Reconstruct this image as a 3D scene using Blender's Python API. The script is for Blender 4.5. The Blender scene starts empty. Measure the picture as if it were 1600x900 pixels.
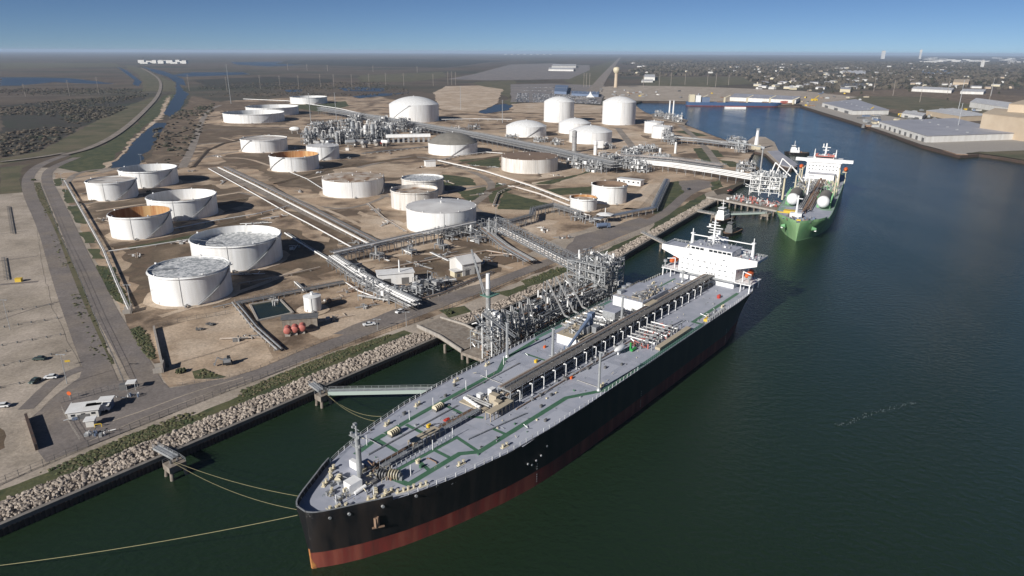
import bpy, bmesh, math, random
from mathutils import Vector, Matrix, noise
from mathutils.geometry import tessellate_polygon
random.seed(7)
R = math.radians; PI = math.pi
SC = bpy.context.scene; COL = SC.collection
# ---------------------------------------------------------------- camera, sky, sun, exposure
CAMZ = 120.0; FPX = 1067.0; PITCH = math.atan(369/FPX); ROLL = R(0.25)
cd = bpy.data.cameras.new('camera'); cam = bpy.data.objects.new('camera', cd); COL.objects.link(cam)
cd.sensor_width = 36; cd.lens = 36*FPX/1600; cd.clip_start = 1; cd.clip_end = 200000
CM = Matrix.Translation((0, 0, CAMZ)) @ Matrix.Rotation(PI/2-PITCH, 4, 'X') @ Matrix.Rotation(ROLL, 4, 'Z')
cam.matrix_world = CM; SC.camera = cam
SUN_EL = R(27); SUN_AZ_TO = R(48)        # shadows fall towards +X, slightly +Y
w = bpy.data.worlds.new('World'); SC.world = w; w.use_nodes = True
wn = w.node_tree.nodes; wl = w.node_tree.links
sky = wn.new('ShaderNodeTexSky'); sky.sky_type = 'NISHITA'; sky.sun_disc = False
sd = Vector((-math.cos(SUN_AZ_TO), -math.sin(SUN_AZ_TO)))   # horizontal direction towards the sun
sky.sun_elevation = SUN_EL; sky.sun_rotation = math.atan2(sd.x, sd.y)
sky.altitude = 0; sky.air_density = 0.4; sky.dust_density = 0.0; sky.ozone_density = 5.0
wn['Background'].inputs['Strength'].default_value = 0.05
wl.new(sky.outputs[0], wn['Background'].inputs[0])
sl = bpy.data.lights.new('sun', 'SUN'); sl.energy = 5.0; sl.angle = R(0.53); sl.color = (1, 0.965, 0.915)
so = bpy.data.objects.new('sun', sl); COL.objects.link(so); so.location = (-100, -100, 300)
so.rotation_euler = Vector((sd.x*math.cos(SUN_EL), sd.y*math.cos(SUN_EL), math.sin(SUN_EL))).to_track_quat('Z', 'Y').to_euler()
SC.view_settings.view_transform = 'Standard'; SC.view_settings.look = 'None'
SC.view_settings.exposure = 0.27; SC.view_settings.gamma = 1
SC.render.engine = 'CYCLES'; SC.cycles.max_bounces = 5; SC.cycles.volume_bounces = 0

def at(px, py, z=3.0):
    """world point at height z seen at photograph pixel (px, py) - used to survey ground positions"""
    d = CM.to_3x3() @ Vector(((px-800)/FPX, -(py-450)/FPX, -1))
    t = (z-CAMZ)/d.z
    p = d*t; return Vector((p.x, p.y, z))

# ---------------------------------------------------------------- helpers
MATS = {}
GROUND = {'scrub', 'dirt', 'dark_dirt', 'sand', 'gravel', 'asphalt', 'light_road', 'grass', 'olive_grass', 'brush', 'rock_bed', 'far_asphalt', 'roof_rusty', 'old_concrete'}
def mat(name, col, rough=0.7, metal=0.0, col2=None, scale=1.0, amt=1.0, bump=0.0, bscale=None, streak=False, spec=0.5, col3=None, scale3=0.1, soft=0.15, detail=6):
    m = bpy.data.materials.new(name); m.use_nodes = True; MATS[name] = m
    nt = m.node_tree; N = nt.nodes; Lk = nt.links; b = N['Principled BSDF']
    b.inputs['Roughness'].default_value = rough; b.inputs['Metallic'].default_value = metal
    b.inputs['Specular IOR Level'].default_value = spec
    c = (*col, 1); b.inputs['Base Color'].default_value = c
    tc = N.new('ShaderNodeTexCoord')
    src = tc.outputs['Object']
    if col2:
        mp = N.new('ShaderNodeMapping'); Lk.new(src, mp.inputs[0])
        if streak: mp.inputs['Scale'].default_value = (1, 1, 0.08)
        nz = N.new('ShaderNodeTexNoise'); nz.inputs['Scale'].default_value = scale; nz.inputs['Detail'].default_value = detail
        nz.inputs['Roughness'].default_value = 0.62
        Lk.new(mp.outputs[0], nz.inputs['Vector'])
        rp = N.new('ShaderNodeMapRange'); rp.inputs[1].default_value = 0.5-soft; rp.inputs[2].default_value = 0.5+soft
        rp.inputs[4].default_value = amt; Lk.new(nz.outputs[0], rp.inputs[0])
        mx = N.new('ShaderNodeMix'); mx.data_type = 'RGBA'; mx.inputs[6].default_value = c; mx.inputs[7].default_value = (*col2, 1)
        Lk.new(rp.outputs[0], mx.inputs[0]); out = mx.outputs[2]
        if col3:
            n3 = N.new('ShaderNodeTexNoise'); n3.inputs['Scale'].default_value = scale3; n3.inputs['Detail'].default_value = 5
            Lk.new(mp.outputs[0], n3.inputs['Vector'])
            r3 = N.new('ShaderNodeMapRange'); r3.inputs[1].default_value = 0.48; r3.inputs[2].default_value = 0.62; Lk.new(n3.outputs[0], r3.inputs[0])
            m3 = N.new('ShaderNodeMix'); m3.data_type = 'RGBA'; Lk.new(out, m3.inputs[6]); m3.inputs[7].default_value = (*col3, 1)
            Lk.new(r3.outputs[0], m3.inputs[0]); out = m3.outputs[2]
        if name in GROUND:
            for sc_, lo, hi in ((0.9, .78, 1.2), (0.07, .84, 1.14)):
                nf = N.new('ShaderNodeTexNoise'); nf.inputs['Scale'].default_value = sc_; nf.inputs['Detail'].default_value = 8; nf.inputs['Roughness'].default_value = .7; Lk.new(src, nf.inputs['Vector'])
                rf = N.new('ShaderNodeMapRange'); rf.inputs[1].default_value = .35; rf.inputs[2].default_value = .65; rf.inputs[3].default_value = lo; rf.inputs[4].default_value = hi; Lk.new(nf.outputs[0], rf.inputs[0])
                vm = N.new('ShaderNodeVectorMath'); vm.operation = 'SCALE'; Lk.new(out, vm.inputs[0]); Lk.new(rf.outputs[0], vm.inputs['Scale']); out = vm.outputs[0]
        Lk.new(out, b.inputs['Base Color'])
    if bump:
        nb = N.new('ShaderNodeTexNoise'); nb.inputs['Scale'].default_value = bscale or scale*4; nb.inputs['Detail'].default_value = 4
        Lk.new(src, nb.inputs['Vector'])
        bp = N.new('ShaderNodeBump'); bp.inputs['Distance'].default_value = bump; bp.inputs['Strength'].default_value = 0.6
        Lk.new(nb.outputs[0], bp.inputs['Height']); Lk.new(bp.outputs[0], b.inputs['Normal'])
    return m

class MB:
    def __init__(s): s.v = []; s.f = []; s.m = []
    def add(s, vs, fs, mi=0):
        o = len(s.v); s.v += [tuple(v) for v in vs]; s.f += [tuple(i+o for i in f) for f in fs]; s.m += [mi]*len(fs); return s
    def box(s, c, d, rz=0, mi=0):
        x, y, z = d[0]/2, d[1]/2, d[2]/2; ca, sa = math.cos(rz), math.sin(rz)
        P = [(c[0]+a*x*ca-b*y*sa, c[1]+a*x*sa+b*y*ca, c[2]+e*z) for e in (-1, 1) for a, b in ((-1, -1), (1, -1), (1, 1), (-1, 1))]
        return s.add(P, [(3, 2, 1, 0), (4, 5, 6, 7), (0, 1, 5, 4), (1, 2, 6, 5), (2, 3, 7, 6), (3, 0, 4, 7)], mi)
    def beam(s, a, b, w=0.3, h=None, mi=0):
        a = Vector(a); b = Vector(b); h = h or w; d = b-a
        if d.length < 1e-6: return s
        d.normalize(); up = Vector((0, 0, 1)) if abs(d.z) < 0.95 else Vector((1, 0, 0))
        r = d.cross(up).normalized(); u = r.cross(d)
        P = [p+r*i*w/2+u*j*h/2 for p in (a, b) for i, j in ((-1, -1), (1, -1), (1, 1), (-1, 1))]
        return s.add(P, [(0, 1, 2, 3), (7, 6, 5, 4), (4, 5, 1, 0), (5, 6, 2, 1), (6, 7, 3, 2), (7, 4, 0, 3)], mi)
    def tube(s, a, b, r0, r1=None, n=8, mi=0, caps=True):
        a = Vector(a); b = Vector(b); r1 = r0 if r1 is None else r1; d = b-a
        if d.length < 1e-6: return s
        d.normalize(); up = Vector((0, 0, 1)) if abs(d.z) < 0.95 else Vector((1, 0, 0))
        r = d.cross(up).normalized(); u = r.cross(d)
        P = [p+(r*math.cos(2*PI*k/n)+u*math.sin(2*PI*k/n))*q for p, q in ((a, r0), (b, r1)) for k in range(n)]
        F = [(k, (k+1) % n, (k+1) % n+n, k+n) for k in range(n)]
        if caps: F += [tuple(range(n-1, -1, -1)), tuple(range(n, 2*n))]
        return s.add(P, F, mi)
    def path(s, pts, r, n=6, mi=0):
        for a, b in zip(pts, pts[1:]): s.tube(a, b, r, n=n, mi=mi)
        return s
    def lathe(s, prof, c=(0, 0, 0), n=32, mi=0, a0=0, a1=2*PI, mis=None):
        full = abs(a1-a0-2*PI) < 1e-6; m = n if full else n+1; P = []
        for r, z in prof:
            for k in range(m):
                t = a0+(a1-a0)*k/n; P.append((c[0]+r*math.cos(t), c[1]+r*math.sin(t), c[2]+z))
        o = len(s.v); s.v += P
        for i in range(len(prof)-1):
            for k in range(n):
                k2 = (k+1) % m if full else k+1
                s.f.append((o+i*m+k, o+i*m+k2, o+(i+1)*m+k2, o+(i+1)*m+k)); s.m.append(mis[i] if mis else mi)
        return s
    def prism(s, pts, z0, z1, mi=0, top=None, bottom=True):
        n = len(pts); A = sum(pts[i][0]*pts[(i+1) % n][1]-pts[(i+1) % n][0]*pts[i][1] for i in range(n))
        if A < 0: pts = pts[::-1]
        P = [(p[0], p[1], z0) for p in pts]+[(p[0], p[1], z1) for p in pts]
        F = [(k, (k+1) % n, (k+1) % n+n, k+n) for k in range(n)]
        s.add(P, F, mi); o = len(s.v)-2*n
        for t in tessellate_polygon([[Vector((p[0], p[1], 0)) for p in pts]]):
            a, b, c = t; q = [Vector(pts[i]) for i in (a, b, c)]
            if (q[1].x-q[0].x)*(q[2].y-q[0].y)-(q[1].y-q[0].y)*(q[2].x-q[0].x) < 0: a, b, c = a, c, b
            s.f.append((o+n+a, o+n+b, o+n+c)); s.m.append(mi if top is None else top)
            if bottom: s.f.append((o+c, o+b, o+a)); s.m.append(mi)
        return s
    def sheet(s, pts, z, mi=0):
        for t in [0]:
            o = len(s.v); s.v += [(p[0], p[1], z) for p in pts]
            for a, b, c in tessellate_polygon([[Vector((p[0], p[1], 0)) for p in pts]]):
                q = [pts[i] for i in (a, b, c)]
                if (q[1][0]-q[0][0])*(q[2][1]-q[0][1])-(q[1][1]-q[0][1])*(q[2][0]-q[0][0]) < 0: b, c = c, b
                s.f.append((o+a, o+b, o+c)); s.m.append(mi)
        return s
    def blob(s, c, r, seed=0, mi=0, sub=1, jit=0.3):
        for (vs, fs) in [ICO[sub]]:
            P = []
            for v in vs:
                k = 1+jit*(noise.noise(Vector(v)*1.7+Vector((seed*3.1, seed, 0)))*1.6)
                P.append((c[0]+v[0]*r[0]*k, c[1]+v[1]*r[1]*k, c[2]+v[2]*r[2]*k))
            s.add(P, fs, mi)
        return s
    def mesh(s, name, mats, smooth=False):
        me = bpy.data.meshes.new(name); me.from_pydata(s.v, [], s.f)
        for m in (mats if isinstance(mats, (list, tuple)) else [mats]): me.materials.append(MATS[m])
        me.polygons.foreach_set('material_index', s.m)
        if smooth: me.polygons.foreach_set('use_smooth', [True]*len(me.polygons))
        me.update(); return me
    def build(s, name, mats, parent=None, smooth=False, origin=None, **tags):
        if origin is not None:
            o = Vector(origin); s.v = [(x-o.x, y-o.y, z-o.z) for x, y, z in s.v]
        me = s.mesh(name, mats, smooth)
        if smooth and smooth != 'all':
            try: me.set_sharp_from_angle(angle=R(35))
            except Exception: pass
        ob = bpy.data.objects.new(name, me); COL.objects.link(ob)
        if parent: ob.parent = parent
        if origin is not None: ob.location = o
        for k, v in tags.items():
            if v: ob[k] = v
        return ob
def mkico():
    out = {}
    for sub in (1, 2, 3):
        bm = bmesh.new(); bmesh.ops.create_icosphere(bm, subdivisions=sub, radius=1)
        bm.verts.ensure_lookup_table(); out[sub] = ([tuple(v.co) for v in bm.verts], [tuple(v.index for v in f.verts) for f in bm.faces]); bm.free()
    return out
ICO = mkico()
def thing(name, label, cat, loc=(0, 0, 0), rz=0, group=None):
    o = bpy.data.objects.new(name, None); COL.objects.link(o); o.empty_display_size = 1
    o.location = loc; o.rotation_euler = (0, 0, rz); o['label'] = label; o['category'] = cat
    if group: o['group'] = group
    return o
KIDS = {}
def dup(root, loc, rz=0, label=None, group=None, scale=None):
    def cp(o, parent):
        c = o.copy(); COL.objects.link(c); c.parent = parent
        for ch in kids(o): cp(ch, c)
        return c
    def kids(o):
        if o.name not in KIDS: KIDS[o.name] = list(o.children)
        return KIDS[o.name]
    r = cp(root, None); r.location = loc; r.rotation_euler = (0, 0, rz)
    if scale: r.scale = scale
    if label: r['label'] = label
    if group: r['group'] = group
    return r
def part(name, me, parent, loc=(0, 0, 0), rz=0):
    o = bpy.data.objects.new(name, me); COL.objects.link(o); o.parent = parent; o.location = loc; o.rotation_euler = (0, 0, rz); return o
# ---------------------------------------------------------------- materials
mat('scrub', (0.072, 0.051, 0.033), 0.95, col2=(0.115, 0.085, 0.056), scale=0.006, col3=(0.045, 0.045, 0.024), scale3=0.0016, soft=0.1, detail=10, bump=0.8, bscale=0.12)
mat('dirt', (0.38, 0.275, 0.185), 0.95, col2=(0.12, 0.082, 0.052), scale=0.022, col3=(0.44, 0.335, 0.235), scale3=0.03, soft=0.06, detail=9, bump=0.25, bscale=0.5)
mat('dark_dirt', (0.14, 0.095, 0.06), 0.95, col2=(0.075, 0.058, 0.034), scale=0.05, col3=(0.20, 0.145, 0.095), scale3=0.05, soft=0.1, detail=8)
mat('sand', (0.49, 0.38, 0.275), 0.95, col2=(0.34, 0.25, 0.17), scale=0.06, col3=(0.52, 0.42, 0.32), scale3=0.02, detail=8, bump=0.2, bscale=0.6)
mat('gravel', (0.37, 0.312, 0.25), 0.95, col2=(0.28, 0.235, 0.185), scale=0.09, col3=(0.39, 0.33, 0.27), scale3=0.03, detail=9, bump=0.1, bscale=2)
mat('asphalt', (0.185, 0.16, 0.145), 0.9, col2=(0.16, 0.138, 0.125), scale=0.12, col3=(0.20, 0.168, 0.14), scale3=0.04, detail=9)
mat('far_asphalt', (0.15, 0.14, 0.14), 0.9, col2=(0.24, 0.21, 0.19), scale=0.02, detail=8)
mat('light_road', (0.28, 0.24, 0.205), 0.9, col2=(0.19, 0.16, 0.13), scale=0.1)
mat('grass', (0.052, 0.066, 0.022), 0.95, col2=(0.085, 0.082, 0.034), scale=0.07, col3=(0.035, 0.048, 0.016), scale3=0.15, detail=9, bump=0.2, bscale=1.2)
mat('olive_grass', (0.095, 0.088, 0.042), 0.95, col2=(0.13, 0.105, 0.06), scale=0.03, col3=(0.07, 0.07, 0.03), scale3=0.02, detail=9)
mat('brush', (0.026, 0.022, 0.014), 0.95, col2=(0.045, 0.036, 0.024), scale=0.05, col3=(0.03, 0.034, 0.016), scale3=0.02, detail=9, bump=1.0, bscale=0.3)
mat('concrete', (0.36, 0.33, 0.29), 0.85, col2=(0.27, 0.24, 0.21), scale=0.5, streak=True)
mat('old_concrete', (0.27, 0.235, 0.195), 0.9, col2=(0.18, 0.145, 0.115), scale=0.5, streak=True)
mat('cap_concrete', (0.21, 0.19, 0.165), 0.85, col2=(0.15, 0.135, 0.12), scale=0.4)
mat('pile_steel', (0.045, 0.035, 0.03), 0.8, col2=(0.08, 0.045, 0.03), scale=0.4)
mat('rock', (0.42, 0.36, 0.30), 0.95, col2=(0.20, 0.165, 0.135), scale=0.35, detail=4)
mat('rock_bed', (0.16, 0.13, 0.10), 0.95, col2=(0.06, 0.05, 0.04), scale=0.8)
mat('white_paint', (0.78, 0.775, 0.76), 0.5, col2=(0.66, 0.645, 0.61), scale=0.25, amt=0.8, streak=True)
mat('tank_white', (0.80, 0.80, 0.79), 0.45, col2=(0.60, 0.585, 0.55), scale=0.4, amt=0.75, streak=True)
mat('tank_weathered', (0.70, 0.68, 0.64), 0.6, col2=(0.42, 0.38, 0.33), scale=0.35, amt=0.75, streak=True)
mat('roof_rusty', (0.36, 0.27, 0.19), 0.85, col2=(0.50, 0.46, 0.41), scale=0.09, col3=(0.20, 0.12, 0.07), scale3=0.12)
mat('roof_brown', (0.21, 0.145, 0.10), 0.9, col2=(0.17, 0.115, 0.08), scale=0.1)
mat('roof_wrinkled', (0.66, 0.66, 0.65), 0.45, col2=(0.20, 0.22, 0.23), scale=0.55, amt=.8, soft=0.05)
mat('roof_pale', (0.55, 0.53, 0.50), 0.7, col2=(0.36, 0.30, 0.25), scale=0.1)
mat('dome_grey', (0.20, 0.185, 0.16), 0.8, col2=(0.15, 0.14, 0.12), scale=0.15)
mat('rust_wall', (0.52, 0.33, 0.15), 0.8, col2=(0.36, 0.15, 0.05), scale=0.25, streak=True, soft=0.1)
mat('steel', (0.34, 0.35, 0.36), 0.5, metal=0.35, col2=(0.24, 0.245, 0.25), scale=0.4)
mat('dark_steel', (0.13, 0.135, 0.14), 0.6, metal=0.3, col2=(0.20, 0.19, 0.18), scale=0.5)
mat('pipe_grey', (0.42, 0.42, 0.41), 0.45, metal=0.2, col2=(0.28, 0.27, 0.26), scale=0.3)
mat('pipe_tan', (0.50, 0.43, 0.36), 0.6, col2=(0.40, 0.32, 0.25), scale=0.3)
mat('pipe_rust', (0.26, 0.17, 0.11), 0.8, col2=(0.16, 0.10, 0.07), scale=0.5)
mat('galv', (0.50, 0.51, 0.51), 0.4, metal=0.4, col2=(0.38, 0.39, 0.39), scale=0.6)
mat('wood_pole', (0.30, 0.26, 0.22), 0.9)
mat('window_grey', (0.16, 0.17, 0.18), 0.3)
mat('glass_dark', (0.02, 0.025, 0.03), 0.12)
mat('tyre', (0.02, 0.02, 0.02), 0.9)
mat('red_paint', (0.42, 0.045, 0.03), 0.55)
mat('orange_paint', (0.62, 0.12, 0.025), 0.5)
mat('pink_red', (0.45, 0.14, 0.11), 0.6)
mat('yellow_paint', (0.62, 0.42, 0.04), 0.55)
mat('cream', (0.56, 0.50, 0.36), 0.6)
mat('dark_grating', (0.17, 0.155, 0.14), 0.85, col2=(0.11, 0.10, 0.09), scale=0.5)
mat('tan_grating', (0.40, 0.34, 0.25), 0.8)
mat('blue_paint', (0.045, 0.09, 0.19), 0.5)
mat('roof_metal', (0.62, 0.61, 0.59), 0.45, col2=(0.50, 0.48, 0.46), scale=0.08)
mat('roof_grey', (0.36, 0.36, 0.39), 0.6, col2=(0.29, 0.29, 0.32), scale=0.03)
mat('beige_wall', (0.50, 0.41, 0.30), 0.8, col2=(0.44, 0.35, 0.25), scale=0.05)
mat('wall_white', (0.66, 0.65, 0.62), 0.7, col2=(0.54, 0.52, 0.48), scale=0.15, streak=True)
mat('hull_black', (0.006, 0.0065, 0.008), 0.42, col2=(0.016, 0.014, 0.014), scale=0.5, streak=True, col3=(0.024, 0.019, 0.017), scale3=0.25)
mat('hull_red', (0.175, 0.028, 0.02), 0.6, col2=(0.09, 0.024, 0.018), scale=0.6, streak=True, col3=(0.21, 0.055, 0.035), scale3=0.3)
mat('stem_rust', (0.45, 0.20, 0.05), 0.8, col2=(0.25, 0.09, 0.03), scale=1.0)
mat('deck_grey', (0.335, 0.352, 0.41), 0.7, col2=(0.285, 0.30, 0.345), scale=0.09, col3=(0.365, 0.375, 0.425), scale3=0.25, detail=9)
mat('deck_patch', (0.375, 0.39, 0.44), 0.75)
mat('deck_green', (0.045, 0.125, 0.07), 0.7, col2=(0.065, 0.15, 0.09), scale=0.4)
mat('rail_green', (0.10, 0.20, 0.16), 0.6)
mat('hull_green', (0.25, 0.385, 0.19), 0.5, col2=(0.12, 0.27, 0.12), scale=0.1, streak=True)
mat('lime_green', (0.16, 0.36, 0.17), 0.6)
mat('bright_green', (0.03, 0.28, 0.06), 0.5)
mat('ship_white', (0.80, 0.80, 0.79), 0.45, col2=(0.72, 0.71, 0.69), scale=0.3, streak=True)
mat('rope', (0.32, 0.28, 0.15), 0.9)
mat('blue_grey', (0.13, 0.17, 0.25), 0.5)
mat('car_white', (0.72, 0.72, 0.71), 0.25); mat('car_silver', (0.42, 0.43, 0.44), 0.25, metal=0.3)
mat('car_dark', (0.03, 0.035, 0.045), 0.25); mat('car_green', (0.06, 0.085, 0.075), 0.25)
mat('leaf', (0.042, 0.055, 0.022), 0.9, col2=(0.075, 0.075, 0.032), scale=0.8)
mat('leaf_brown', (0.062, 0.052, 0.036), 0.95, col2=(0.11, 0.092, 0.068), scale=0.02, detail=4)
mat('bark', (0.12, 0.09, 0.065), 0.9)
mat('pond', (0.012, 0.022, 0.014), 0.12, col2=(0.03, 0.035, 0.015), scale=0.1)
mat('lagoon', (0.036, 0.045, 0.052), 0.3, spec=0.3, col2=(0.03, 0.036, 0.036), scale=0.01)
mat('house_roof', (0.22, 0.19, 0.175), 0.8)
# sea: dark green water, sky in its ripples
m = mat('sea', (0.010, 0.030, 0.018), 0.10, spec=0.5)
nt = m.node_tree; N = nt.nodes; Lk = nt.links; bs = N['Principled BSDF']; bs.inputs['IOR'].default_value = 1.333
tc = N.new('ShaderNodeTexCoord')
n1 = N.new('ShaderNodeTexNoise'); n1.inputs['Scale'].default_value = 0.45; n1.inputs['Detail'].default_value = 8; n1.inputs['Roughness'].default_value = 0.65
n2 = N.new('ShaderNodeTexNoise'); n2.inputs['Scale'].default_value = 0.02; n2.inputs['Detail'].default_value = 5
mp = N.new('ShaderNodeMapping'); mp.inputs['Rotation'].default_value = (0, 0, R(25)); mp.inputs['Scale'].default_value = (1, 0.35, 1)
Lk.new(tc.outputs['Object'], mp.inputs[0]); Lk.new(mp.outputs[0], n2.inputs['Vector']); Lk.new(tc.outputs['Object'], n1.inputs['Vector'])
bp = N.new('ShaderNodeBump'); bp.inputs['Distance'].default_value = 0.42; bp.inputs['Strength'].default_value = 1.0
Lk.new(n1.outputs[0], bp.inputs['Height']); Lk.new(bp.outputs[0], bs.inputs['Normal'])
mr = N.new('ShaderNodeMapRange'); mr.inputs[1].default_value = 0.35; mr.inputs[2].default_value = 0.68; mr.inputs[3].default_value = 0.08; mr.inputs[4].default_value = 0.16
Lk.new(n2.outputs[0], mr.inputs[0]); Lk.new(mr.outputs[0], bs.inputs['Roughness'])
# silt carried by the current: slow change of the water's own colour
mx = N.new('ShaderNodeMix'); mx.data_type = 'RGBA'; mx.inputs[6].default_value = (0.011, 0.023, 0.011, 1); mx.inputs[7].default_value = (0.014, 0.028, 0.013, 1)
Lk.new(n2.outputs[0], mx.inputs[0]); Lk.new(mx.outputs[2], bs.inputs['Base Color'])

# ---------------------------------------------------------------- setting: water, land
def S(name, mb, mats, **k): return mb.build(name, mats, kind='structure', **k)
b = MB(); b.add([(-3000, -1500, 0), (9000, -1500, 0), (9000, 6000, 0), (-3000, 6000, 0)], [(0, 1, 2, 3)]); S('water', b, 'sea')
shore_px = [(345, 675), (375, 662), (675, 532), (960, 408), (1125, 311), (1150, 292), (1188, 275), (1186, 262), (1170, 250), (1178, 238), (1162, 227), (1135, 219), (1110, 210), (1075, 196), (1040, 186), (1010, 176), (992, 168), (990, 162), (1003, 158.5), (1030, 158.5), (1075, 160), (1150, 163), (1250, 165.5), (1290, 178), (1330, 190), (1385, 208), (1440, 228), (1500, 243.5), (1530, 241), (1560, 245), (1600, 252), (1700, 268)]
shore = [at(*p).xy for p in shore_px]
p0 = at(0, 822).xy; p1 = shore[0]; dr = (p0-p1).normalized()
land = [p0+dr*400, p0]+shore+[Vector((900, 650)), Vector((45000, 600)), Vector((45000, 50000)), Vector((-45000, 50000)), Vector((-45000, -900)), Vector((-600, -900))]
b = MB(); b.prism(land, -4, 3.0, mi=1, top=0, bottom=False); S('land', b, ['scrub', 'pile_steel'])
ZL = [3.0]
def rough_poly(pts, jit, step):
    out = []; n = len(pts)
    for i in range(n):
        a = Vector(pts[i]).xy; c = Vector(pts[(i+1) % n]).xy; L = (c-a).length; k = max(1, min(60, int(L/step)))
        nn = Vector((-(c-a).y, (c-a).x)).normalized() if L > 0 else Vector((0, 0))
        for j in range(k):
            p = a.lerp(c, j/k); q = Vector((p.x/step/1.7, p.y/step/1.7, 3.3)); out.append(p+nn*noise.noise(q)*jit*2)
    return out
def patch(name, px, m, jit=1.5, step=6, dz=0.0015):
    pts = [at(*p).xy for p in px]; ZL[0] += dz
    if jit: pts = rough_poly(pts, jit, step)
    b = MB(); b.sheet(pts, ZL[0]); return S(name, b, m)
def strip_pts(c, wd):
    Lf = []; Rt = []
    for i, p in enumerate(c):
        a = c[max(0, i-1)]; d = c[min(len(c)-1, i+1)]; t = (d-a).normalized(); nn = Vector((-t.y, t.x)); wi = (wd[i] if isinstance(wd, (list, tuple)) else wd)/2
        Lf.append(p+nn*wi); Rt.append(p-nn*wi)
    return Lf, Rt
def smooth_line(pts, it=2):
    for _ in range(it):
        q = [pts[0]]
        for a, b2 in zip(pts, pts[1:]): q += [a.lerp(b2, .25), a.lerp(b2, .75)]
        q.append(pts[-1]); pts = q
    return pts
def road(name, px, wd, m, dz=0.0015, z=None, sm=2):
    c = smooth_line([at(*p).xy for p in px], sm); ZL[0] += dz; zz = z or ZL[0]
    Lf, Rt = strip_pts(c, wd); b = MB(); n = len(c)
    b.add([(p.x, p.y, zz) for p in Lf]+[(p.x, p.y, zz) for p in Rt], [(i+n, i+1+n, i+1, i) for i in range(n-1)]); return S(name, b, m)
def berm(name, px, wd, h, m='dark_dirt', top=1.5):
    c = smooth_line([at(*p).xy for p in px], 1); b = MB(); n = len(c)
    A, B_ = strip_pts(c, wd); C_, D_ = strip_pts(c, top)
    b.add([(p.x, p.y, 3.0) for p in A]+[(p.x, p.y, 3+h) for p in C_]+[(p.x, p.y, 3+h) for p in D_]+[(p.x, p.y, 3.0) for p in B_],
          [(i+1+k*n, i+k*n, i+(k+1)*n, i+1+(k+1)*n) for k in range(3) for i in range(n-1)])
    return S(name, b, m)
# far country
patch('brush_field', [(0, 165), (60, 160), (150, 152), (232, 147), (215, 162), (120, 203), (60, 236), (0, 246)], 'brush', 6, 25)
patch('grass_field', [(0, 248), (60, 238), (120, 205), (190, 168), (215, 160), (245, 150), (215, 185), (180, 212), (130, 233), (60, 246), (0, 258)], 'olive_grass', 3, 20)
patch('grass_verge', [(0, 262), (50, 256), (35, 262), (31, 285), (42, 317), (0, 322)], 'olive_grass', 1, 8)
patch('levee_bank', [(92, 262), (110, 242), (160, 228), (215, 192), (255, 150), (277, 146), (250, 180), (228, 196), (205, 215), (165, 262), (130, 272)], 'grass', 3, 15)
patch('levee_top', [(195, 101), (225, 107), (250, 120), (272, 128), (277, 143), (220, 143), (225, 130), (215, 115), (200, 107)], 'olive_grass', 5, 40)
patch('bare_bank', [(160, 262), (190, 238), (205, 218), (235, 195), (247, 180), (262, 150), (268, 150), (255, 182), (230, 202), (210, 222), (195, 242), (170, 264)], 'sand', 5, 12)
patch('bare_bank', [(275, 185), (292, 178), (300, 165), (305, 175), (296, 200), (285, 225), (272, 228), (262, 222)], 'dirt', 6, 14)
patch('dry_ground', [(222, 262), (240, 228), (262, 192), (285, 172), (300, 150), (345, 160), (312, 175), (300, 225), (280, 265)], 'dark_dirt', 4, 15)
for q in ([(275, 124), (287, 142), (295, 146), (282, 170), (265, 182), (256, 177), (265, 160), (275, 146)], [(260, 192), (240, 225), (225, 242), (217, 257), (192, 267), (170, 262), (195, 240), (210, 220), (230, 202), (245, 192)], [(222, 103.5), (235, 107), (255, 111), (272, 117), (287, 124), (290, 134), (276, 130), (262, 120), (240, 113)], [(182, 104), (198, 110), (222, 128), (217, 135), (207, 132), (210, 125), (190, 110)]):
    patch('canal_water', q, 'lagoon', 3, 12, 0.02)
for q in ([(0, 121), (60, 121), (110, 122), (150, 127), (178, 131), (140, 131), (85, 128), (60, 131), (30, 134), (0, 134)], [(270, 117), (300, 113), (380, 113), (390, 116), (320, 119), (285, 120)], [(360, 97), (470, 96), (480, 101), (420, 104), (370, 101)], [(525, 138), (560, 136), (602, 138), (596, 143), (540, 142)], [(552, 151), (575, 147), (640, 145), (600, 150), (560, 154)], [(445, 141), (470, 140), (468, 144), (448, 144)], [(750, 176), (772, 165), (800, 161), (812, 164), (790, 172), (760, 178)]):
    patch('lagoon_water', q, 'lagoon', 8, 40, 0.05)
for q, mm in (([(430, 100), (560, 104), (700, 106), (760, 98), (800, 95), (640, 92), (450, 94)], 'brush'), ([(560, 118), (700, 112), (720, 118), (640, 128), (560, 128)], 'olive_grass'), ([(300, 125), (420, 120), (520, 124), (500, 134), (330, 138)], 'brush'),
              ([(0, 98), (180, 99), (190, 104), (0, 108)], 'olive_grass'), ([(1000, 120), (1160, 120), (1180, 131), (1090, 137), (1010, 136)], 'olive_grass'), ([(1290, 145), (1420, 140), (1600, 150), (1600, 178), (1520, 170), (1430, 184), (1350, 168)], 'dark_dirt'), ([(1280, 150), (1450, 152), (1580, 175), (1545, 182), (1440, 175), (1330, 165)], 'olive_grass'),
              ([(880, 126), (925, 105), (955, 95), (968, 93), (940, 120), (932, 135), (905, 136)], 'olive_grass'), ([(745, 128), (800, 126), (805, 160), (790, 165), (786, 140), (750, 134)], 'olive_grass'), ([(690, 110), (760, 98), (900, 92), (960, 93), (800, 100), (700, 120)], 'scrub')):
    patch('open_field', q, mm, 15, 60, 0.03)
patch('sand_lot', [(677, 145), (697, 135), (747, 134), (786, 140), (777, 162), (747, 176), (700, 173), (687, 172), (682, 157)], 'sand', 4, 20, 0.03)
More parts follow.
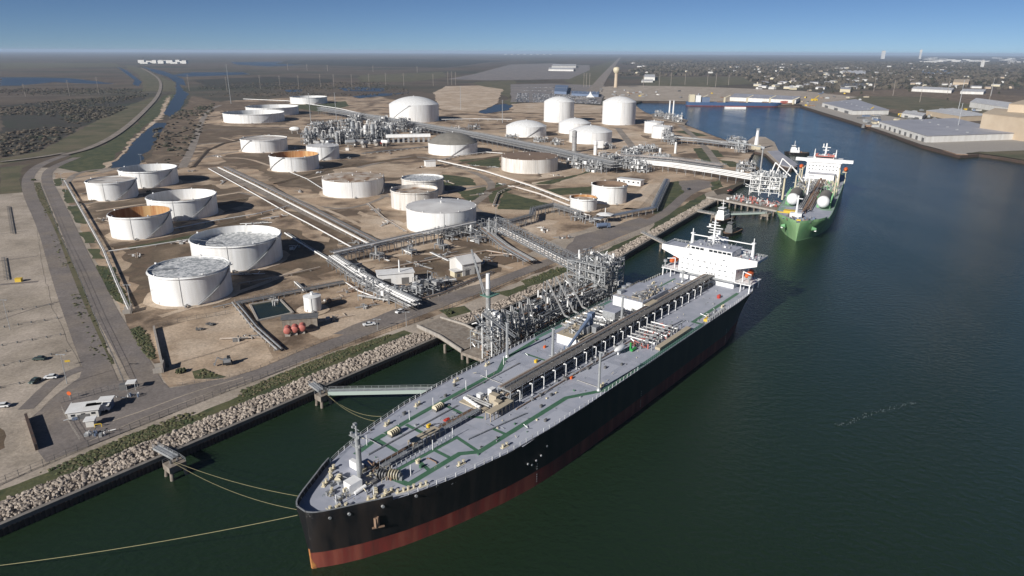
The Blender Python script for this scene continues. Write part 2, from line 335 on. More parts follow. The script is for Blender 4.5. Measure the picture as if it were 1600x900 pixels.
patch('sand_lot', [(800, 163), (850, 160), (900, 163), (945, 166), (940, 178), (860, 178), (800, 176)], 'sand', 4, 15, 0.02)
patch('paved_yard', [(700, 124), (740, 116), (797, 101), (864, 99), (879, 101), (921, 102), (922, 109), (916, 112), (890, 124), (760, 126)], 'far_asphalt', 3, 60, 0.03)
patch('car_park_ground', [(798, 132), (860, 131), (945, 134), (940, 163), (860, 161), (798, 160)], 'far_asphalt', 2, 60, 0.03)
patch('port_yard', [(930, 136), (1000, 134), (1100, 136), (1260, 143), (1340, 152), (1300, 163), (1250, 165), (1075, 159), (1000, 158), (950, 160)], 'gravel', 5, 40, 0.03)
patch('quay_apron', [(1252, 165.5), (1292, 162), (1340, 172), (1400, 184), (1500, 200), (1600, 215), (1600, 240), (1530, 238), (1500, 242), (1440, 227), (1385, 207.5), (1330, 189.5), (1290, 177.5)], 'concrete', 0, 40, 0.02)
patch('grass_bank', [(1505, 240), (1600, 236), (1700, 250), (1700, 266), (1600, 251), (1560, 244.5), (1530, 240.5)], 'olive_grass', 1, 20, 0.02)
road('country_road', [(-60, 153), (60, 150.5), (150, 147.5), (235, 145), (262, 146)], 9, 'light_road', 0.03)
road('levee_road', [(100, 243), (140, 233), (180, 213), (215, 185), (250, 148), (252, 126), (236, 114), (220, 106)], 9, 'light_road', 0.03)
road('field_track', [(0, 254), (60, 247), (100, 240)], 7, 'light_road')
road('highway', [(905, 160), (930, 140), (942, 122), (957, 104), (966, 93), (969, 90)], 42, 'light_road', 0.03)
road('field_track', [(400, 104), (600, 112), (690, 108), (770, 97)], 12, 'light_road', 0.03)
road('field_track', [(350, 133), (500, 131), (640, 132), (700, 133)], 6, 'light_road', 0.03)
# terminal grounds
ZL[0] = 3.004
patch('bank_ground', [(-300, 330), (42, 300), (60, 262), (240, 262), (400, 400), (690, 470), (950, 375), (1110, 292), (1124, 309), (960, 405), (675, 530), (375, 660), (345, 673), (0, 819), (-180, 895)], 'gravel', 0)
patch('terminal_ground', [(84, 270), (170, 268), (240, 250), (290, 222), (308, 172), (350, 158), (470, 152), (590, 150), (690, 172), (800, 168), (905, 166), (990, 163), (1010, 177), (1075, 197), (1110, 211), (1160, 228), (1176, 240), (1168, 250), (1184, 264), (1150, 288), (1105, 300), (1060, 330), (950, 380), (690, 490), (440, 580), (265, 605), (205, 520), (140, 385)], 'dirt', 1, 8)
for q in ([(303, 175), (345, 172), (350, 192), (440, 196), (470, 180), (520, 178), (500, 160), (350, 158), (318, 168)], [(300, 198), (340, 196), (470, 202), (480, 215), (380, 210), (340, 222), (300, 228)], [(395, 255), (560, 250), (640, 258), (620, 282), (505, 300), (440, 290)],
          [(440, 235), (480, 250), (480, 262), (430, 268), (345, 258), (350, 242)], [(192, 315), (330, 290), (400, 305), (360, 330), (250, 360), (190, 345)], [(370, 330), (450, 360), (560, 395), (500, 440), (380, 420), (340, 345)], [(190, 390), (300, 372), (300, 440), (240, 450), (210, 480)], [(130, 320), (230, 305), (235, 330), (180, 345), (150, 350)], [(640, 390), (760, 385), (830, 400), (720, 440), (640, 430)], [(450, 330), (560, 350), (640, 370), (560, 392), (470, 350)]):
    patch('dark_soil', q, 'dark_dirt', 5, 9)
patch('sand_lot', [(246, 515), (300, 497), (370, 480), (400, 520), (430, 560), (395, 575), (340, 600), (265, 600)], 'sand', 2, 8)
patch('sand_lot', [(470, 500), (540, 480), (620, 470), (760, 430), (790, 425), (760, 440), (600, 500), (500, 530)], 'sand', 2, 8)
for q in ([(520, 265), (600, 255), (700, 262), (680, 280), (600, 276), (530, 280)], [(950, 200), (1000, 205), (1015, 230), (1040, 255), (960, 262), (930, 240), (940, 222)], [(850, 270), (925, 240), (960, 262), (930, 285), (830, 290)], [(980, 300), (1030, 290), (1020, 320), (985, 325)], [(1130, 245), (1165, 250), (1178, 262), (1150, 262), (1125, 255)], [(810, 340), (870, 345), (870, 375), (830, 370)], [(560, 330), (620, 345), (720, 385), (640, 395), (560, 360)], [(860, 370), (900, 360), (940, 385), (900, 395), (860, 390)]):
    patch('sand_lot', q, 'sand', 3, 7)
patch('gravel_yard', [(820, 400), (860, 375), (960, 345), (985, 355), (960, 370), (870, 405)], 'gravel', 1, 7)
for q in ([(97, 296), (112, 297), (120, 316), (104, 318)], [(84, 280), (97, 278), (100, 290), (86, 291)], [(105, 322), (126, 320), (135, 350), (118, 348)], [(123, 363), (140, 362), (151, 380), (133, 380)], [(136, 389), (155, 389), (165, 405), (145, 404)], [(150, 415), (178, 418), (205, 478), (175, 468)],
          [(190, 383), (305, 365), (306, 372), (205, 390)], [(203, 515), (215, 510), (232, 522), (243, 562), (233, 562), (215, 538)], [(300, 580), (318, 576), (355, 590), (340, 593), (305, 592)], [(440, 165), (540, 158), (545, 166), (500, 175)],
          [(690, 272), (735, 278), (745, 290), (690, 290)], [(715, 300), (760, 292), (755, 310), (730, 315)], [(790, 300), (870, 322), (850, 328), (775, 327), (785, 308)], [(850, 296), (925, 291), (925, 302), (870, 305)], [(880, 277), (905, 272), (930, 262), (925, 268), (860, 288), (830, 288)], [(715, 250), (780, 245), (782, 262), (735, 258)],
          [(1083, 232), (1097, 231), (1113, 254), (1098, 255)], [(1111, 234), (1122, 235), (1131, 245), (1116, 246)], [(1123, 250), (1145, 252), (1170, 260), (1140, 261)], [(1055, 205), (1075, 204), (1110, 213), (1080, 212)], [(1040, 285), (1070, 282), (1072, 295), (1058, 315), (1030, 332), (1020, 335)], [(1025, 345), (1100, 303), (1105, 308), (1075, 335), (1050, 350), (1015, 362)], [(935, 395), (1010, 362), (1012, 368), (985, 382), (940, 400)], [(760, 300), (778, 285), (800, 296), (785, 302), (768, 318)],
          [(812, 438), (850, 428), (935, 397), (938, 405), (880, 432), (822, 450)], [(775, 458), (820, 445), (825, 452), (790, 465)], [(685, 485), (725, 478), (735, 486), (700, 497)], [(1110, 285), (1125, 280), (1130, 292), (1112, 298)], [(930, 160), (945, 158), (1000, 166), (955, 168)]):
    patch('grass_patch', q, 'grass', 1.2, 5)
patch('gravel_lot', [(-40, 326), (42, 318), (58, 352), (66, 420), (82, 480), (118, 556), (130, 590), (95, 610), (47, 655), (0, 662), (-120, 665)], 'gravel', 0.5, 6)
patch('bare_ground', [(-140, 662), (40, 655), (50, 665), (62, 710), (75, 722), (0, 758), (-120, 810)], 'gravel', 1, 4)
patch('dry_verge', [(-100, 690), (0, 668), (12, 672), (8, 700), (-20, 712), (-100, 730)], 'dark_dirt', 1.5, 4)
patch('green_verge', [(52, 285), (62, 285), (98, 372), (118, 420), (147, 492), (178, 568), (168, 572), (145, 562), (124, 490), (86, 385), (65, 330)], 'olive_grass', 0.6, 6)
patch('road_junction', [(47, 655), (95, 612), (124, 590), (130, 575), (150, 600), (180, 596), (240, 590), (265, 606), (350, 592), (352, 612), (230, 661), (130, 701), (75, 722), (62, 705)], 'asphalt', 0.4, 4)
road('lot_road', [(168, 615), (152, 573), (130, 520), (97, 435), (72, 355), (46, 305), (42, 280), (52, 265), (72, 253), (105, 242)], 9.5, 'asphalt')
road('plant_road', [(245, 625), (222, 583), (195, 537), (168, 493), (148, 447), (126, 403), (108, 360), (88, 315), (70, 278), (80, 262), (120, 246)], [9.5]*33+[9]*100, 'asphalt')
road('shore_road', [(250, 640), (300, 620), (350, 601), (420, 580), (490, 548), (560, 522), (640, 493), (740, 455), (860, 408), (950, 372), (1010, 350), (1045, 330), (1075, 300), (1110, 290)], 8.5, 'asphalt')
patch('asphalt_yard', [(520, 522), (600, 490), (690, 462), (760, 440), (765, 452), (640, 497), (560, 525)], 'asphalt', 1, 6)
patch('asphalt_yard', [(1060, 283), (1090, 281), (1112, 284), (1108, 292), (1085, 300), (1070, 305)], 'asphalt', 1, 6)
patch('asphalt_yard', [(900, 370), (1000, 340), (1020, 345), (950, 378), (870, 405)], 'asphalt', 1, 6)
for q, wd in (([(100, 290), (120, 268), (190, 262)], 6), ([(96, 283), (160, 270), (190, 262)], 4), ([(285, 262), (302, 228), (312, 195), (325, 172), (345, 164)], 9), ([(300, 226), (400, 220), (440, 222)], 6), ([(302, 204), (420, 200), (560, 196)], 5), ([(560, 262), (650, 240), (740, 268), (770, 285), (765, 300), (745, 315), (735, 325), (770, 340), (830, 350)], 7),
              ([(110, 322), (200, 308), (260, 300)], 5), ([(550, 300), (640, 312), (690, 300), (760, 290)], 5), ([(965, 200), (985, 225), (1010, 258)], 10), ([(1062, 195), (1098, 225), (1125, 262)], 9), ([(780, 205), (860, 215), (960, 230)], 6), ([(330, 262), (420, 305), (560, 372)], 8), ([(190, 262), (280, 258), (340, 240), (420, 232)], 5), ([(640, 285), (560, 330), (470, 320), (370, 300)], 4)):
    road('service_road', q, wd, 'light_road')
for q in ([(120, 318), (230, 304), (330, 290)], [(190, 345), (300, 330), (380, 312)], [(176, 388), (300, 366), (420, 335)], [(430, 288), (520, 262), (650, 246)], [(560, 372), (480, 326), (420, 290)], [(400, 215), (330, 228), (300, 262)], [(690, 262), (745, 250), (790, 243)], [(760, 300), (800, 288), (880, 277)]):
    berm('earth_berm', q, 7, 1.2)
berm('earth_berm', [(988, 329), (1002, 314), (1020, 294), (1030, 283)], 20, 2.0, 'sand', 9)
# worn tracks and darker strips
for q, wd, mm in (([(250, 495), (300, 480), (380, 455), (470, 420)], 4, 'sand'), ([(150, 330), (230, 318), (300, 312), (380, 300)], 4, 'sand'), ([(430, 300), (520, 330), (600, 372)], 3.5, 'sand'), ([(600, 300), (660, 320), (700, 312)], 4, 'sand'), ([(480, 280), (560, 262), (650, 258)], 4, 'sand'), ([(345, 215), (420, 232), (500, 230), (560, 240)], 5, 'sand'), ([(300, 250), (380, 245), (430, 262)], 4, 'sand'), ([(560, 410), (640, 395), (720, 400), (800, 420)], 4, 'sand'), ([(640, 270), (720, 262), (800, 282)], 4, 'sand'), ([(900, 330), (940, 345), (1000, 335)], 5, 'sand'),
                  ([(60, 440), (0, 445)], 3, 'asphalt'), ([(98, 470), (60, 480), (0, 500)], .8, 'asphalt'), ([(60, 400), (0, 408)], 1.0, 'asphalt'), ([(45, 360), (0, 366)], .8, 'asphalt'), ([(130, 575), (90, 590), (40, 640)], 5, 'asphalt'),
                  ([(170, 660), (230, 640), (300, 613), (380, 590)], .7, 'gravel'), ([(140, 690), (230, 650), (350, 606), (440, 578), (530, 542), (650, 492)], .35, 'gravel')):
    road('worn_track', q, wd, mm)
# shoreline: bank, rock bed, concrete cap on the sheet piles
nearwall = [(-200, 905), (0, 822), (345, 675), (375, 662), (675, 532)]
def off_line(px, d):
    c = [at(*p).xy for p in px]; out = []
    for i, p in enumerate(c):
        t = (c[min(len(c)-1, i+1)]-c[max(0, i-1)]).normalized(); out.append(p+Vector((-t.y, t.x))*d)
    return out
def band(name, px, d0, d1, m, jit=0.0, z0=None, z1=None):
    A = off_line(px, d0); B_ = off_line(px, d1); b = MB(); ZL[0] += .0015; n = 14; V = []; F = []
    for i in range(len(A)-1):
        for k in range(n):
            a = A[i].lerp(A[i+1], k/n); c = B_[i].lerp(B_[i+1], k/n); j = noise.noise(Vector((c.x*.09, c.y*.09, 1)))*jit
            a = a+(a-c).normalized()*jit*noise.noise(Vector((a.x*.09, a.y*.09, 9))); c = c+(c-a).normalized()*j; V += [(a.x, a.y, z0 or ZL[0]), (c.x, c.y, z1 or ZL[0])]
    V += [(A[-1].x, A[-1].y, z0 or ZL[0]), (B_[-1].x, B_[-1].y, z1 or ZL[0])]
    b.add(V, [(2*i, 2*i+2, 2*i+3, 2*i+1) for i in range(len(V)//2-1)]); return S(name, b, m)
farwall = [(675, 532), (960, 408), (1125, 311)]
band('green_bank', nearwall, 11, 17.5, 'grass', 2.0); band('rock_bed', nearwall, 1.0, 12, 'rock_bed', 1.2)
band('rock_bed', farwall, 1.0, 9, 'rock_bed', 1.2)
for nm, L_ in (('sea_wall', nearwall), ('sea_wall', farwall)):
    A = off_line(L_, -0.25); B_ = off_line(L_, 1.1); b = MB()
    for i in range(len(A)-1): b.prism([A[i], A[i+1], B_[i+1], B_[i]], 2.2, 3.45)
    S('sea_wall_cap', b, 'cap_concrete')
    b = MB()
    for i in range(len(A)-1):
        n = int((A[i+1]-A[i]).length/1.2)
        for k in range(n):
            p = A[i].lerp(A[i+1], (k+.5)/n); b.box((p.x, p.y, 0.2), (.55, .4, 4), math.atan2((A[i+1]-A[i]).y, (A[i+1]-A[i]).x))
    S('sheet_pile_wall', b, 'pile_steel')
# riprap: near boulders one by one, the rest as loose rock
bm_ = [MB().blob((0, 0, 0), (1, 0.8, 0.7), i, sub=1, jit=.45).mesh('boulder', 'rock') for i in range(6)]
spots = []
for L_, dd, dens in ((nearwall, (1.4, 11.5), 4.2), (farwall, (1.4, 8.5), 2.2)):
    c = [at(*p).xy for p in L_]
    for i in range(len(c)-1):
        Ls = (c[i+1]-c[i]).length; t = (c[i+1]-c[i])/Ls; nn = Vector((-t.y, t.x))
        for _ in range(int(Ls*(dd[1]-dd[0])*dens/1.6)):
            p = c[i]+t*random.uniform(0, Ls)+nn*random.uniform(*dd)
            if p.y > 60: spots.append((p, random.choice((.3, .38, .45, .55, .7, .9))*random.uniform(.85, 1.15)))
spots.sort(key=lambda q: q[0].length+ (500 if not (-143 < q[0].x) else 0))
for i, (p, r) in enumerate(spots[:300]):
    o = bpy.data.objects.new('boulder', bm_[i % 6]); COL.objects.link(o); o.location = (p.x, p.y, 3.15+random.uniform(0, .3))
    o.rotation_euler = (random.uniform(0, 6), random.uniform(0, 6), random.uniform(0, 6)); o.scale = (r*.95,)*3
    o['label'] = 'pale tan riprap boulder lying behind the sea wall in the nearest stretch of the bank'; o['category'] = 'boulder'; o['group'] = 'riprap boulders along the near shore'
b = MB()
for i, (p, r) in enumerate(spots[300:]):
    q = Matrix.Rotation(random.uniform(0, 6), 3, 'Z') @ Matrix.Rotation(random.uniform(0, 6), 3, 'X'); vs, fs = ICO[1]; sx = (r, r*.8, r*.7); z = 3.15+random.uniform(0, .35)
    b.add([Vector((p.x, p.y, z))+q @ Vector((v[0]*sx[0]*random.uniform(.75, 1.2), v[1]*sx[1]*random.uniform(.75, 1.2), v[2]*sx[2])) for v in vs], fs)
b.build('riprap', 'rock', kind='stuff', label='pale tan riprap rocks piled along the shore behind the sea wall', category='rocks')
# ---------------------------------------------------------------- storage tanks
def tank(r, h, loc, kind, label, depth=0, wall='tank_white', inner='tank_white', roof='roof_pale', rise=0, stair=None, pad=True, group=None, name='storage_tank', rings=True):
    t = thing(name, label, 'tank', (loc[0], loc[1], 3.0), 0, group); n = 64
    if kind == 'open':
        b = MB(); b.lathe([(r, 0), (r, h), (r-.12, h), (r-.12, max(0.3, h-depth-.3))], n=n, mis=[0, 0, 1]); b.build('shell', [wall, inner], t, 'auto')
        b = MB(); z = h-depth; b.lathe([(r-.2, z-.3), (r-.2, z+.3), (r-1.2, z+.3), (r-1.3, z), (r*.5, z+.05), (0.01, z+.1)], n=n); b.build('floating_roof', roof, t, 'auto')
        g = MB(); g.lathe([(r+.02, h-.9), (r+.7, h-.9), (r+.7, h-.8), (r+.02, h-.8)], n=n)
        g.lathe([(r+.02, h-.05), (r+.18, h-.05), (r+.18, h+.04), (r+.02, h+.04)], n=n); g.build('wind_girder', wall, t)
        a = R(200); L_ = MB(); L_.beam((r*math.cos(a)*.98, r*math.sin(a)*.98, h), (r*.3*math.cos(a), r*.3*math.sin(a), z+.5), .9, .25); L_.build('roof_ladder', 'steel', t)
        for k in range(5):
            a = R(25+72*k); v = MB(); v.box((r*math.cos(a), r*math.sin(a), h+.35), (.9, .7, .75), a); v.build('vent', wall, t)
    else:
        b = MB(); b.lathe([(r, 0), (r, h)], n=n); b.build('shell', wall, t, 'auto')
        b = MB(); rise = rise or r*.06
        if kind == 'dome':
            Rr = (r*r+rise*rise)/(2*rise); prof = [(r+.15, h-.15), (r+.15, h+.1)]+[(r*(1-k/9) if k < 9 else .01, h+math.sqrt(max(0, Rr*Rr-(r*(1-k/9))**2))-(Rr-rise)) for k in range(10)]
        elif kind == 'sunk': prof = [(r+.05, h-.15), (r+.05, h+.15), (r-.3, h+.15), (r-.5, h-.8), (r*.5, h-.7), (.01, h-.6)]
        else: prof = [(r+.15, h-.15), (r+.15, h+.06), (.01, h+rise)]
        b.lathe(prof, n=n); b.build('roof', roof, t, 'auto')
        v = MB(); v.tube((0, 0, h+rise-.3), (0, 0, h+rise+1), .5, n=10); v.tube((0, 0, h+rise+1), (0, 0, h+rise+1.2), .8, n=10); v.build('vent', wall, t)
        if kind == 'cone' and r > 10:
            for k in range(12):
                a = R(30*k+5); v = MB(); v.box(((r-.3)*math.cos(a), (r-.3)*math.sin(a), h+.4), (.6, .6, .7), a); v.build('vent', wall, t)
    if rings and h > 8:
        g = MB()
        for z in (h*.2, h*.4, h*.6, h*.8): g.lathe([(r+.01, z-.05), (r+.05, z), (r+.01, z+.05)], n=n)
        g.build('weld_bead', wall, t)
    if stair is not None and r > 8:
        s = MB(); a0 = R(stair); sp = h/.65/r; k = int(sp*r/2.2)+2
        for i in range(k):
            u0, u1 = i/k, (i+1)/k
            P = [Vector(((r+.55)*math.cos(a0+sp*u), (r+.55)*math.sin(a0+sp*u), h*u)) for u in (u0, u1)]
            s.beam(P[0], P[1], .8, .18); up = Vector((0, 0, 1.1)); Q = [Vector(((r+1)*math.cos(a0+sp*u), (r+1)*math.sin(a0+sp*u), h*u)) for u in (u0, u1)]
            s.beam(Q[0]+up, Q[1]+up, .09); s.beam(Q[0], Q[0]+up, .07)
        s.build('stairway', 'steel', t)
        c = MB(); a = a0+sp; c.box(((r+1)*math.cos(a), (r+1)*math.sin(a), h-.1), (1.8, 1.8, .15), a)
        for d in (-.85, .85): c.beam(((r+.2)*math.cos(a)-d*math.sin(a), (r+.2)*math.sin(a)+d*math.cos(a), h+1), ((r+1.8)*math.cos(a)-d*math.sin(a), (r+1.8)*math.sin(a)+d*math.cos(a), h+1), .08)
        c.build('stair_platform', 'steel', t)
    p = MB(); a = R(-75); x, y = math.cos(a), math.sin(a)
    p.tube((x*r*.98, y*r*.98, 1), (x*(r+4), y*(r+4), 1), .35, n=8); p.box((x*(r+2.2), y*(r+2.2), 1), (.5, 1.2, 1.2), a); p.build('outlet_pipe', 'pipe_grey', t)
    m_ = MB(); a = R(-120); m_.box(((r+.15)*math.cos(a), (r+.15)*math.sin(a), 1.1), (.4, 1.1, 1.1), a); m_.build('manhole_cover', wall, t)
    v = MB(); v.beam(((r+.12)*math.cos(R(-80)), (r+.12)*math.sin(R(-80)), .5), ((r+.12)*math.cos(R(-80)), (r+.12)*math.sin(R(-80)), h), .12); v.build('foam_pipe', 'steel', t)
    if pad:
        ZL[0] += .004; p = MB(); p.sheet(rough_poly([Vector((loc[0]+(r+4)*math.cos(R(a)), loc[1]+(r+4)*math.sin(R(a)))) for a in range(0, 360, 20)], .9, 4), ZL[0]+.1 if False else ZL[0]); S('tank_pad', p, 'sand')
    return t
H15 = 14.8
tank(18.8, H15, (-162, 327), 'open', 'nearest white storage tank, brim full roof of wrinkled silver film', 1.0, roof='roof_wrinkled', stair=-60)
tank(24.9, H15, (-162, 388), 'open', 'wide open white tank directly behind the nearest one, stained grey roof well below its rim', 4.5, roof='roof_wrinkled', stair=-60)
tank(18.8, H15, (-250, 449), 'open', 'open tank with inside wall streaked orange, beside the left plant road', 9.5, inner='rust_wall', roof='dark_steel', stair=-60)
tank(23.9, H15, (-248, 506), 'open', 'wide white tank with clean white inside wall standing behind the rust streaked open tank', 8.5, roof='roof_pale', stair=-60)
tank(18.8, H15, (-336, 569), 'open', 'leftmost white tank, stained pale floating roof almost level with its rim', .9, roof='roof_pale', stair=-60)
tank(24.3, H15, (-336, 630), 'open', 'wide open white tank half hidden behind the leftmost tank, beside the canal', 7, roof='dark_steel', stair=-60)
tank(27.5, H15, (-309, 861), 'open', 'white tank with pale brown flat roof standing alone left of the smooth coned tank', .9, roof='roof_pale', stair=-150)
tank(24.8, H15, (-229, 721), 'open', 'open tank with bright orange rust inside, in front of the small coned tank', 8.5, inner='rust_wall', roof='roof_rusty', stair=-150)
tank(18.2, H15, (-218, 793), 'cone', 'small plain white tank with pale cone roof right behind the orange rusted open tank', roof='roof_metal', stair=-90, rise=1.2)
tank(42.4, H15, (-484, 1676), 'open', 'farthest low wide open tank standing alone in the marsh behind the process plant', 7, roof='dark_steel', stair=-60)
tank(49.0, H15, (-470, 1375), 'open', 'rear one of the two very wide low open tanks, mostly hidden by its twin', 9, roof='dark_steel')
tank(51.0, H15, (-456, 1236), 'open', 'front one of the two very wide low open tanks left of the process plant', 9, roof='dark_steel', stair=-60)
tank(43.7, 29, (-176, 1254), 'dome', 'huge white domed tank rising behind the process plant', wall='tank_white', roof='tank_white', rise=13, stair=-150)
tank(30.0, 13.0, (-73, 845), 'dome', 'white tank with a large dull grey dome roof', roof='dome_grey', rise=11.5, stair=-90)
tank(29.6, 14.2, (18, 721), 'cone', 'weathered streaky white tank with a flat brown roof', wall='tank_weathered', roof='roof_brown', rise=.8)
tank(26.2, 13.6, (-139, 593), 'cone', 'wide white tank with stained tan roof in the centre of the tank field', roof='roof_rusty', rise=1.2, stair=-20)
tank(18.0, 14.0, (-78, 590), 'open', 'small tank with grey blotched roof tucked behind the rusty roofed tank', 1.2, wall='tank_weathered', roof='roof_wrinkled', stair=-20)
tank(18.5, 14.0, (-78, 538), 'open', 'rust stained tank with sunken brown roof touching the big smooth white tank in the picture', 2.5, wall='tank_weathered', inner='tank_weathered', roof='roof_rusty')
tank(24.5, H15, (-50, 472), 'cone', 'big smooth white tank with clean shallow cone roof beside the pipe bridge', roof='roof_metal', rise=2.4)
tank(4.0, 7.2, (-95, 305), 'cone', 'little white tank next to the dark square pond', rise=.7, roof='tank_white')
tank(29.9, 14, (20, 1033), 'dome', 'low domed white tank left of the tall upright tank pair', roof='tank_white', rise=8, stair=-90)
tank(26.7, 34.6, (82, 1249), 'dome', 'tall upright white tank with rounded top, the left of the two tall ones', roof='tank_white', rise=8.5)
tank(24.5, 15, (95, 1071), 'dome', 'low domed tank between the tall left tank and the larger low dome', roof='tank_white', rise=7)
tank(29.3, 15, (107, 956), 'dome', 'larger low domed white tank in front of the two tall tanks', roof='tank_white', rise=7.5)
tank(28.5, 37.0, (183, 1211), 'dome', 'tall upright white tank next to the basin, the right of the two tall ones', roof='tank_white', rise=9)
tank(14.5, 16.5, (217, 1074), 'cone', 'rear one of two small smooth white tanks near the basin shore', roof='tank_white', rise=2)
tank(14.5, 16.5, (216, 1009), 'cone', 'front one of two small smooth white tanks near the basin shore', roof='tank_white', rise=2)
tank(14.5, 14.6, (80, 560), 'open', 'open white tank with bare pale inside standing on the sand by the raised pipes', 3, inner='roof_brown', roof='roof_brown')
tank(10.5, 9.5, (56, 530), 'open', 'small squat white tank with orange rusted rim inside, beside the pipe corridor', 2, inner='rust_wall', roof='roof_rusty')
def pipe_on_tank(): pass
for x0, x1, h, lab in ((893, 901, 27, 'slim grey upright cylinder in front of the larger low domed tank'), (927, 933, 17, 'slim white upright cylinder beside a small white box tank')):
    c = at((x0+x1)/2, 238 if x0 < 900 else 242); t = thing('upright_vessel', lab, 'vessel', c); r = (x1-x0)/2*.72
    MB().lathe([(r, 0), (r, h-r*.6), (r*.7, h-.3*r), (.01, h)], n=20).build('shell', 'pipe_grey' if x0 < 900 else 'tank_white', t, 'auto')
    MB().lathe([(r+.8, h*.7), (r+.8, h*.7+.15), (r, h*.7+.15)], n=16).build('platform', 'steel', t)
c = at(937, 234); t = thing('box_tank', 'small white boxy tank on legs beside the slim white cylinder', 'tank', c)
MB().box((0, 0, 7), (8, 6, 9)).build('body', 'tank_white', t)
for i, j in ((-1, -1), (1, -1), (1, 1), (-1, 1)): MB().beam((i*3.5, j*2.5, 0), (i*3.5, j*2.5, 2.5), .5).build('leg', 'steel', t)
# ---------------------------------------------------------------- the crude oil tanker
DK = 16.5
def interp(tab, x):
    if x <= tab[0][0]: return tab[0][1]
    for (a, p), (b, q) in zip(tab, tab[1:]):
        if x <= b: return p+(q-p)*(x-a)/(b-a)
    return tab[-1][1]
def hull(parent, WLp, DKp, L, deck_z, levels, mats_lv, xs, stem_top=-1.2, mats=('hull_black', 'hull_red'), transom=True, low=-3):
    """hull skin from waterline and deck half-breadth tables; returns nothing"""
    zs = levels; b = MB(); n = len(xs); rings = []
    for z in zs:
        t = max(0, min(1, z/deck_z))**1.3; sx = stem_top*t; ring = []
        for x in xs:
            X = x if x > 6 else x*(6-sx)/6+sx
            if z <= 0: h = interp(WLp, x)
            else: h = interp(WLp, x)*(1-t)+interp(DKp, x)*t
            ring.append((X, h))
        rings.append(ring)
    for sgn in (-1, 1):
        V = [(p[0], sgn*p[1], z) for z, ring in zip(zs, rings) for p in ring]; o = len(b.v); b.v += V
        for k in range(len(zs)-1):
            for i in range(n-1):
                f = (o+k*n+i, o+k*n+i+1, o+(k+1)*n+i+1, o+(k+1)*n+i)
                b.f.append(f if sgn < 0 else f[::-1]); b.m.append(mats_lv[k])
    for k in range(len(zs)-1):
        (x0, h0), (x1, h1) = rings[k][-1], rings[k+1][-1]
        b.add([(x0, -h0, zs[k]), (x0, h0, zs[k]), (x1, h1, zs[k+1]), (x1, -h1, zs[k+1])], [(0, 1, 2, 3)], mats_lv[k])
    b.add([(p[0], -p[1], z) for z, r_ in zip(zs, rings) for p in r_[:1]]+[(p[0], p[1], z) for z, r_ in zip(zs, rings) for p in r_[:1]], [(k, k+1, k+1+len(zs), k+len(zs)) for k in range(len(zs)-1)], 0); b.m[-(len(zs)-1):] = list(mats_lv)
    return b.build('hull', list(mats), parent, smooth=True), rings
WLp = [(0, .15), (3, 2.6), (6, 4.6), (10, 6.9), (21, 11.8), (34, 16), (50, 19.8), (62, 21.8), (75, 22.8), (195, 22.8), (215, 19.5), (230, 13), (238, 6), (241, 2)]
DKp = [(0, 1.6), (.3, 2.4), (.8, 3.3), (1.5, 4.1), (3, 5.4), (6, 7.4), (10, 9.6), (14, 11.9), (20, 14.4), (32, 18.0), (50, 21.3), (70, 22.6), (85, 23), (208, 23), (225, 22.2), (238, 19.5), (243, 17.5)]
tk = thing('oil_tanker', 'long black oil tanker with red waterline belt and green lines on its grey deck', 'ship', (-48.7, 135.9, 0), R(50.7))
xs = [0, .3, .8, 1.5, 2.5, 4, 6, 8, 10, 13, 16, 20, 25, 30, 36, 42, 50, 60, 70, 85, 120, 160, 195, 205, 215, 222, 230, 238, 243]
hull(tk, WLp, DKp, 243, DK, [-4, 0, 5.0, 5.02, 8, 11, 14, DK, DK+.35], [1, 1, 0, 0, 0, 0, 0, 0], xs)
def edge(x): return interp(DKp, x)
def dkpoly(inset=0.25):
    pts = [(x if x > 6 else x*(6+1.2)/6-1.2, edge(x)-inset) for x in xs]; return [(x, -y) for x, y in pts]+[(x, y) for x, y in reversed(pts)]
b = MB(); b.sheet(dkpoly(), DK)
b.build('deck', 'deck_grey', tk)
b = MB(); b.add([(-.55, -.35, 0), (-.55, .35, 0), (-1.6, .3, 9), (-1.6, -.3, 9), (.3, -.5, 0), (.3, .5, 0)], [(0, 3, 2, 1), (0, 4, 3), (1, 2, 5)])
b.v = [(-.12, -.3, -.5), (-.12, .3, -.5), (-.35, .28, 6), (-.35, -.28, 6), (.8, -.9, -.5), (.8, .9, -.5)]; b.build('stem_bar', 'stem_rust', tk)
# bulwark round the bow with stays
b = MB(); bx = [x for x in xs if x <= 16]; V = []
for s in (-1, 1):
    pts = [(x if x > 6 else x*(7.2)/6-1.2, s*(edge(x)-.05)) for x in bx]
    for a, c in zip(pts, pts[1:]): b.beam((*a, DK+.8), (*c, DK+.8), .14, 1.5, mi=0); b.beam((*a, DK+1.6), (*c, DK+1.6), .35, .12, mi=1)
    for i in range(0, 9): x = 1.5+i*1.7; e = edge(x)*s; b.beam((x, e-s*.1, DK+1.4), (x+.1, e-s*1.0, DK+.05), .1, mi=1)
b.beam((-1.2, -1.7, DK+.8), (-1.2, 1.7, DK+.8), .14, 1.5); b.beam((-1.2, -1.8, DK+1.6), (-1.2, 1.8, DK+1.6), .35, .12, mi=1); b.build('bulwark', ['hull_black', 'steel'], tk)
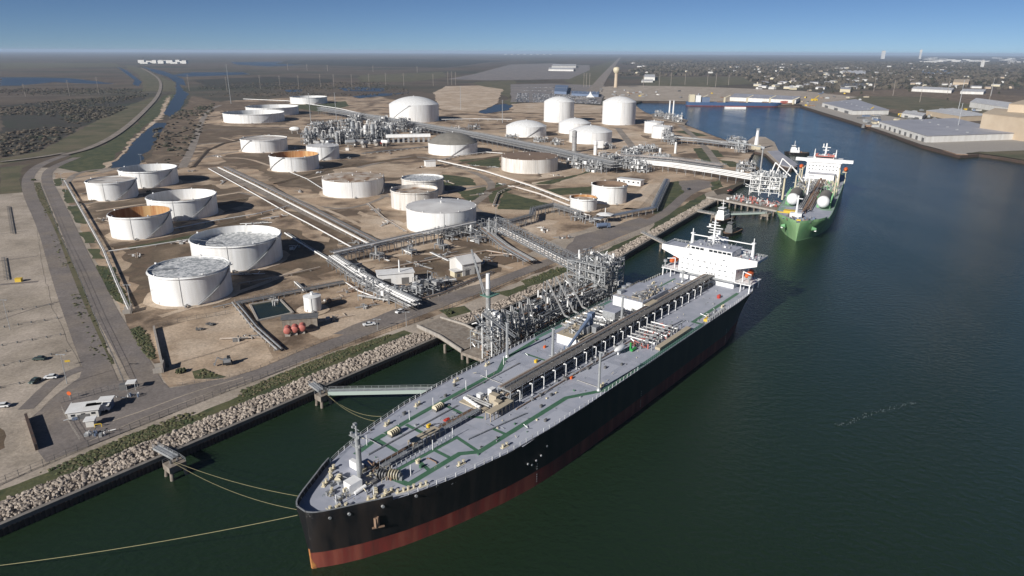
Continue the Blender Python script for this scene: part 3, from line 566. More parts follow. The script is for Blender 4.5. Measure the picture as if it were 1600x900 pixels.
# railing
def rail(name, pts, parent, m='ship_white', h=1.1, step=2.0, th=.07, post=.1):
    b = MB()
    for a, c in zip(pts, pts[1:]):
        a = Vector(a); c = Vector(c); L = (c-a).length; k = max(1, int(L/step))
        for z in (h, h*.5): b.beam(a+Vector((0, 0, z)), c+Vector((0, 0, z)), th)
        for i in range(k+1): p = a.lerp(c, i/k); b.beam(p, p+Vector((0, 0, h)), post)
    return b.build(name, m, parent)
for s in (-1, 1):
    rail('railing', [(x, s*(edge(x)-.5), DK) for x in (16, 20, 25, 30, 36, 42, 50, 60, 70, 85, 118)], tk, step=2.2, th=.05, post=.16, h=1.3)
    rail('railing', [(x, s*(edge(x)-.5), DK) for x in (172, 200, 218)], tk, step=2.2, th=.05, post=.16, h=1.3)
    rail('green_rail', [(118, s*22.4, DK), (172, s*22.4, DK)], tk, 'rail_green', h=1.5, step=1.5, th=.12, post=.12)
    b = MB(); b.box((145, s*21.4, DK+.02), (54, 1.5, .04)); b.build('green_waterway', 'rail_green', tk)
# painted walkways
def walk(pts, wd, b, z):
    pts = [Vector(p) for p in pts]; Lf, Rt = strip_pts(pts, wd)
    if len(pts) > 2:
        for i in range(1, len(pts)-1):
            a = (pts[i]-pts[i-1]).normalized(); c = (pts[i+1]-pts[i]).normalized(); t = (a+c).normalized(); nn = Vector((-t.y, t.x)); k = wd/2/max(.4, nn.dot(Vector((-a.y, a.x)))); Lf[i] = pts[i]+nn*k; Rt[i] = pts[i]-nn*k
    n = len(pts); b.add([(p.x, p.y, z) for p in Lf]+[(p.x, p.y, z) for p in Rt], [(i+n, i+1+n, i+1, i) for i in range(n-1)])
b = MB(); z = DK+.006
for pts, wd in (([(23, 10.6), (31.7, 12.3), (50, 13.3), (87.4, 14.0), (95.9, 18.7), (118, 20.6)], 1.7), ([(172, 20), (176, 16), (206, 14.2), (219, 14.2)], 1.0), ([(31.7, 11.5), (31.2, 1.8)], 1.2), ([(42.5, 11.8), (42.3, 2)], 1.2), ([(58.1, 12), (57.6, 1), (60, -3)], 1.2),
                ([(22.2, -6.0), (22.9, -10.6), (41.3, -10.9), (45.5, -14.4), (86.1, -14.9), (98.1, -21.4), (118, -21.4)], 1.7), ([(172, -21.4), (172, -17.4), (217.9, -17.6)], 1.6), ([(24.3, -3.6), (46.9, -4.6), (45.5, -13.5)], 1.1), ([(31.8, -4.6), (30.6, -10.0)], 1.1), ([(38.2, -4.8), (38.2, -10)], 1.1), ([(57, -9), (57, -14)], 1.1),
                ([(104, 16), (104, 4)], .9), ([(193, 14.6), (190, -1)], .8)):
    z += .004; b = MB(); walk(pts, wd, b, z); b.build('walkway_marking', 'deck_green', tk)
b = MB(); z = DK+.005
for q in ([66, -19.5, 22, 5], [88, 8, 14, 12], [110, -12, 14, 8], [38, 8, 9, 7], [46, 6, 12, 9], [200, 0, 14, 10], [76, -19.5, 5, 4]): b = MB(); b.box((q[0], q[1], z), (q[2], q[3], .004)); z += .0005; b.build('repainted_patch', 'deck_patch', tk)
# foremast
m = MB(); m.tube((17, 1.2, DK), (17, 1.2, DK+12.2), .75, .5, 12); m.build('mast', 'galv', tk)
m = MB(); m.box((17, 1.2, DK+12.3), (2.2, 3.4, .15)); m.box((17, 1.2, DK+9.4), (1.8, 3.0, .12)); m.tube((17, 1.2, DK+12.3), (17, 1.2, DK+15.6), .25, n=8)
for y in (-.3, 2.7): m.box((16.6, y, DK+12.7), (.5, .5, .6)); m.box((16.6, y, DK+10), (.5, .4, .6)); m.beam((17, 1.2, DK+11), (17, y, DK+12.3), .15)
m.beam((17, 0, DK+14.2), (17, 2.4, DK+14.2), .15); m.box((16.8, 1.2, DK+15.7), (.8, .8, .5)); m.box((16.8, 2.2, DK+14.5), (.5, .5, .5)); m.build('mast_platform', 'galv', tk)
m = MB(); m.beam((17.8, 1.2, DK), (17.8, 1.2, DK+12), .4, .12); m.build('mast_ladder', 'steel', tk)
m = MB(); m.box((13.2, -.9, DK+1.1), (3.4, 3.0, 2.2)); m.tube((11.6, -3.6, DK+.4), (14.8, -3.9, DK+1.0), .5, n=10); m.add([(11, .8, DK+2.2), (15, .8, DK+2.2), (15, -2.4, DK+2.2), (11, -2.4, DK+2.2), (10, -3.4, DK+.2), (14, -3.6, DK+.2)], [(3, 2, 5, 4)]); m.build('forecastle_hatch', 'ship_white', tk)
m = MB()
m.box((18.8, 4.6, DK+1.2), (1.2, 4.6, 2.2)); m.build('forward_screen', 'ship_white', tk)
def winch(x, y, rz, n, col, r=1.0, name='mooring_winch', wid=.75, parent=None):
    b = MB(); ca, sa = math.cos(rz), math.sin(rz)
    for i in range(n):
        a = (i-(n-1)/2)*wid
        b.tube((x+a*ca, y+a*sa, DK+r), (x+(a+.15)*ca, y+(a+.15)*sa, DK+r), r, n=14, mi=0)
        b.tube((x+(a+.15)*ca, y+(a+.15)*sa, DK+r), (x+(a+wid)*ca, y+(a+wid)*sa, DK+r), r*.6, n=10, mi=1)
        b.box((x+a*ca, y+a*sa, DK+r*.4), (.2, 1.6, r*.8), rz, mi=1)
    b.box((x+((n)/2*wid+.4)*ca, y+((n)/2*wid+.4)*sa, DK+.6), (.9, .9, 1.2), rz, mi=2)
    return b.build(name, [col, 'dark_steel', 'steel'], parent or tk)
winch(36.3, 10.2, 0.05, 5, 'cream'); winch(54.6, 10.9, 0.05, 5, 'cream'); winch(22.4, -5.9, -1.2, 4, 'cream', 1.3); winch(20.4, -3.3, -1.2, 3, 'dark_steel', 1.3); winch(19.5, 3.6, -.6, 2, 'orange_paint', .9); winch(12.6, 4.2, .6, 3, 'cream', .8); winch(15.3, -7.0, .9, 3, 'cream', .6)
def bollard(x, y, rz=0):
    b = MB(); ca, sa = math.cos(rz), math.sin(rz)
    for d in (-.75, .75): b.tube((x+d*ca, y+d*sa, DK), (x+d*ca, y+d*sa, DK+1.0), .32, n=8); b.tube((x+d*ca, y+d*sa, DK+1.0), (x+d*ca, y+d*sa, DK+1.12), .42, n=8)
    b.box((x, y, DK+.1), (2.6, 1.0, .2), rz); b.build('bollard', 'cream', tk)
for x, y, r_ in ((52.6, 17.6, .1), (39, 16, .2), (37.9, -14.8, -.1), (51.8, -18.2, -.1), (8.3, 1.3, .8), (14.5, 9.4, .4), (9.5, 5.6, .5), (12.3, 7, 1), (17.5, -9.3, -.5), (19.5, -11.6, -.4), (13, -8.3, -.6), (15.6, -10.0, .2), (6.6, -5.4, -.7), (4.6, -4.4, -.7), (22, -12.6, -.3), (25, -13.9, -.3), (72, 19.8, 0), (88, 20, 0), (100, -19.3, 0), (180, -19.8, 0), (205, 18.5, 0), (196, -19.6, 0)): bollard(x, y, r_)
for x, y, c, s in ((45.5, 5.6, 'yellow_paint', 1), (50.6, 3.3, 'red_paint', 1.3), (100.5, 8.4, 'yellow_paint', 1), (98, -8.5, 'orange_paint', .8), (31, -5.4, 'cream', 1), (112.6, 13.6, 'orange_paint', .8), (206, -13.5, 'red_paint', 1.4), (46, 16.6, 'dark_steel', .9), (69, 17.8, 'dark_steel', .8), (62, 15, 'dark_steel', .8), (76, -12.4, 'dark_steel', .8), (84, -10.4, 'dark_steel', .8), (70, -18.6, 'dark_steel', .8), (112, -13, 'dark_steel', .8), (118, -16, 'dark_steel', .7), (30, -7.6, 'dark_green_', .8)):
    b = MB(); q = Vector((x, y, DK)); m0 = 'deck_green' if c == 'dark_green_' else c
    b.tube(q, q+Vector((0, 0, .7*s)), .55*s, n=10); b.box((x+.2, y, DK+.8*s), (1.3*s, .9*s, .3*s)); b.tube(q+Vector((0, 0, .9*s)), q+Vector((.9*s, 0, .9*s)), .25*s, n=8); b.build('deck_fitting', m0, tk)
# fore catwalk
b = MB()
for a, c in (((22.5, -.9), (37, -.8)), ((44, 0), (61, -.2))):
    b.beam((*a, DK+1.5), (*c, DK+1.5), 1.5, .15, mi=0); k = int((c[0]-a[0])/2)
    for i in range(k+1):
        p = Vector(a).lerp(Vector(c), i/k)
        for dy in (-.7, .7): b.beam((p.x, p.y+dy, DK), (p.x, p.y+dy, DK+2.6), .12, mi=1)
    for dy in (-.7, .7): b.beam((a[0], a[1]+dy, DK+2.6), (c[0], c[1]+dy, DK+2.6), .08, mi=1)
    for j in range(4): b.tube((a[0], a[1]+1.3+j*.5, DK+.7), (c[0], c[1]+1.3+j*.5, DK+.7), .16, n=6, mi=2)
b.build('fore_catwalk', ['steel', 'galv', 'pipe_rust'], tk)
for x0, x1, y in ((34, 44, .4), (59.5, 70, -5.3)):
    b = MB(); b.box(((x0+x1)/2, y, DK+2.6), (x1-x0, 2.4, .25)); 
    for i in range(7):
        for dy in (-1, 1): b.beam((x0+(x1-x0)*i/6, y+dy, DK), (x0+(x1-x0)*i/6, y+dy, DK+2.6), .2)
    b.build('access_platform', 'tan_grating', tk)
b = MB()
for i, y in enumerate((1.5, 3, 4.5, 6, 7.5)): b.tube((62.5+i*.35, y-1, DK+1.2), (62.5+i*.35, y+1, DK+1.2), .5, n=8, mi=0)
b.box((63, 3.6, DK+.6), (2.6, 10, .4), mi=1); b.tube((65, -1, DK+1), (65, 9, DK+1), .35, n=8, mi=2); b.tube((66, -1, DK+1), (66, 9, DK+1), .35, n=8, mi=2); b.box((68, -.5, DK+2), (2, 3, 3.6), mi=3); b.box((66, -3.6, DK+1.8), (2, 2, 3.2), mi=3)
b.build('hose_rack', ['white_paint', 'tan_grating', 'pipe_grey', 'tan_grating'], tk)
random.seed(11)
def clutter(parent, name, x0, x1, y0, y1, z, n, mats, s=1.0, hmax=2.0):
    """valves, pipes and small frames packed on a deck area"""
    b = MB()
    for i in range(n):
        x, y = random.uniform(x0, x1), random.uniform(y0, y1); k = random.random(); mi = random.randrange(len(mats))
        if k < .3: L = random.uniform(1, 4)*s; a = random.choice((0, PI/2)); b.tube((x, y, z+random.uniform(.3, hmax)), (x+L*math.cos(a), y+L*math.sin(a), z+random.uniform(.3, hmax)), .18*s, n=6, mi=mi)
        elif k < .55: b.tube((x, y, z), (x, y, z+random.uniform(.8, hmax)*s), .3*s, n=8, mi=mi)
        elif k < .75: b.box((x, y, z+.5*s), (random.uniform(.6, 1.8)*s, random.uniform(.6, 1.5)*s, random.uniform(.8, 1.6)*s), 0, mi)
        else:
            h = random.uniform(1, hmax)*s; b.beam((x, y, z), (x, y, z+h), .1*s, mi=mi); b.beam((x, y, z+h), (x+1.5*s, y, z+h), .1*s, mi=mi); b.beam((x+1.5*s, y, z), (x+1.5*s, y, z+h), .1*s, mi=mi)
    return b.build(name, mats, parent, kind='stuff' if n >= 50 else None)
clutter(tk, 'deck_valves', 66, 76, -2, 5, DK, 60, ['steel', 'pipe_grey', 'tan_grating'], .9)
clutter(tk, 'deck_valves', 42, 56, 1.4, 4.4, DK, 50, ['steel', 'dark_steel', 'pipe_grey'], .7, 1.2)
clutter(tk, 'deck_valves', 6, 16, -6, 4, DK, 30, ['steel', 'galv', 'cream'], .8, 1.4)
clutter(tk, 'deck_valves', 17, 24, -6, 3, DK, 40, ['dark_steel', 'pipe_rust', 'cream'], .9, 1.8)
b = MB(); b.box((71, 3.2, DK+1.7), (2.2, 1.6, 3.4)); b.build('valve_locker', 'ship_white', tk); b = MB(); b.box((68, 5.5, DK+1), (1.6, 1.6, 2)); b.build('valve_locker', 'ship_white', tk)
# main pipe bridge: frames, deck pipes, grating
X0, X1 = 71, 221; fr = MB()
for y in (-4.4, .6): fr.beam((0, y, 0), (0, y, 4.6), .26)
fr.beam((0, -4.6, 4.6), (0, .8, 4.6), .3); fr.beam((0, -4.4, 2.4), (0, .6, 2.4), .2); fr.beam((0, -4.4, 0), (0, .6, 2.4), .14); fm = fr.mesh('bridge_frame', 'galv')
for i in range(27): part('bridge_frame', fm, tk, (X0+i*(X1-X0)/26, 0, DK))
b = MB(); b.beam((X0, -3.2, DK+4.95), (X1, -3.2, DK+4.95), 2.3, .12); b.build('catwalk', 'dark_grating', tk)
for i, (y, r_, z, m0) in enumerate(((-1.7, .28, 5.15, 'dark_steel'), (-1.05, .22, 5.1, 'pipe_grey'), (-.5, .25, 5.1, 'pipe_rust'), (0, .18, 5.05, 'pipe_grey'), (.4, .16, 5.0, 'pipe_tan'), (-3.6, .3, 2.85, 'pipe_grey'), (-2.7, .3, 2.85, 'pipe_rust'), (-1.4, .38, 2.9, 'pipe_grey'), (-3.6, .36, .7, 'dark_steel'), (-2.4, .36, .7, 'dark_steel'), (-1, .36, .7, 'steel'), (1.8, .3, .6, 'pipe_grey'), (2.8, .3, .6, 'steel'))):
    b = MB(); b.tube((X0, y, DK+z), (X1-(1 if z > 4 else 0), y, DK+z), r_, n=8); b.build('cargo_pipe', m0, tk, smooth=True)
for y in (-4.4, -2.0): rail('catwalk_rail', [(X0, y, DK+5), (X1, y, DK+5)], tk, 'steel', step=3)
lp = MB(); lp.beam((0, 0, 0), (0, 0, 4.2), .22); lp.beam((0, 0, 4.2), (0, .9, 4.2), .2); lp.box((0, .8, 4.1), (.5, .5, .3)); lm = lp.mesh('deck_lamp', 'ship_white')
for i in range(22): part('deck_lamp', lm, tk, (74+i*6.2, -5.8, DK))
for i, (x, y) in enumerate(((28, 11.8), (45, 13), (55, 13.2), (70, 13.4), (80, 13.4), (92, 16), (6, -3.8), (14, -8), (26, -8.2), (38, -4), (46, -3.8))):
    p_ = MB(); p_.beam((x, y, DK), (x, y, DK+3.2), .18); p_.build('light_post', 'ship_white', tk)
rail('walkway_rail', [(24.3, -2.9, DK), (46.5, -3.9, DK)], tk, step=1.5, th=.05, post=.16, h=1.6)
# tall posts
for x, y, h in ((97.7, 19.2, 13), (103.6, 3.4, 13.2), (97, -20.0, 13.5), (146, .9, 14), (216, 9, 6)):
    p_ = MB(); p_.tube((x, y, DK), (x, y, DK+h), .55 if x != 97 else .4, .42, n=10); p_.tube((x, y, DK), (x, y, DK+.8), .9, .6, n=10); p_.beam((x, y-.9, DK+h), (x, y+.9, DK+h), .25); p_.build('vent_post', 'galv', tk, smooth=True)
# midships houses
def house(x0, x1, y0, y1, h, wall, roof, name, over=.4, z=DK):
    b = MB(); b.box(((x0+x1)/2, (y0+y1)/2, z+h/2), (x1-x0, y1-y0, h)); o = b.build(name, wall, tk)
    r_ = MB(); r_.box(((x0+x1)/2, (y0+y1)/2, z+h+.1), (x1-x0+over, y1-y0+over, .2)); r_.build('roof_deck', roof, o); return o
house(163.5, 186, 1.5, 15.5, 6.2, 'ship_white', 'deck_grey', 'pump_house')
house(164.5, 172, -1.2, 1.4, 5.2, 'ship_white', 'tan_grating', 'pump_annex')
house(119.8, 133, 3.2, 13.2, 3.5, 'ship_white', 'tan_grating', 'manifold_house'); house(120.5, 126, -.9, 3.0, 3.2, 'ship_white', 'steel', 'manifold_annex')
house(148.5, 156, 5.5, 11.2, 5.0, 'galv', 'deck_grey', 'deck_store')
clutter(tk, 'roof_machinery', 165, 184, 2, 8, DK+6.3, 90, ['steel', 'tan_grating', 'dark_steel', 'pipe_grey'], .9, 1.6)
rail('roof_rail', [(163.6, 1.6, DK+6.3), (163.6, 15.4, DK+6.3), (185.8, 15.4, DK+6.3)], tk, 'tan_grating')
for x, y in ((176, 17.5), (180, 17.6)): b = MB(); b.tube((x, y, DK), (x, y, DK+5.5), .7, n=10); b.tube((x, y, DK+5.5), (x, y, DK+6.8), 1.2, n=10); b.build('mushroom_vent', 'galv', tk, smooth=True)
b = MB(); b.box((168, 14.5, DK+7), (3, 2, 1.6)); b.build('vent_box', 'galv', tk)
b = MB(); b.tube((127, 5, DK+3.6), (127, 5, DK+6.5), 1.5, n=12); b.box((130, 3, DK+5), (3, 3, 2.4)); b.build('crane_machinery', 'steel', tk)
b = MB(); b.tube((112, 4.2, DK), (112, 4.2, DK+3.4), .35, n=8); b.tube((114, 3.8, DK+2.8), (130, 5.4, DK+9.2), .5, .75, n=8); b.tube((131, 5.5, DK+3.6), (131, 5.5, DK+10), .9, n=10); b.box((131, 5.5, DK+9.6), (2.4, 2, 2)); b.build('cargo_crane', 'blue_grey', tk)
clutter(tk, 'roof_machinery', 121, 132, 4, 12.5, DK+3.6, 40, ['steel', 'pipe_grey', 'tan_grating'], .9, 1.6)
clutter(tk, 'deck_valves', 106, 119, 1.6, 6.6, DK, 80, ['steel', 'galv', 'pipe_grey'], .8, 1.8)
clutter(tk, 'deck_valves', 134, 163, 1.8, 12, DK, 170, ['steel', 'galv', 'dark_steel', 'pipe_grey'], 1.0, 3.2)
clutter(tk, 'deck_valves', 186, 216, 1.4, 5.5, DK, 90, ['steel', 'galv', 'dark_steel', 'tan_grating'], 1.0, 2.2)
clutter(tk, 'deck_valves', 76, 160, -9.0, -5.2, DK, 70, ['dark_steel', 'steel'], .8, 1.0)
for s in (-1, 1):      # manifolds athwart
    for i in range(9 if s > 0 else 7):
        x = 133+i*3.1+(0 if s > 0 else 6); y1 = 20 if s > 0 else -17.5
        b = MB(); b.tube((x, 1.5*s if s > 0 else -6, DK+1.6), (x, y1, DK+1.6), .38 if s > 0 else .26, n=8, mi=0); b.tube((x, y1, DK+1.6), (x, y1+s*.3, DK+1.6), .65, n=10, mi=0); b.box((x, y1-s*3, DK+1.9), (.9, 1.3, 1.6), mi=1)
        for q in (.35, .7): b.beam((x, y1*q, DK), (x, y1*q, DK+1.6), .25, mi=1)
        b.build('manifold_pipe', [('white_paint' if i % 2 else 'pipe_grey') if s > 0 else ('pipe_grey' if i % 3 else 'white_paint'), 'steel'], tk)
    b = MB(); b.box((147 if s > 0 else 150, s*19.8, DK+.9), (26, 2.0, 1.0)); b.build('drip_tray', 'tan_grating', tk)
    for i in range(7): b = MB(); x = 136+i*4; b.beam((x, s*18, DK+3.6), (x+3.4, s*18, DK+3.6), .3); b.beam((x, s*18, DK), (x, s*18, DK+3.6), .25); b.build('hose_support', 'galv', tk)
clutter(tk, 'deck_valves', 134, 160, -17, -9, DK, 150, ['steel', 'galv', 'dark_steel', 'pink_red'], .9, 2.2)
b = MB(); b.blob((126, -10.5, DK+2.2), (3.6, 1.2, .9), 3, sub=2, jit=.05); b.beam((125, -10.5, DK), (125, -10.5, DK+2), .5); b.build('work_boat', 'ship_white', tk, smooth=True)
b = MB(); b.tube((131, -12, DK), (131, -12, DK+3), .35, n=8); b.beam((131, -12, DK+3), (134, -12, DK+1.5), .35); b.tube((130, -13, DK+.6), (133, -13, DK+.6), .5, n=8); b.build('green_hose_crane', 'bright_green', tk)
b = MB(); b.beam((176, -21.8, DK+.9), (193, -21.5, DK+1.0), 1.0, .4, mi=0); b.box((177, -21, DK+.5), (3, 1.5, 1), mi=1)
for i in range(8): b.beam((177+i*2, -21.6, DK+.9), (177+i*2, -21.6, DK+2), .07)
b.build('accommodation_ladder', ['galv', 'yellow_paint'], tk); clutter(tk, 'deck_valves', 177, 192, -20.3, -19, DK, 22, ['steel', 'galv'], .7, 1.5)
# accommodation
sup = MB(); sup.box((232, 0, 25.5), (21, 28.4, 10.6)); ac = sup.build('accommodation', 'ship_white', tk)
sup = MB(); sup.box((233, 0, 18.4), (21, 27, 3.8)); sup.build('lower_house', 'ship_white', tk)
sup = MB(); sup.box((226.5, 0, 20.35), (13, 44.6, .3)); sup.build('boat_deck', 'ship_white', tk)
rail('boat_deck_rail', [(220.2, -22, 20.5), (220.2, -14.3, 20.5)], tk); rail('boat_deck_rail', [(220.2, 14.3, 20.5), (220.2, 22, 20.5)], tk)
for s in (-1, 1):
    for x in (220.5, 225, 232): p_ = MB(); p_.beam((x, s*21.6, DK), (x, s*21.6, 20.2), .45); p_.beam((x, s*17.5, DK), (x, s*17.5, 20.2), .35); p_.build('deck_support', 'ship_white', tk)
    w_ = MB()      # bridge wing with the sloping underside
    w_.add([(221.2, s*14, 26.2), (221.2, s*23.5, 29.4), (221.2, s*23.5, 31.9), (221.2, s*9, 32.0), (221.2, s*9, 28), (221.46, s*14, 26.2), (221.46, s*23.5, 29.4), (221.46, s*23.5, 31.9), (221.46, s*9, 32.0), (221.46, s*9, 28)],
           [(0, 1, 2, 3, 4), (5, 9, 8, 7, 6), (0, 5, 6, 1), (2, 1, 6, 7), (3, 2, 7, 8)]); w_.build('bridge_wing', 'ship_white', tk)
    w_ = MB(); w_.box((228, s*16.2, 30.6), (11.8, 14.6, .3)); w_.build('wing_deck', 'deck_grey', tk)
    w_ = MB(); w_.beam((222, s*23.4, 31.2), (233.8, s*23.4, 31.2), .15, 1.1); w_.build('wing_side', 'ship_white', tk); rail('wing_rail', [(233.8, s*23.4, 30.8), (233.8, s*9, 30.8)], tk)
    lb = MB(); lb.v, lb.f, lb.m = [], [], []; lb.blob((226.5, s*18.8, 23.6), (4.4, 1.6, 1.5), 1, sub=3, jit=0); lb.box((228.5, s*18.8, 25), (1.8, 1.4, .9)); lb.build('lifeboat', 'orange_paint', tk, smooth=True)
    dv = MB()
    for x in (223.4, 229.6): dv.beam((x, s*17, 20.5), (x, s*17, 25.4), .35); dv.beam((x, s*17, 25.4), (x-.4, s*21, 24.6), .35)
    dv.build('davit', 'ship_white', tk)
    q = MB(); q.tube((221, s*21, 20.5), (221, s*21, 23.3), .3, n=8); q.tube((221, s*21, 23.3), (221, s*21, 24.4), .9, n=10); q.build('life_raft', 'galv', tk)
b = MB(); b.box((226.5, 4.0 if False else -1.4, 32.4), (11, 20.5, 3.3)); wh = b.build('wheelhouse', 'ship_white', tk)
b = MB(); b.box((226.5, -1.4, 34.15), (12, 21.5, .22)); b.build('wheelhouse_roof', 'deck_grey', tk)
for i in range(9):
    if i == 5: continue
    b = MB(); b.box((220.98, -10.3+i*2.2, 32.9), (.06, 1.8, 1.0)); b.build('bridge_window', 'glass_dark', tk)
random.seed(5)
for r_, (z, ny) in enumerate(((29.3, 4), (26.9, 10), (24.3, 9), (21.9, 9))):
    for i in range(ny):
        y = -12.6+i*25.2/(ny-1) if ny > 4 else (-9.6, -8.2, 8.2, 9.6)[i]
        b = MB(); b.box((221.44, y+random.uniform(-.4, .4), z), (.06, .75 if random.random() < .8 else 1.1, .5)); b.build('window', 'window_grey', ac)
for z in (29.3, 26.9, 24.3):
    for x in (225, 229, 233, 237): b = MB(); b.box((x, -14.24, z), (.7, .06, .7)); b.build('window', 'glass_dark', ac)
b = MB()
b.tube((229, 1, 34.2), (229, 1, 46), .6, .4, n=8); b.beam((229, -3, 42), (229, 5, 42), .3); b.beam((229, -2, 39.5), (229, 4, 39.5), .3); b.box((229, 1, 37.6), (2.2, 3.2, .2)); b.beam((228.5, -1.8, 43.5), (228.5, 3.8, 43.5), .4, .3); b.tube((229, 3.4, 42), (229, 3.4, 43.6), .6, n=8); b.tube((229, -1.6, 39.6), (229, -1.6, 41), .5, n=8); b.box((229, 1, 40.8), (1.8, 4.6, .15)); b.box((229, 1, 44.6), (1.2, 3, .15)); b.build('radar_mast', 'ship_white', tk)
for y in (12.5, -17.5):
    b = MB(); b.tube((231, y, 30.6), (231, y, 37), 1.0 if y > 0 else .8, .5, n=8); b.box((231, y, 37.2), (1.6, 1.6, .5)); b.tube((231, y, 37.4), (231, y, 39.5), .2, n=6); b.build('signal_mast', 'ship_white', tk)
b = MB(); b.beam((231, 12, 36.6), (231, -17, 36.6), .5, .4); b.build('signal_yard', 'ship_white', tk)
clutter(tk, 'roof_equipment', 222.5, 231, -11, 8, 34.3, 34, ['ship_white', 'galv', 'steel'], .8, 1.8)
clutter(tk, 'roof_equipment', 224, 233, -22, -13, 30.8, 22, ['ship_white', 'galv', 'pink_red'], .7, 1.8)
clutter(tk, 'roof_equipment', 223, 233, 9, 14, 30.8, 16, ['ship_white', 'galv', 'cream'], .7, 1.8)
b = MB(); b.box((239.3, 3, 30.5), (6, 8, 9)); b.tube((239, 3, 35), (239.5, 3, 38.5), 1, n=10); b.build('funnel', 'ship_white', tk)
b = MB(); b.beam((219.2, -14.2, 20.6), (219.2, 14.2, 20.6), .1, .9); b.build('front_ledge', 'galv', tk)
# bow details
for s in (-1, 1):
    b = MB(); b.box((12.5, s*10.3, 11.2), (1.2, .8, 2.6), 0); b.tube((12.5, s*10.4, 10), (12.5, s*10.8, 13), .25, n=8); b.beam((11.3, s*9.9, 9.9), (14, s*11.3, 9.7), .35); b.build('anchor', 'pipe_rust', tk)
    for x in (.8, 3.2, 7, 14, 22): b = MB(); e = edge(x); b.tube((x-.3, s*(e-.6), DK-1.1+.4), (x-.5, s*(e+.05), DK-1.1+.4), .38, n=10); b.build('fairlead', 'galv', tk)
    b = MB(); random.seed(3); x = 22.0       # weathered name letters, too worn to read
    while x < 44:
        if not (29.2 < x < 30.6): b.beam((x, s*(interp(DKp, x)*.975+.02), DK-1.3), (x+.55, s*(interp(DKp, x+.55)*.975+.02), DK-1.3), .05, random.choice((.35, .5, .2)))
        x += random.choice((.75, .8, 1.2))
    b.build('name_lettering', 'steel', tk)
    b = MB()
    for i, (x, z) in enumerate(((58, 9.3), (59.6, 8.3), (61.4, 8.9), (63.5, 9.6), (66, 11.6))): b.tube((x, s*(interp(WLp, x)*.45+interp(DKp, x)*.55+.02), z), (x, s*(interp(WLp, x)*.45+interp(DKp, x)*.55+.3), z), .32, n=8)
    b.build('tug_marks', 'galv', tk)
    b = MB()
    for x in (62, 121, 195):
        for z in (1.5, 2.3, 3.1, 3.9, 5.8, 6.6, 7.4): h = interp(WLp, x)+(interp(DKp, x)-interp(WLp, x))*(z/DK)**1.3; b.box((x, s*(h+.03), z), (.35, .06, .3))
    b.build('draft_marks', 'galv', tk)
def rope(a, c, sag, r_, label, m0='rope', name='mooring_rope', n=14):
    a = Vector(a); c = Vector(c); pts = []
    for i in range(n+1):
        t = i/n; p = a.lerp(c, t); p.z -= sag*4*t*(1-t); pts.append(p)
    b = MB(); b.path(pts, r_, 5); o = b.build(name, m0, origin=a); o['label'] = label; o['category'] = 'rope'; return o

random.seed(77)
for x0, x1, y0, y1, n in ((24, 95, 4, 18, 45), (24, 95, -19, -7, 40), (100, 160, 13, 20, 30), (100, 215, -20, -8, 45), (186, 216, 6, 19, 28), (3, 16, -6, 6, 26)): clutter(tk, 'small_fittings', x0, x1, y0, y1, DK, n, ['steel', 'dark_steel', 'deck_green', 'galv', 'cream'], .42, 1.0)
for i, (x0, y0, x1, y1) in enumerate(((25, 7.5, 60, 7.8), (62, 12, 96, 12.2), (70, -7.6, 160, -7.9), (48, -8, 70, -11.5), (98, -11, 98, -19), (122, 14.5, 160, 14.6), (30, 8, 30, 14), (80, 5, 80, 16), (200, 6, 200, 18), (104, -8, 170, -13.5), (186, 8, 216, 8.4), (34, -6, 34, -9.5))):
    b = MB(); b.tube((x0, y0, DK+.35), (x1, y1, DK+.35), .16, n=6); L = max(1, int(math.hypot(x1-x0, y1-y0)/4))
    for k in range(L+1): b.box((x0+(x1-x0)*k/L, y0+(y1-y0)*k/L, DK+.12), (.3, .3, .24))
    b.build('small_bore_pipe', ['steel', 'pipe_grey', 'pipe_rust'][i % 3], tk)
b = MB()
for x in range(12, 216, 14): e = edge(x)-.6; b.box((x, 0, DK+.002), (.09, e*2, .004))
b.build('deck_weld_lines', 'steel', tk)
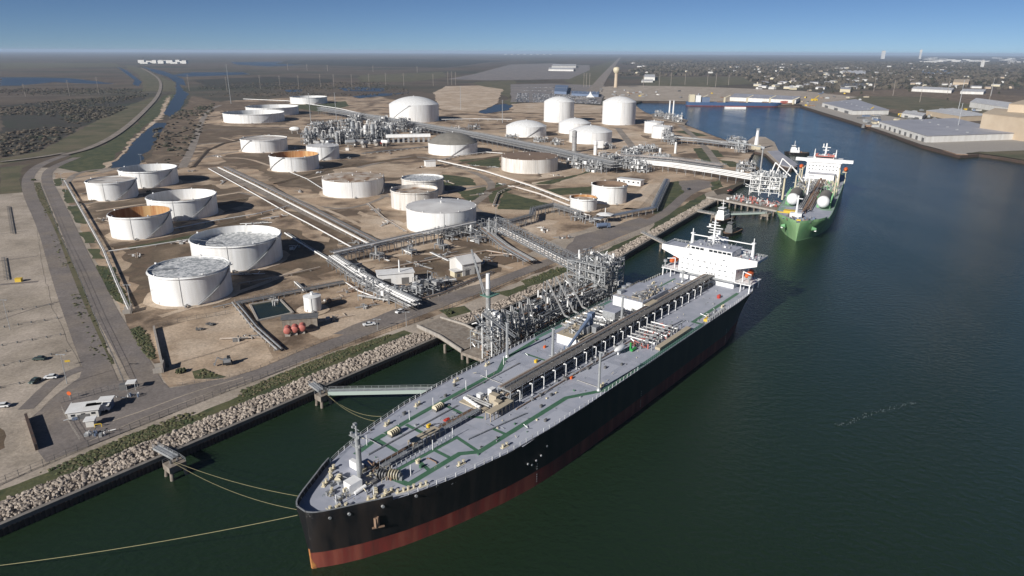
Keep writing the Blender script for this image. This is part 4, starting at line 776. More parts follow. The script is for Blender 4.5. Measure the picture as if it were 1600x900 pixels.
# ---------------------------------------------------------------- pipe runs and racks
def offs_path(c, d):
    out = []
    for i, p in enumerate(c):
        if 0 < i < len(c)-1:
            a = (p-c[i-1]).normalized(); e = (c[i+1]-p).normalized(); t = (a+e); t = t.normalized() if t.length > .05 else a
            nn = Vector((-t.y, t.x)); k = d/max(.35, nn.dot(Vector((-a.y, a.x))))
        else:
            t = (c[min(len(c)-1, i+1)]-c[max(0, i-1)]).normalized(); nn = Vector((-t.y, t.x)); k = d
        out.append(p+nn*k)
    return out
def samples(c, step):
    out = []; 
    for a, e in zip(c, c[1:]):
        L = (e-a).length; n = max(1, int(L/step)); t = math.atan2((e-a).y, (e-a).x)
        for i in range(n): out.append((a.lerp(e, (i+.5)/n), t))
    return out
def pipes(label, px, zt, runs, step=9, pxz=None, world=None, name='pipeline', loops=0, cat='pipeline', group=None, legs=True):
    """a bundle of parallel pipes carried at height zt above ground on sleepers or trestles; runs = [(offset, radius, material, dz)]"""
    c = world or [at(p[0], p[1], pxz or (3+zt)).xy for p in px]
    o = Vector((c[0].x, c[0].y, 3.0)); t = thing(name, label, cat, o, 0, group); c0 = [p-o.xy for p in c]
    for q in runs:
        d, r, m0 = q[:3]; dz = q[3] if len(q) > 3 else 0
        b = MB(); pp = offs_path(c0, d); b.path([(p.x, p.y, zt+r+dz) for p in pp], r, 8); b.build('pipe', m0, t, smooth=True)
    lo = min(q[0] for q in runs)-.6; hi = max(q[0] for q in runs)+.6
    b = MB()
    if zt > 2.2:
        for y in (lo, hi): b.beam((0, y, 0), (0, y, zt), .32)
        if hi-lo > 9: b.beam((0, (lo+hi)/2, 0), (0, (lo+hi)/2, zt), .32)
        b.beam((0, lo, zt-.15), (0, hi, zt-.15), .35)
    else: b.box((0, (lo+hi)/2, zt/2), (.5, hi-lo, zt))
    fm = b.mesh('pipe_support', 'galv' if zt > 2.2 else 'concrete'); S_ = samples(c0, step); S_ = S_[::max(1, len(S_)//95+1)] if len(S_) > 95 else S_
    if legs:
        for p, a in S_: part('pipe_support', fm, t, (p.x, p.y, 0), a)
    return t
def rack(label, px, z0, wd, levels, runs, bay=7, world=None, truss=False, dens=1.0, over=0, cat='pipe rack', rails_=True, seed=1, dark='steel', lh=2.6):
    """steel pipe rack: frames on legs, beams, several decks of pipes; z0 is the height of the lowest deck"""
    rnd = random.Random(seed); c = world or [at(p[0], p[1], 3+z0).xy for p in px]
    o = Vector((c[0].x, c[0].y, 3.0)); t = thing('pipe_rack', label, cat, o); c0 = [p-o.xy for p in c]; top = z0+lh*(levels-1)
    b = MB()
    for y in (-wd/2, wd/2): b.beam((0, y, 0 if not truss else z0), (0, y, top+over), .34)
    for k in range(levels): b.beam((0, -wd/2, z0+lh*k-.15), (0, wd/2, z0+lh*k-.15), .3)
    if over: b.beam((0, -wd/2, top+over), (0, wd/2, top+over), .3)
    fm = b.mesh('rack_frame', dark); S_ = samples(c0, bay); S_ = S_[::len(S_)//95+1]
    for p, a in S_: part('rack_frame', fm, t, (p.x, p.y, 0), a)
    for k in range(levels):
        for y in (-wd/2, wd/2):
            pp = offs_path(c0, y); b = MB()
            for a, e in zip(pp, pp[1:]): b.beam((a.x, a.y, z0+lh*k-.1), (e.x, e.y, z0+lh*k-.1), .3, .35)
            b.build('longitudinal_beam', dark, t)
        n = int(wd*dens)
        for j in range(n):
            y = -wd/2+.7+(wd-1.4)*(j+rnd.uniform(.2, .8))/n; r = rnd.choice(RAD); m0 = rnd.choice(runs)
            pp = offs_path(c0, y); b = MB(); b.path([(p.x, p.y, z0+lh*k+r) for p in pp], r, 6); b.build('pipe', m0, t, smooth=True)
    if over:
        for y in (-wd/2, wd/2):
            pp = offs_path(c0, y); b = MB()
            for a, e in zip(pp, pp[1:]):
                b.beam((a.x, a.y, top+over), (e.x, e.y, top+over), .3)
                if truss:
                    L = (e-a).length; n = int(L/5)
                    for i in range(n):
                        p, q = a.lerp(e, i/n), a.lerp(e, (i+1)/n)
                        if i % 2: p, q = q, p
                        b.beam((p.x, p.y, z0), (q.x, q.y, top+over), .22); 
                        for zz in (z0+(top+over-z0)*.5,): b.beam((a.lerp(e, i/n).x, a.lerp(e, i/n).y, zz), (a.lerp(e, (i+1)/n).x, a.lerp(e, (i+1)/n).y, zz), .12)
            b.build('truss_side', dark, t)
    if rails_:
        pp = offs_path(c0, wd/2+.1); rail('walkway_rail', [(p.x, p.y, top+over) for p in pp], t, 'galv', step=3, th=.07)
    return t
RAD = (.13, .18, .24, .3, .36)
W2 = [(-.8, .42, 'white_paint'), (.9, .42, 'pipe_tan')]
pipes('pair of long white pipes running diagonally down the middle of the tank field', [(342, 262), (400, 290), (470, 326), (586, 386)], 1.2, [(-.8, .5, 'white_paint'), (.8, .35, 'pipe_tan')])
pipes('dark pipe bundle beside the long diagonal white pipes', [(352, 261), (405, 286), (480, 322), (593, 380)], 1.0, [(-2.2, .35, 'dark_steel'), (-1.1, .4, 'steel'), (0, .35, 'pipe_rust'), (1.1, .35, 'dark_steel'), (2.2, .3, 'dark_steel')])
pipes('pale pipe parallel to the diagonal white pair, on its left side', [(326, 264), (400, 305), (447, 332), (480, 349), (562, 394)], .8, [(0, .42, 'white_paint'), (1.4, .2, 'pipe_rust')])
pipes('white pipe leaving the wide open tank towards the valve junction', [(445, 365), (480, 387), (517, 409)], 1.0, [(0, .48, 'white_paint'), (2, .25, 'steel')])
pipes('white pipe pair standing on posts beside the left plant road', [(101, 282), (130, 333), (162, 391), (182, 440), (202, 484)], 1.8, [(-.4, .26, 'white_paint'), (.4, .26, 'pipe_grey')], step=9)
pipes('thin white pipe crossing between the rusty tank and the nearest tank', [(164, 394), (230, 385), (305, 373), (350, 365)], .8, [(0, .32, 'white_paint')])
pipes('white pipe passing behind the wide open tanks to the diagonal pair', [(270, 358), (330, 346), (400, 335), (452, 322)], 1.2, [(0, .36, 'white_paint')])
pipes('low pipe line beside the shadow of the two front tanks', [(372, 444), (440, 432), (500, 418)], .8, [(0, .34, 'pipe_tan')])
pipes('two grey pipes bordering the dark square pond', [(366, 473), (382, 492), (398, 512), (437, 547)], .9, [(-.9, .4, 'pipe_grey'), (.9, .4, 'steel')], step=5)
pipes('grey pipe along the front edge of the pond', [(333, 481), (366, 474)], 1.0, [(0, .3, 'pipe_grey')])
pipes('branch pipe with valves above the pond', [(460, 441), (472, 452), (474, 455)], 1.5, [(0, .3, 'white_paint'), (1.2, .2, 'steel')], step=4)
pipes('three cream pipes from the small white shed to the squat tank', [(686, 251), (760, 268), (829, 290), (892, 314)], 1.4, [(-1.6, .5, 'white_paint'), (0, .5, 'pipe_tan'), (1.5, .4, 'pipe_tan')])
pipes('second bundle of cream pipes in front of the squat tank', [(800, 291), (845, 304), (890, 322)], 1.2, [(-1.4, .35, 'pipe_tan'), (0, .35, 'white_paint'), (1.4, .3, 'pipe_tan')])
pipes('white pipe running from the grey domed tank', [(686, 251), (720, 243), (760, 238), (785, 240)], 1.2, [(0, .4, 'white_paint'), (1.5, .3, 'pipe_grey')])
pipes('pipe pair between the canal side tanks and the plant', [(380, 155), (450, 158), (530, 170), (600, 186)], 1.8, [(0, .7, 'white_paint'), (2.5, .5, 'pipe_grey')], step=20)
pipes('low pipes behind the car park', [(690, 187), (740, 186), (800, 187)], 3, [(0, .5, 'white_paint'), (2, .4, 'pipe_grey')], step=14)
pipes('row of thick white pipes stepping over the road to the green ship berth', [(985, 252), (1050, 258), (1120, 268), (1198, 281)], 5.5, [(-13, .55, 'white_paint'), (-9.5, .4, 'pipe_grey'), (-6, .6, 'white_paint'), (-2, .35, 'dark_steel'), (2, .6, 'white_paint'), (5.5, .4, 'pipe_grey'), (9, .6, 'white_paint'), (12.5, .5, 'pipe_grey')], step=9)
pipes('sleeper pipes along the quay in front of the small smooth tanks', [(1045, 213), (1085, 217), (1120, 222), (1150, 228)], 3.5, [(-3, .5, 'pipe_grey'), (-1, .5, 'white_paint'), (1, .5, 'pipe_grey'), (3, .4, 'white_paint')], step=8)
pipes('grey pipes running past the car park shed to the sand', [(565, 240), (640, 232), (700, 226)], 1.2, [(-2, .4, 'steel'), (0, .4, 'dark_steel'), (2, .3, 'pipe_grey')], step=8)
pipes('pipe rising over the bank beside the bend of the plant road', [(770, 322), (778, 302), (790, 296), (812, 292)], 1.0, [(0, .55, 'pipe_tan')], step=6)
G_ = ['pipe_grey', 'steel', 'white_paint', 'pipe_grey', 'pipe_rust', 'dark_steel']; D_ = ['dark_steel', 'steel', 'pipe_grey', 'steel']
rack('long pipe rack from the valve junction to the big smooth tank', [(520, 401), (640, 373), (742, 352)], 5, 5, 2, G_, bay=5.5, seed=2, lh=2.2)
rack('pipe rack descending from the junction towards the shore road', [(520, 405), (560, 432), (600, 455), (648, 478)], 3, 8, 2, ['white_paint', 'pipe_grey', 'steel', 'white_paint', 'pipe_tan'], bay=6, seed=3, rails_=False, lh=2)
rack('main pipe rack running from the process plant to the basin side', [(500, 172), (610, 190), (750, 215), (860, 238), (962, 262)], 7, 13, 3, D_, bay=12, seed=4, dens=.8)
rack('pipe rack from the main corridor to the valve yard', [(955, 246), (1000, 247), (1060, 252), (1130, 262)], 6, 12, 2, G_, bay=9, seed=5)
rack('pipe rack that steps around the gravel yard to the squat tank', [(795, 349), (831, 339), (833, 329), (865, 322), (908, 335)], 4.5, 4, 2, D_, bay=6, seed=6, lh=1.6)
rack('pipe rack climbing the earth ramp beside the sand', [(930, 342), (989, 330), (1022, 324), (1033, 300), (1043, 280)], 4, 5, 1, ['steel', 'pipe_grey', 'dark_steel', 'blue_grey'], bay=6, seed=7, dens=1.6)
rack('rack of pipes at the far berth behind the small tanks', [(1037, 216), (1090, 220), (1156, 228)], 5, 9, 2, G_, bay=8, seed=8)
rack('low dark rack between pond and shore road pipes', [(368, 473), (450, 457), (537, 440)], 1.6, 3.2, 1, ['dark_steel', 'steel', 'pipe_rust'], bay=5, seed=9, dens=1.4)
rack('short rack with bright pipes beside the white pump building', [(610, 455), (668, 441), (712, 436)], 2.5, 4, 1, ['pipe_grey', 'white_paint', 'dark_steel'], bay=4, seed=10, dens=1.4)
rack('rack of pipes stepping down beside the gabled shed', [(745, 350), (790, 385), (830, 408)], 3.0, 7, 1, ['pipe_grey', 'pipe_rust', 'steel'], bay=6, seed=12, dens=1.1, rails_=False)
def lw(x, y): a = R(50.7); return Vector((-49.5+x*math.cos(a)-y*math.sin(a), 135.8+x*math.sin(a)+y*math.cos(a)))
rack('lattice pipe bridge crossing the shore road to the tanker berth', None, 7, 7, 1, ['white_paint', 'pipe_tan', 'white_paint', 'steel', 'pipe_grey', 'white_paint', 'steel'], bay=4.5, world=[lw(262, 166), lw(215, 62)], truss=True, over=5, cat='pipe bridge', seed=13, dens=1.1)
t = thing('bridge_tower', 'steel support tower under the landward end of the lattice pipe bridge', 'tower', (*lw(262, 164), 3.0), R(50.7))
for i in (-5, 0, 5):
    for j in (-4, 4): MB().beam((i, j, 0), (i, j, 12), .45).build('leg', 'steel', t)
b = MB()
for z in (4, 8, 12):
    for i in (-5, 5): b.beam((i, -4, z), (i, 4, z), .3)
    for j in (-4, 4): b.beam((-5, j, z), (5, j, z), .3)
for j in (-4, 4): b.beam((-5, j, 0), (0, j, 4), .25); b.beam((0, j, 4), (5, j, 0), .25)
b.build('brace', 'steel', t); clutter(t, 'pipework', -5, 5, -4, 4, 4, 40, ['steel', 'pipe_grey', 'white_paint'], 1.6, 6)
# ---------------------------------------------------------------- tanker berth (local frame of the ship side)
A0 = R(50.7)
def bthing(name, label, cat, x, y, z, group=None): return thing(name, label, cat, (*lw(x, y), z), A0, group)
t = bthing('loading_platform', 'concrete jetty platform on piles beside the black tanker', 'jetty', 109, 33, 0)
MB().box((48.5, 9, 4.4), (97, 19, 1.2)).build('deck_slab', 'old_concrete', t)
pm = MB().tube((0, 0, -3), (0, 0, 3.8), .6, n=8).mesh('pile', 'old_concrete')
for i in range(14):
    for j in (1.5, 9, 17): part('pile', pm, t, (2+i*7.1, j, 0))
rail('railing', [(0, 0, 5), (97, 0, 5)], t, 'galv', step=2.5)
for x in (6, 30, 62, 94): MB().box((x, -1.1, 1.6), (4, 1.6, 4.5)).build('fender', 'tyre', t)
t = bthing('jetty_approach', 'concrete approach causeway curving from the shore road to the jetty platform', 'causeway', 115, 62, 0)
b = MB(); pts = [(15.5, 23), (16, 8), (12, -9.5), (-5, -9.5), (0, 8), (2, 24)]; b.prism(pts, 3.7, 4.9); b.build('road_deck', 'old_concrete', t)
b = MB()
for a, c in (((2, 24), (0, 8)), ((0, 8), (-5, -9.5)), ((15.5, 23), (16, 8)), ((16, 8), (12, -9.5))): b.beam((*a, 5.0), (*c, 5.0), .6, 1.5)
b.build('parapet', 'concrete', t)
for y in (12, 2, -8):
    for x in (-3, 4, 11): part('pile', pm, t, (x, y, 0))
b = MB(); b.box((10.5, -3, 5.5), (1.4, 1.2, 1.5)); b.build('utility_box', 'cream', t)
# steel pipe tower at the seaward end of the bridge
t = bthing('pipe_tower', 'dense steel pipe tower where the lattice bridge meets the jetty', 'tower', 198, 40, 3)
lm_ = MB().beam((0, 0, 0), (0, 0, 19), .42).mesh('leg', 'galv')
for i in range(4):
    for j in range(5): part('leg', lm_, t, (i*6, j*5.5, 0))
for k in range(5):
    z = 3.5+k*3.8; b = MB()
    for i in range(4): b.beam((i*6, 0, z), (i*6, 22, z), .35)
    for j in range(5): b.beam((0, j*5.5, z), (18, j*5.5, z), .35)
    b.build('floor_frame', 'galv', t); rail('railing', [(0, 0, z), (18, 0, z), (18, 22, z), (0, 22, z), (0, 0, z)], t, 'galv', step=2.5, th=.08)
    clutter(t, 'pipework', 0, 17, 0, 21, z, 60, ['white_paint', 'steel', 'galv', 'dark_steel', 'pipe_grey'], 1.5, 3)
for j in range(8): b = MB(); b.path([(9, 20, 9+j*.0), (2+j*2, 16-j*1.4, 9), (2+j*2, 16-j*1.4, 17.5)], .38, 8); b.build('riser_pipe', ['white_paint', 'pipe_grey'][j % 2], t, smooth=True)
b = MB()
for i in (0, 18):
    for k in range(4): b.beam((i, 0, k*4.6), (i, 22, (k+1)*4.6), .22)
for j in (0, 22):
    for k in range(4): b.beam((0, j, k*4.6), (18, j, (k+1)*4.6), .22)
b.build('brace', 'galv', t)
# jetty pipe deck
t = bthing('jetty_pipework', 'tangle of grey pipes and valves raised on frames over the jetty platform', 'pipework', 142, 36, 5)
fmj = MB(); [fmj.beam((0, y, 0), (0, y, 7.5), .35) for y in (0, 5, 10, 15, 19)]; [fmj.beam((0, 0, z), (0, 19, z), .35) for z in (3.4, 7.4)]; fmj = fmj.mesh('frame', 'steel')
for i in range(12): part('frame', fmj, t, (i*5.2, 0, 0))
rj = random.Random(4)
for k, z in ((0, 3.6), (1, 7.6)):
    for j in range(13): b = MB(); y = .8+j*1.45; r_ = rj.choice((.2, .3, .4)); b.path([(rj.uniform(-2, 8), y, z+r_), (rj.uniform(44, 57), y, z+r_)], r_, 6); b.build('pipe', rj.choice(['pipe_grey', 'white_paint', 'steel', 'dark_steel', 'pipe_rust']), t, smooth=True)
for k in range(3): clutter(t, 'valve_gear', 0, 56, 0, 19, 0+k*3.8, 110, ['galv', 'steel', 'dark_steel', 'white_paint'], 1.3, 3)
t2 = bthing('jetty_valve_deck', 'crowded manifold deck with valves between gangway tower and loading arms', 'pipework', 114, 36, 5)
clutter(t2, 'valve_gear', 0, 28, 0, 16, 0, 170, ['galv', 'steel', 'dark_steel', 'white_paint', 'pipe_rust'], 1.3, 5)
for i in range(5):
    b = MB(); [b.beam((i*6, y, 0), (i*6, y, 8), .3) for y in (1, 8, 15)]; b.beam((i*6, 1, 8), (i*6, 15, 8), .3); b.beam((i*6, 1, 4.5), (i*6, 15, 4.5), .3); b.build('frame', 'galv', t2)
for j in range(6): b = MB(); b.tube((0, 1.5+j*2.6, 8.3), (26, 1.5+j*2.6, 8.3), .28, n=6); b.build('pipe', 'pipe_grey', t2)
clutter(t2, 'upper_gear', 0, 26, 1, 15, 8.4, 50, ['galv', 'steel', 'white_paint'], 1.3, 3)
# loading arms
def arm(x, y, up, dx=0, dy=-16, label='', zt=19, m0='pipe_grey'):
    t = bthing('marine_loader', label, 'loading arm', x, y, 5, 'marine loading arms on the tanker jetty')
    MB().tube((0, 0, 0), (0, 0, 9), .5, n=10).build('riser', m0, t)
    if up:   # stowed: both limbs nearly upright
        MB().beam((0, 0, 9), (.8, 1.2, 19), .65).build('inner_limb', m0, t); MB().beam((.8, .5, 19), (1.6, -2.2, 6), .5).build('outer_limb', m0, t)
        MB().beam((0, 0, 9), (-.3, 1.4, 5.5), .8).build('counterweight', 'steel', t); MB().tube((1.2, -2.2, 5.2), (2.0, -2.2, 5.2), .6, n=8).build('coupler', 'steel', t)
    else:
        ap = (dx*.45, dy*.22, 24); MB().beam((0, 0, 8.5), ap, .55).build('inner_limb', m0, t); MB().beam(ap, (dx, dy, zt-5), .5).build('outer_limb', m0, t)
        MB().beam((0, 0, 8.5), (-dx*.15, 3, 4.5), .9).build('counterweight', 'steel', t); MB().beam((dx, dy, zt-5), (dx, dy-2.6, zt-5.5), .55).build('coupler', m0, t)
        MB().beam((-1, 2.6, 4), (ap[0]-.6, ap[1]+1.2, 23.4), .3).build('balance_rod', 'steel', t)
for i, x in enumerate((118, 123.5, 129, 134.5)): arm(x, 37, True, label=('stowed white loading arm nearest the gangway tower', 'second stowed loading arm from the gangway tower', 'third stowed loading arm from the gangway tower', 'stowed loading arm beside the deployed ones')[i])
for i, x in enumerate((151.5, 158, 164.5)): arm(x, 41, False, -10, -17, label=('deployed loading arm reaching to the tanker, nearest of three', 'middle one of the three deployed loading arms', 'farthest deployed loading arm, next to the dark pipe deck')[i], zt=18.2)
# gangway tower and crane
t = bthing('gangway_tower', 'lattice gangway tower with white mast and slanting booms at the jetty head', 'tower', 110, 36, 5)
for i in (0, 5):
    for j in (0, 5): MB().beam((i, j, 0), (i, j, 19), .4).build('leg', 'white_paint', t)
b = MB()
for k in range(6):
    z = k*3.2+3
    for i in (0, 5): b.beam((i, 0, z), (i, 5, z), .22); b.beam((i, 0, z-3), (i, 5, z), .16)
    for j in (0, 5): b.beam((0, j, z), (5, j, z), .22); b.beam((0, j, z), (5, j, z-3), .16)
b.build('brace', 'galv', t)
b = MB(); b.tube((7, 8, 0), (7, 8, 27), 1.0, n=12); b.build('mast', 'pipe_grey', t, smooth=True); b = MB(); b.tube((7, 8, 27), (7, 8, 33), .9, .8, n=12); b.build('mast_head', 'white_paint', t, smooth=True)
b = MB(); b.box((8, 8, 24), (6, 5, .3)); [b.beam((5+i*3, y, 24), (5+i*3, y, 25.3), .1) for i in range(3) for y in (5.6, 10.4)]; b.beam((5, 5.6, 25.3), (11, 5.6, 25.3), .1); b.beam((5, 10.4, 25.3), (11, 10.4, 25.3), .1); b.build('mast_platform', 'rail_green', t)
b = MB()
A_, B_ = Vector((6, 9, 24.5)), Vector((15, 24, 38))
for d in ((-.6, 0), (.6, 0)): b.beam(A_+Vector((d[0], 0, 0)), B_+Vector((d[0]*.4, 0, 0)), .28)
b.beam(A_+Vector((0, 0, 1.1)), B_, .28)
for i in range(10): p, q = A_.lerp(B_, i/10), A_.lerp(B_, (i+1)/10); b.beam(p+Vector((-.6, 0, 0)), q+Vector((.6, 0, 0)), .12); b.beam(p+Vector((0, 0, 1)), q+Vector((.5, 0, 0)), .12)
b.build('crane_boom', 'galv', t)
b = MB(); P_, Q_ = Vector((-1.5, 3, 20)), Vector((1, -11, 13.2))
b.beam(P_, Q_, 1.3, .2, mi=0)
for d in (-.65, .65): b.beam(P_+Vector((d, 0, 1.1)), Q_+Vector((d, 0, 1.1)), .12, mi=1); [b.beam(P_.lerp(Q_, i/8)+Vector((d, 0, 0)), P_.lerp(Q_, i/8)+Vector((d, 0, 1.1)), .1, mi=1) for i in range(9)]
b.build('gangway', ['steel', 'steel'], t)
b = MB(); P_, Q_ = Vector((-6, 2.5, 21)), Vector((-.5, -4, 7))
for d in (-.9, .9): b.beam(P_+Vector((d, 0, 0)), Q_+Vector((d, 0, 0)), .35, .5)
for i in range(14): p = P_.lerp(Q_, (i+.5)/14); b.beam(p+Vector((-.9, 0, 0)), p+Vector((.9, 0, 0)), .25)
b.build('tower_stair', 'steel', t); clutter(t, 'platform_gear', 0, 5, 0, 5, 18, 14, ['white_paint', 'galv'], 1.2, 3)
# mooring dolphins and walkways
def dolphin(px, label, s=1.0, z=4.2, rz=A0):
    c = at(px[0], px[1], 0); t = thing('mooring_dolphin', label, 'dolphin', (c.x, c.y, 0), rz)
    MB().box((0, 0, z-.8), (6*s, 5*s, 2.0)).build('cap_block', 'old_concrete', t)
    for i in (-1, 1):
        for j in (-1, 1): MB().tube((i*2.2*s, j*1.8*s, z-1.5), (i*2.9*s, j*2.4*s, -2.5), .55, n=10).build('pile', 'old_concrete', t)
    for i in (-1.2, 1.2): MB().tube((i*s, 0, z+.2), (i*s, 0, z+1.3), .35, n=8).build('mooring_hook', 'dark_steel', t)
    rail('railing', [(-2.9*s, 2.4*s, z+.2), (2.9*s, 2.4*s, z+.2), (2.9*s, -2.4*s, z+.2)], t, 'galv', step=1.6)
    return c
d1 = dolphin((506, 632), 'mooring dolphin at the landward end of the long light green footbridge', .75)
d2 = dolphin((276, 742), 'nearest mooring dolphin standing just off the sea wall in the foreground', .85)
d3 = dolphin((1196, 342), 'rusty brown dolphin by the bow of the green ship', 1.2)
d4 = dolphin((1238, 372), 'stub fender dolphin tucked against the green ship bow', .5) if False else None
d5 = dolphin((1116, 345), 'small dolphin near the moored tugs', .8)
d6 = dolphin((1037, 392), 'red brown dolphin behind the tanker wing', .8)
def footbridge(label, a, c, wd=2.2, m0='concrete', deep=1.2, z=5.2):
    a = Vector(a); c = Vector(c); L = (c-a).length; t = thing('footbridge', label, 'walkway', (a.x, a.y, z), math.atan2((c-a).y, (c-a).x))
    MB().box((L/2, 0, 0), (L, wd, .2)).build('deck', 'galv', t)
    for s in (-1, 1): MB().box((L/2, s*(wd/2+.1), -deep/2+.2), (L, .18, deep)).build('girder', m0, t); rail('railing', [(0, s*wd/2, .1), (L, s*wd/2, .1)], t, 'galv', step=2.5)
    return t
lg = mat('pale_green', (0.38, 0.45, 0.41), 0.6)
e1 = at(688, 604, 6).xy
footbridge('long pale green footbridge over the water beside the tanker bow', (d1.x+2, d1.y+.5), (e1.x+3, e1.y), 2.0, 'pale_green', 1.4)
footbridge('short grey footbridge from the bank to the green footbridge dolphin', at(486, 598, 5).xy, (d1.x-1, d1.y+1.5), 1.6, 'galv', .8, 4.8)
footbridge('short grey footbridge from the rocks to the foreground dolphin', at(243, 697, 5).xy, (d2.x-.5, d2.y+2), 1.6, 'galv', .8, 4.8)
footbridge('footbridge from the shore to the dolphin behind the tanker', at(1003, 363, 5).xy, (d6.x, d6.y), 1.6, 'concrete', .9)
footbridge('pale footbridge between the tug dolphin and the green ship berth', (d5.x, d5.y), (d3.x, d3.y), 1.8, 'pale_green', 1.2)
footbridge('short footbridge from the bank to the tug dolphin', at(1090, 330, 5).xy, (d5.x, d5.y), 1.6, 'concrete', .8)
rope((d1.x+1, d1.y, 4.6), (*lw(38, 19), 17), 2, .045, 'slack mooring line from the footbridge dolphin to the tanker rail')
rope((d1.x+1.4, d1.y-.6, 4.6), (*lw(41, 19.8), 17), 2.4, .045, 'second mooring line beside it from the footbridge dolphin')
rope((d2.x, d2.y, 4.6), (*lw(3, 6), 16.5), 1.2, .045, 'upper mooring line from the foreground dolphin to the bow')
rope((d2.x, d2.y-.5, 4.6), (*lw(0, 2.5), 16), 2.2, .045, 'lower mooring line from the foreground dolphin to the bow')
q = at(-60, 884, 3); rope((*lw(-.8, 1), 15.6), (q.x-8, q.y-3, 3), 1.5, .06, 'long yellow mooring line running off to the lower left over the water', n=20)
rope((*lw(206, 45), 6), (*lw(222, 22), 17), 1, .06, 'mooring line between pipe tower and tanker accommodation')
# ---------------------------------------------------------------- berth of the green ship
c1, c2 = at(1112, 309, 5).xy, at(1208, 328, 5).xy
dv_ = (c2-c1); ang2 = math.atan2(dv_.y, dv_.x); L2 = dv_.length
t = thing('loading_platform', 'long low jetty with white edge leading to the green ship', 'jetty', (c1.x, c1.y, 0), ang2)
MB().box((L2/2, 12, 4.2), (L2+10, 24, 1.2)).build('deck_slab', 'old_concrete', t); MB().box((L2/2, -.3, 4.6), (L2+10, .5, 1.4)).build('edge_beam', 'concrete', t)
for i in range(11):
    for j in (1, 12, 23): part('pile', pm, t, (i*L2/10, j, 0))
clutter(t, 'pipework', 12, L2-5, 4, 22, 5, 120, ['white_paint', 'pipe_grey', 'steel', 'pink_red'], 1.4, 3)
pj = at(1196, 300, 6); t = thing('jetty_tower', 'white lattice loading tower beside the green ship', 'tower', (pj.x, pj.y, 4), R(62))
for i in (-9, 0, 9):
    for j in (-12, -4, 4, 12): MB().beam((i, j, 0), (i, j, 17), .5).build('leg', 'white_paint', t)
for k in range(5):
    z = 3.2+k*3.4; b = MB(); [b.beam((i, -12, z), (i, 12, z), .4) for i in (-9, 0, 9)]; [b.beam((-9, j, z), (9, j, z), .4) for j in (-12, -4, 4, 12)]; b.build('floor_frame', 'white_paint', t)
    clutter(t, 'pipework', -9, 9, -12, 12, z, 60, ['white_paint', 'galv', 'steel', 'white_paint'], 1.6, 3)
for px, lab in (((1188, 268), 'tall white crane mast with long slanting boom by the green ship berth'), ((1222, 312), 'cream loading arm post standing close to the green ship')):
    p = at(*px, 4); t = thing('jetty_crane', lab, 'crane', (p.x, p.y, 4), R(60))
    MB().tube((0, 0, 0), (0, 0, 24 if px[0] < 1200 else 19), .9, .7, n=12).build('mast', 'pipe_grey' if px[0] < 1200 else 'cream', t, smooth=True); MB().box((0, 0, 24.5 if px[0] < 1200 else 19.5), (3, 3, 2)).build('cab', 'galv', t)
    if px[0] < 1200: MB().beam((0, 0, 25), (-10, 34, 30), 1.2).build('boom', 'galv', t)
    else: MB().beam((0, 0, 20), (12, -2, 27), .8).build('inner_limb', 'white_paint', t); MB().beam((12, -2, 27), (16, -12, 14), .8).build('outer_limb', 'white_paint', t)
for i, (x, y) in enumerate(((1236, 296), (1246, 288))):
    p = at(x, y, 5); t = thing('marine_loader', ('white loading arm bent over the water behind the cream post', 'white loading arm farthest along the green ship')[i], 'loading arm', (p.x-18, p.y+8, 4), R(-30), 'loading arms at the green ship berth')
    MB().tube((0, 0, 0), (0, 0, 10), .7, n=8).build('riser', 'white_paint', t); MB().beam((0, 0, 10), (4, 0, 24), .9).build('inner_limb', 'white_paint', t); MB().beam((4, 0, 24), (18, 0, 13), .8).build('outer_limb', 'white_paint', t); MB().beam((0, 0, 10), (-3, 0, 6), 1).build('counterweight', 'steel', t)
p = at(1248, 240, 4).xy
t = thing('breakwater', 'narrow sheet pile breakwater with broken concrete top reaching out behind the berth', 'pier', (0, 0, 0))
pts = [at(*q, 2.6).xy for q in ((1160, 226), (1178, 213), (1196, 214), (1210, 222), (1218, 238), (1246, 260), (1237, 264), (1215, 258), (1196, 240), (1175, 236))]
MB().prism(pts, -2, 2.6, mi=1, top=0).build('fill', ['gravel', 'pile_steel'], t)
pts = [at(*q, 3.2).xy for q in ((1199, 236), (1216, 235), (1247, 257), (1240, 261), (1222, 258))]
MB().prism(pts, 2.4, 3.2).build('concrete_slab', 'roof_grey', t)
p = at(1181, 232, 4); t = thing('lighthouse_mast', 'tall tapering white mast on the breakwater root', 'mast', (p.x, p.y, 3)); MB().tube((0, 0, 0), (0, 0, 24), 3.2, 1.6, n=8).build('shaft', 'white_paint', t); MB().box((0, 0, 25), (3, 3, 2.5)).build('head', 'galv', t); MB().box((0, 0, 3), (9, 9, 6)).build('base_frame', 'cream', t)
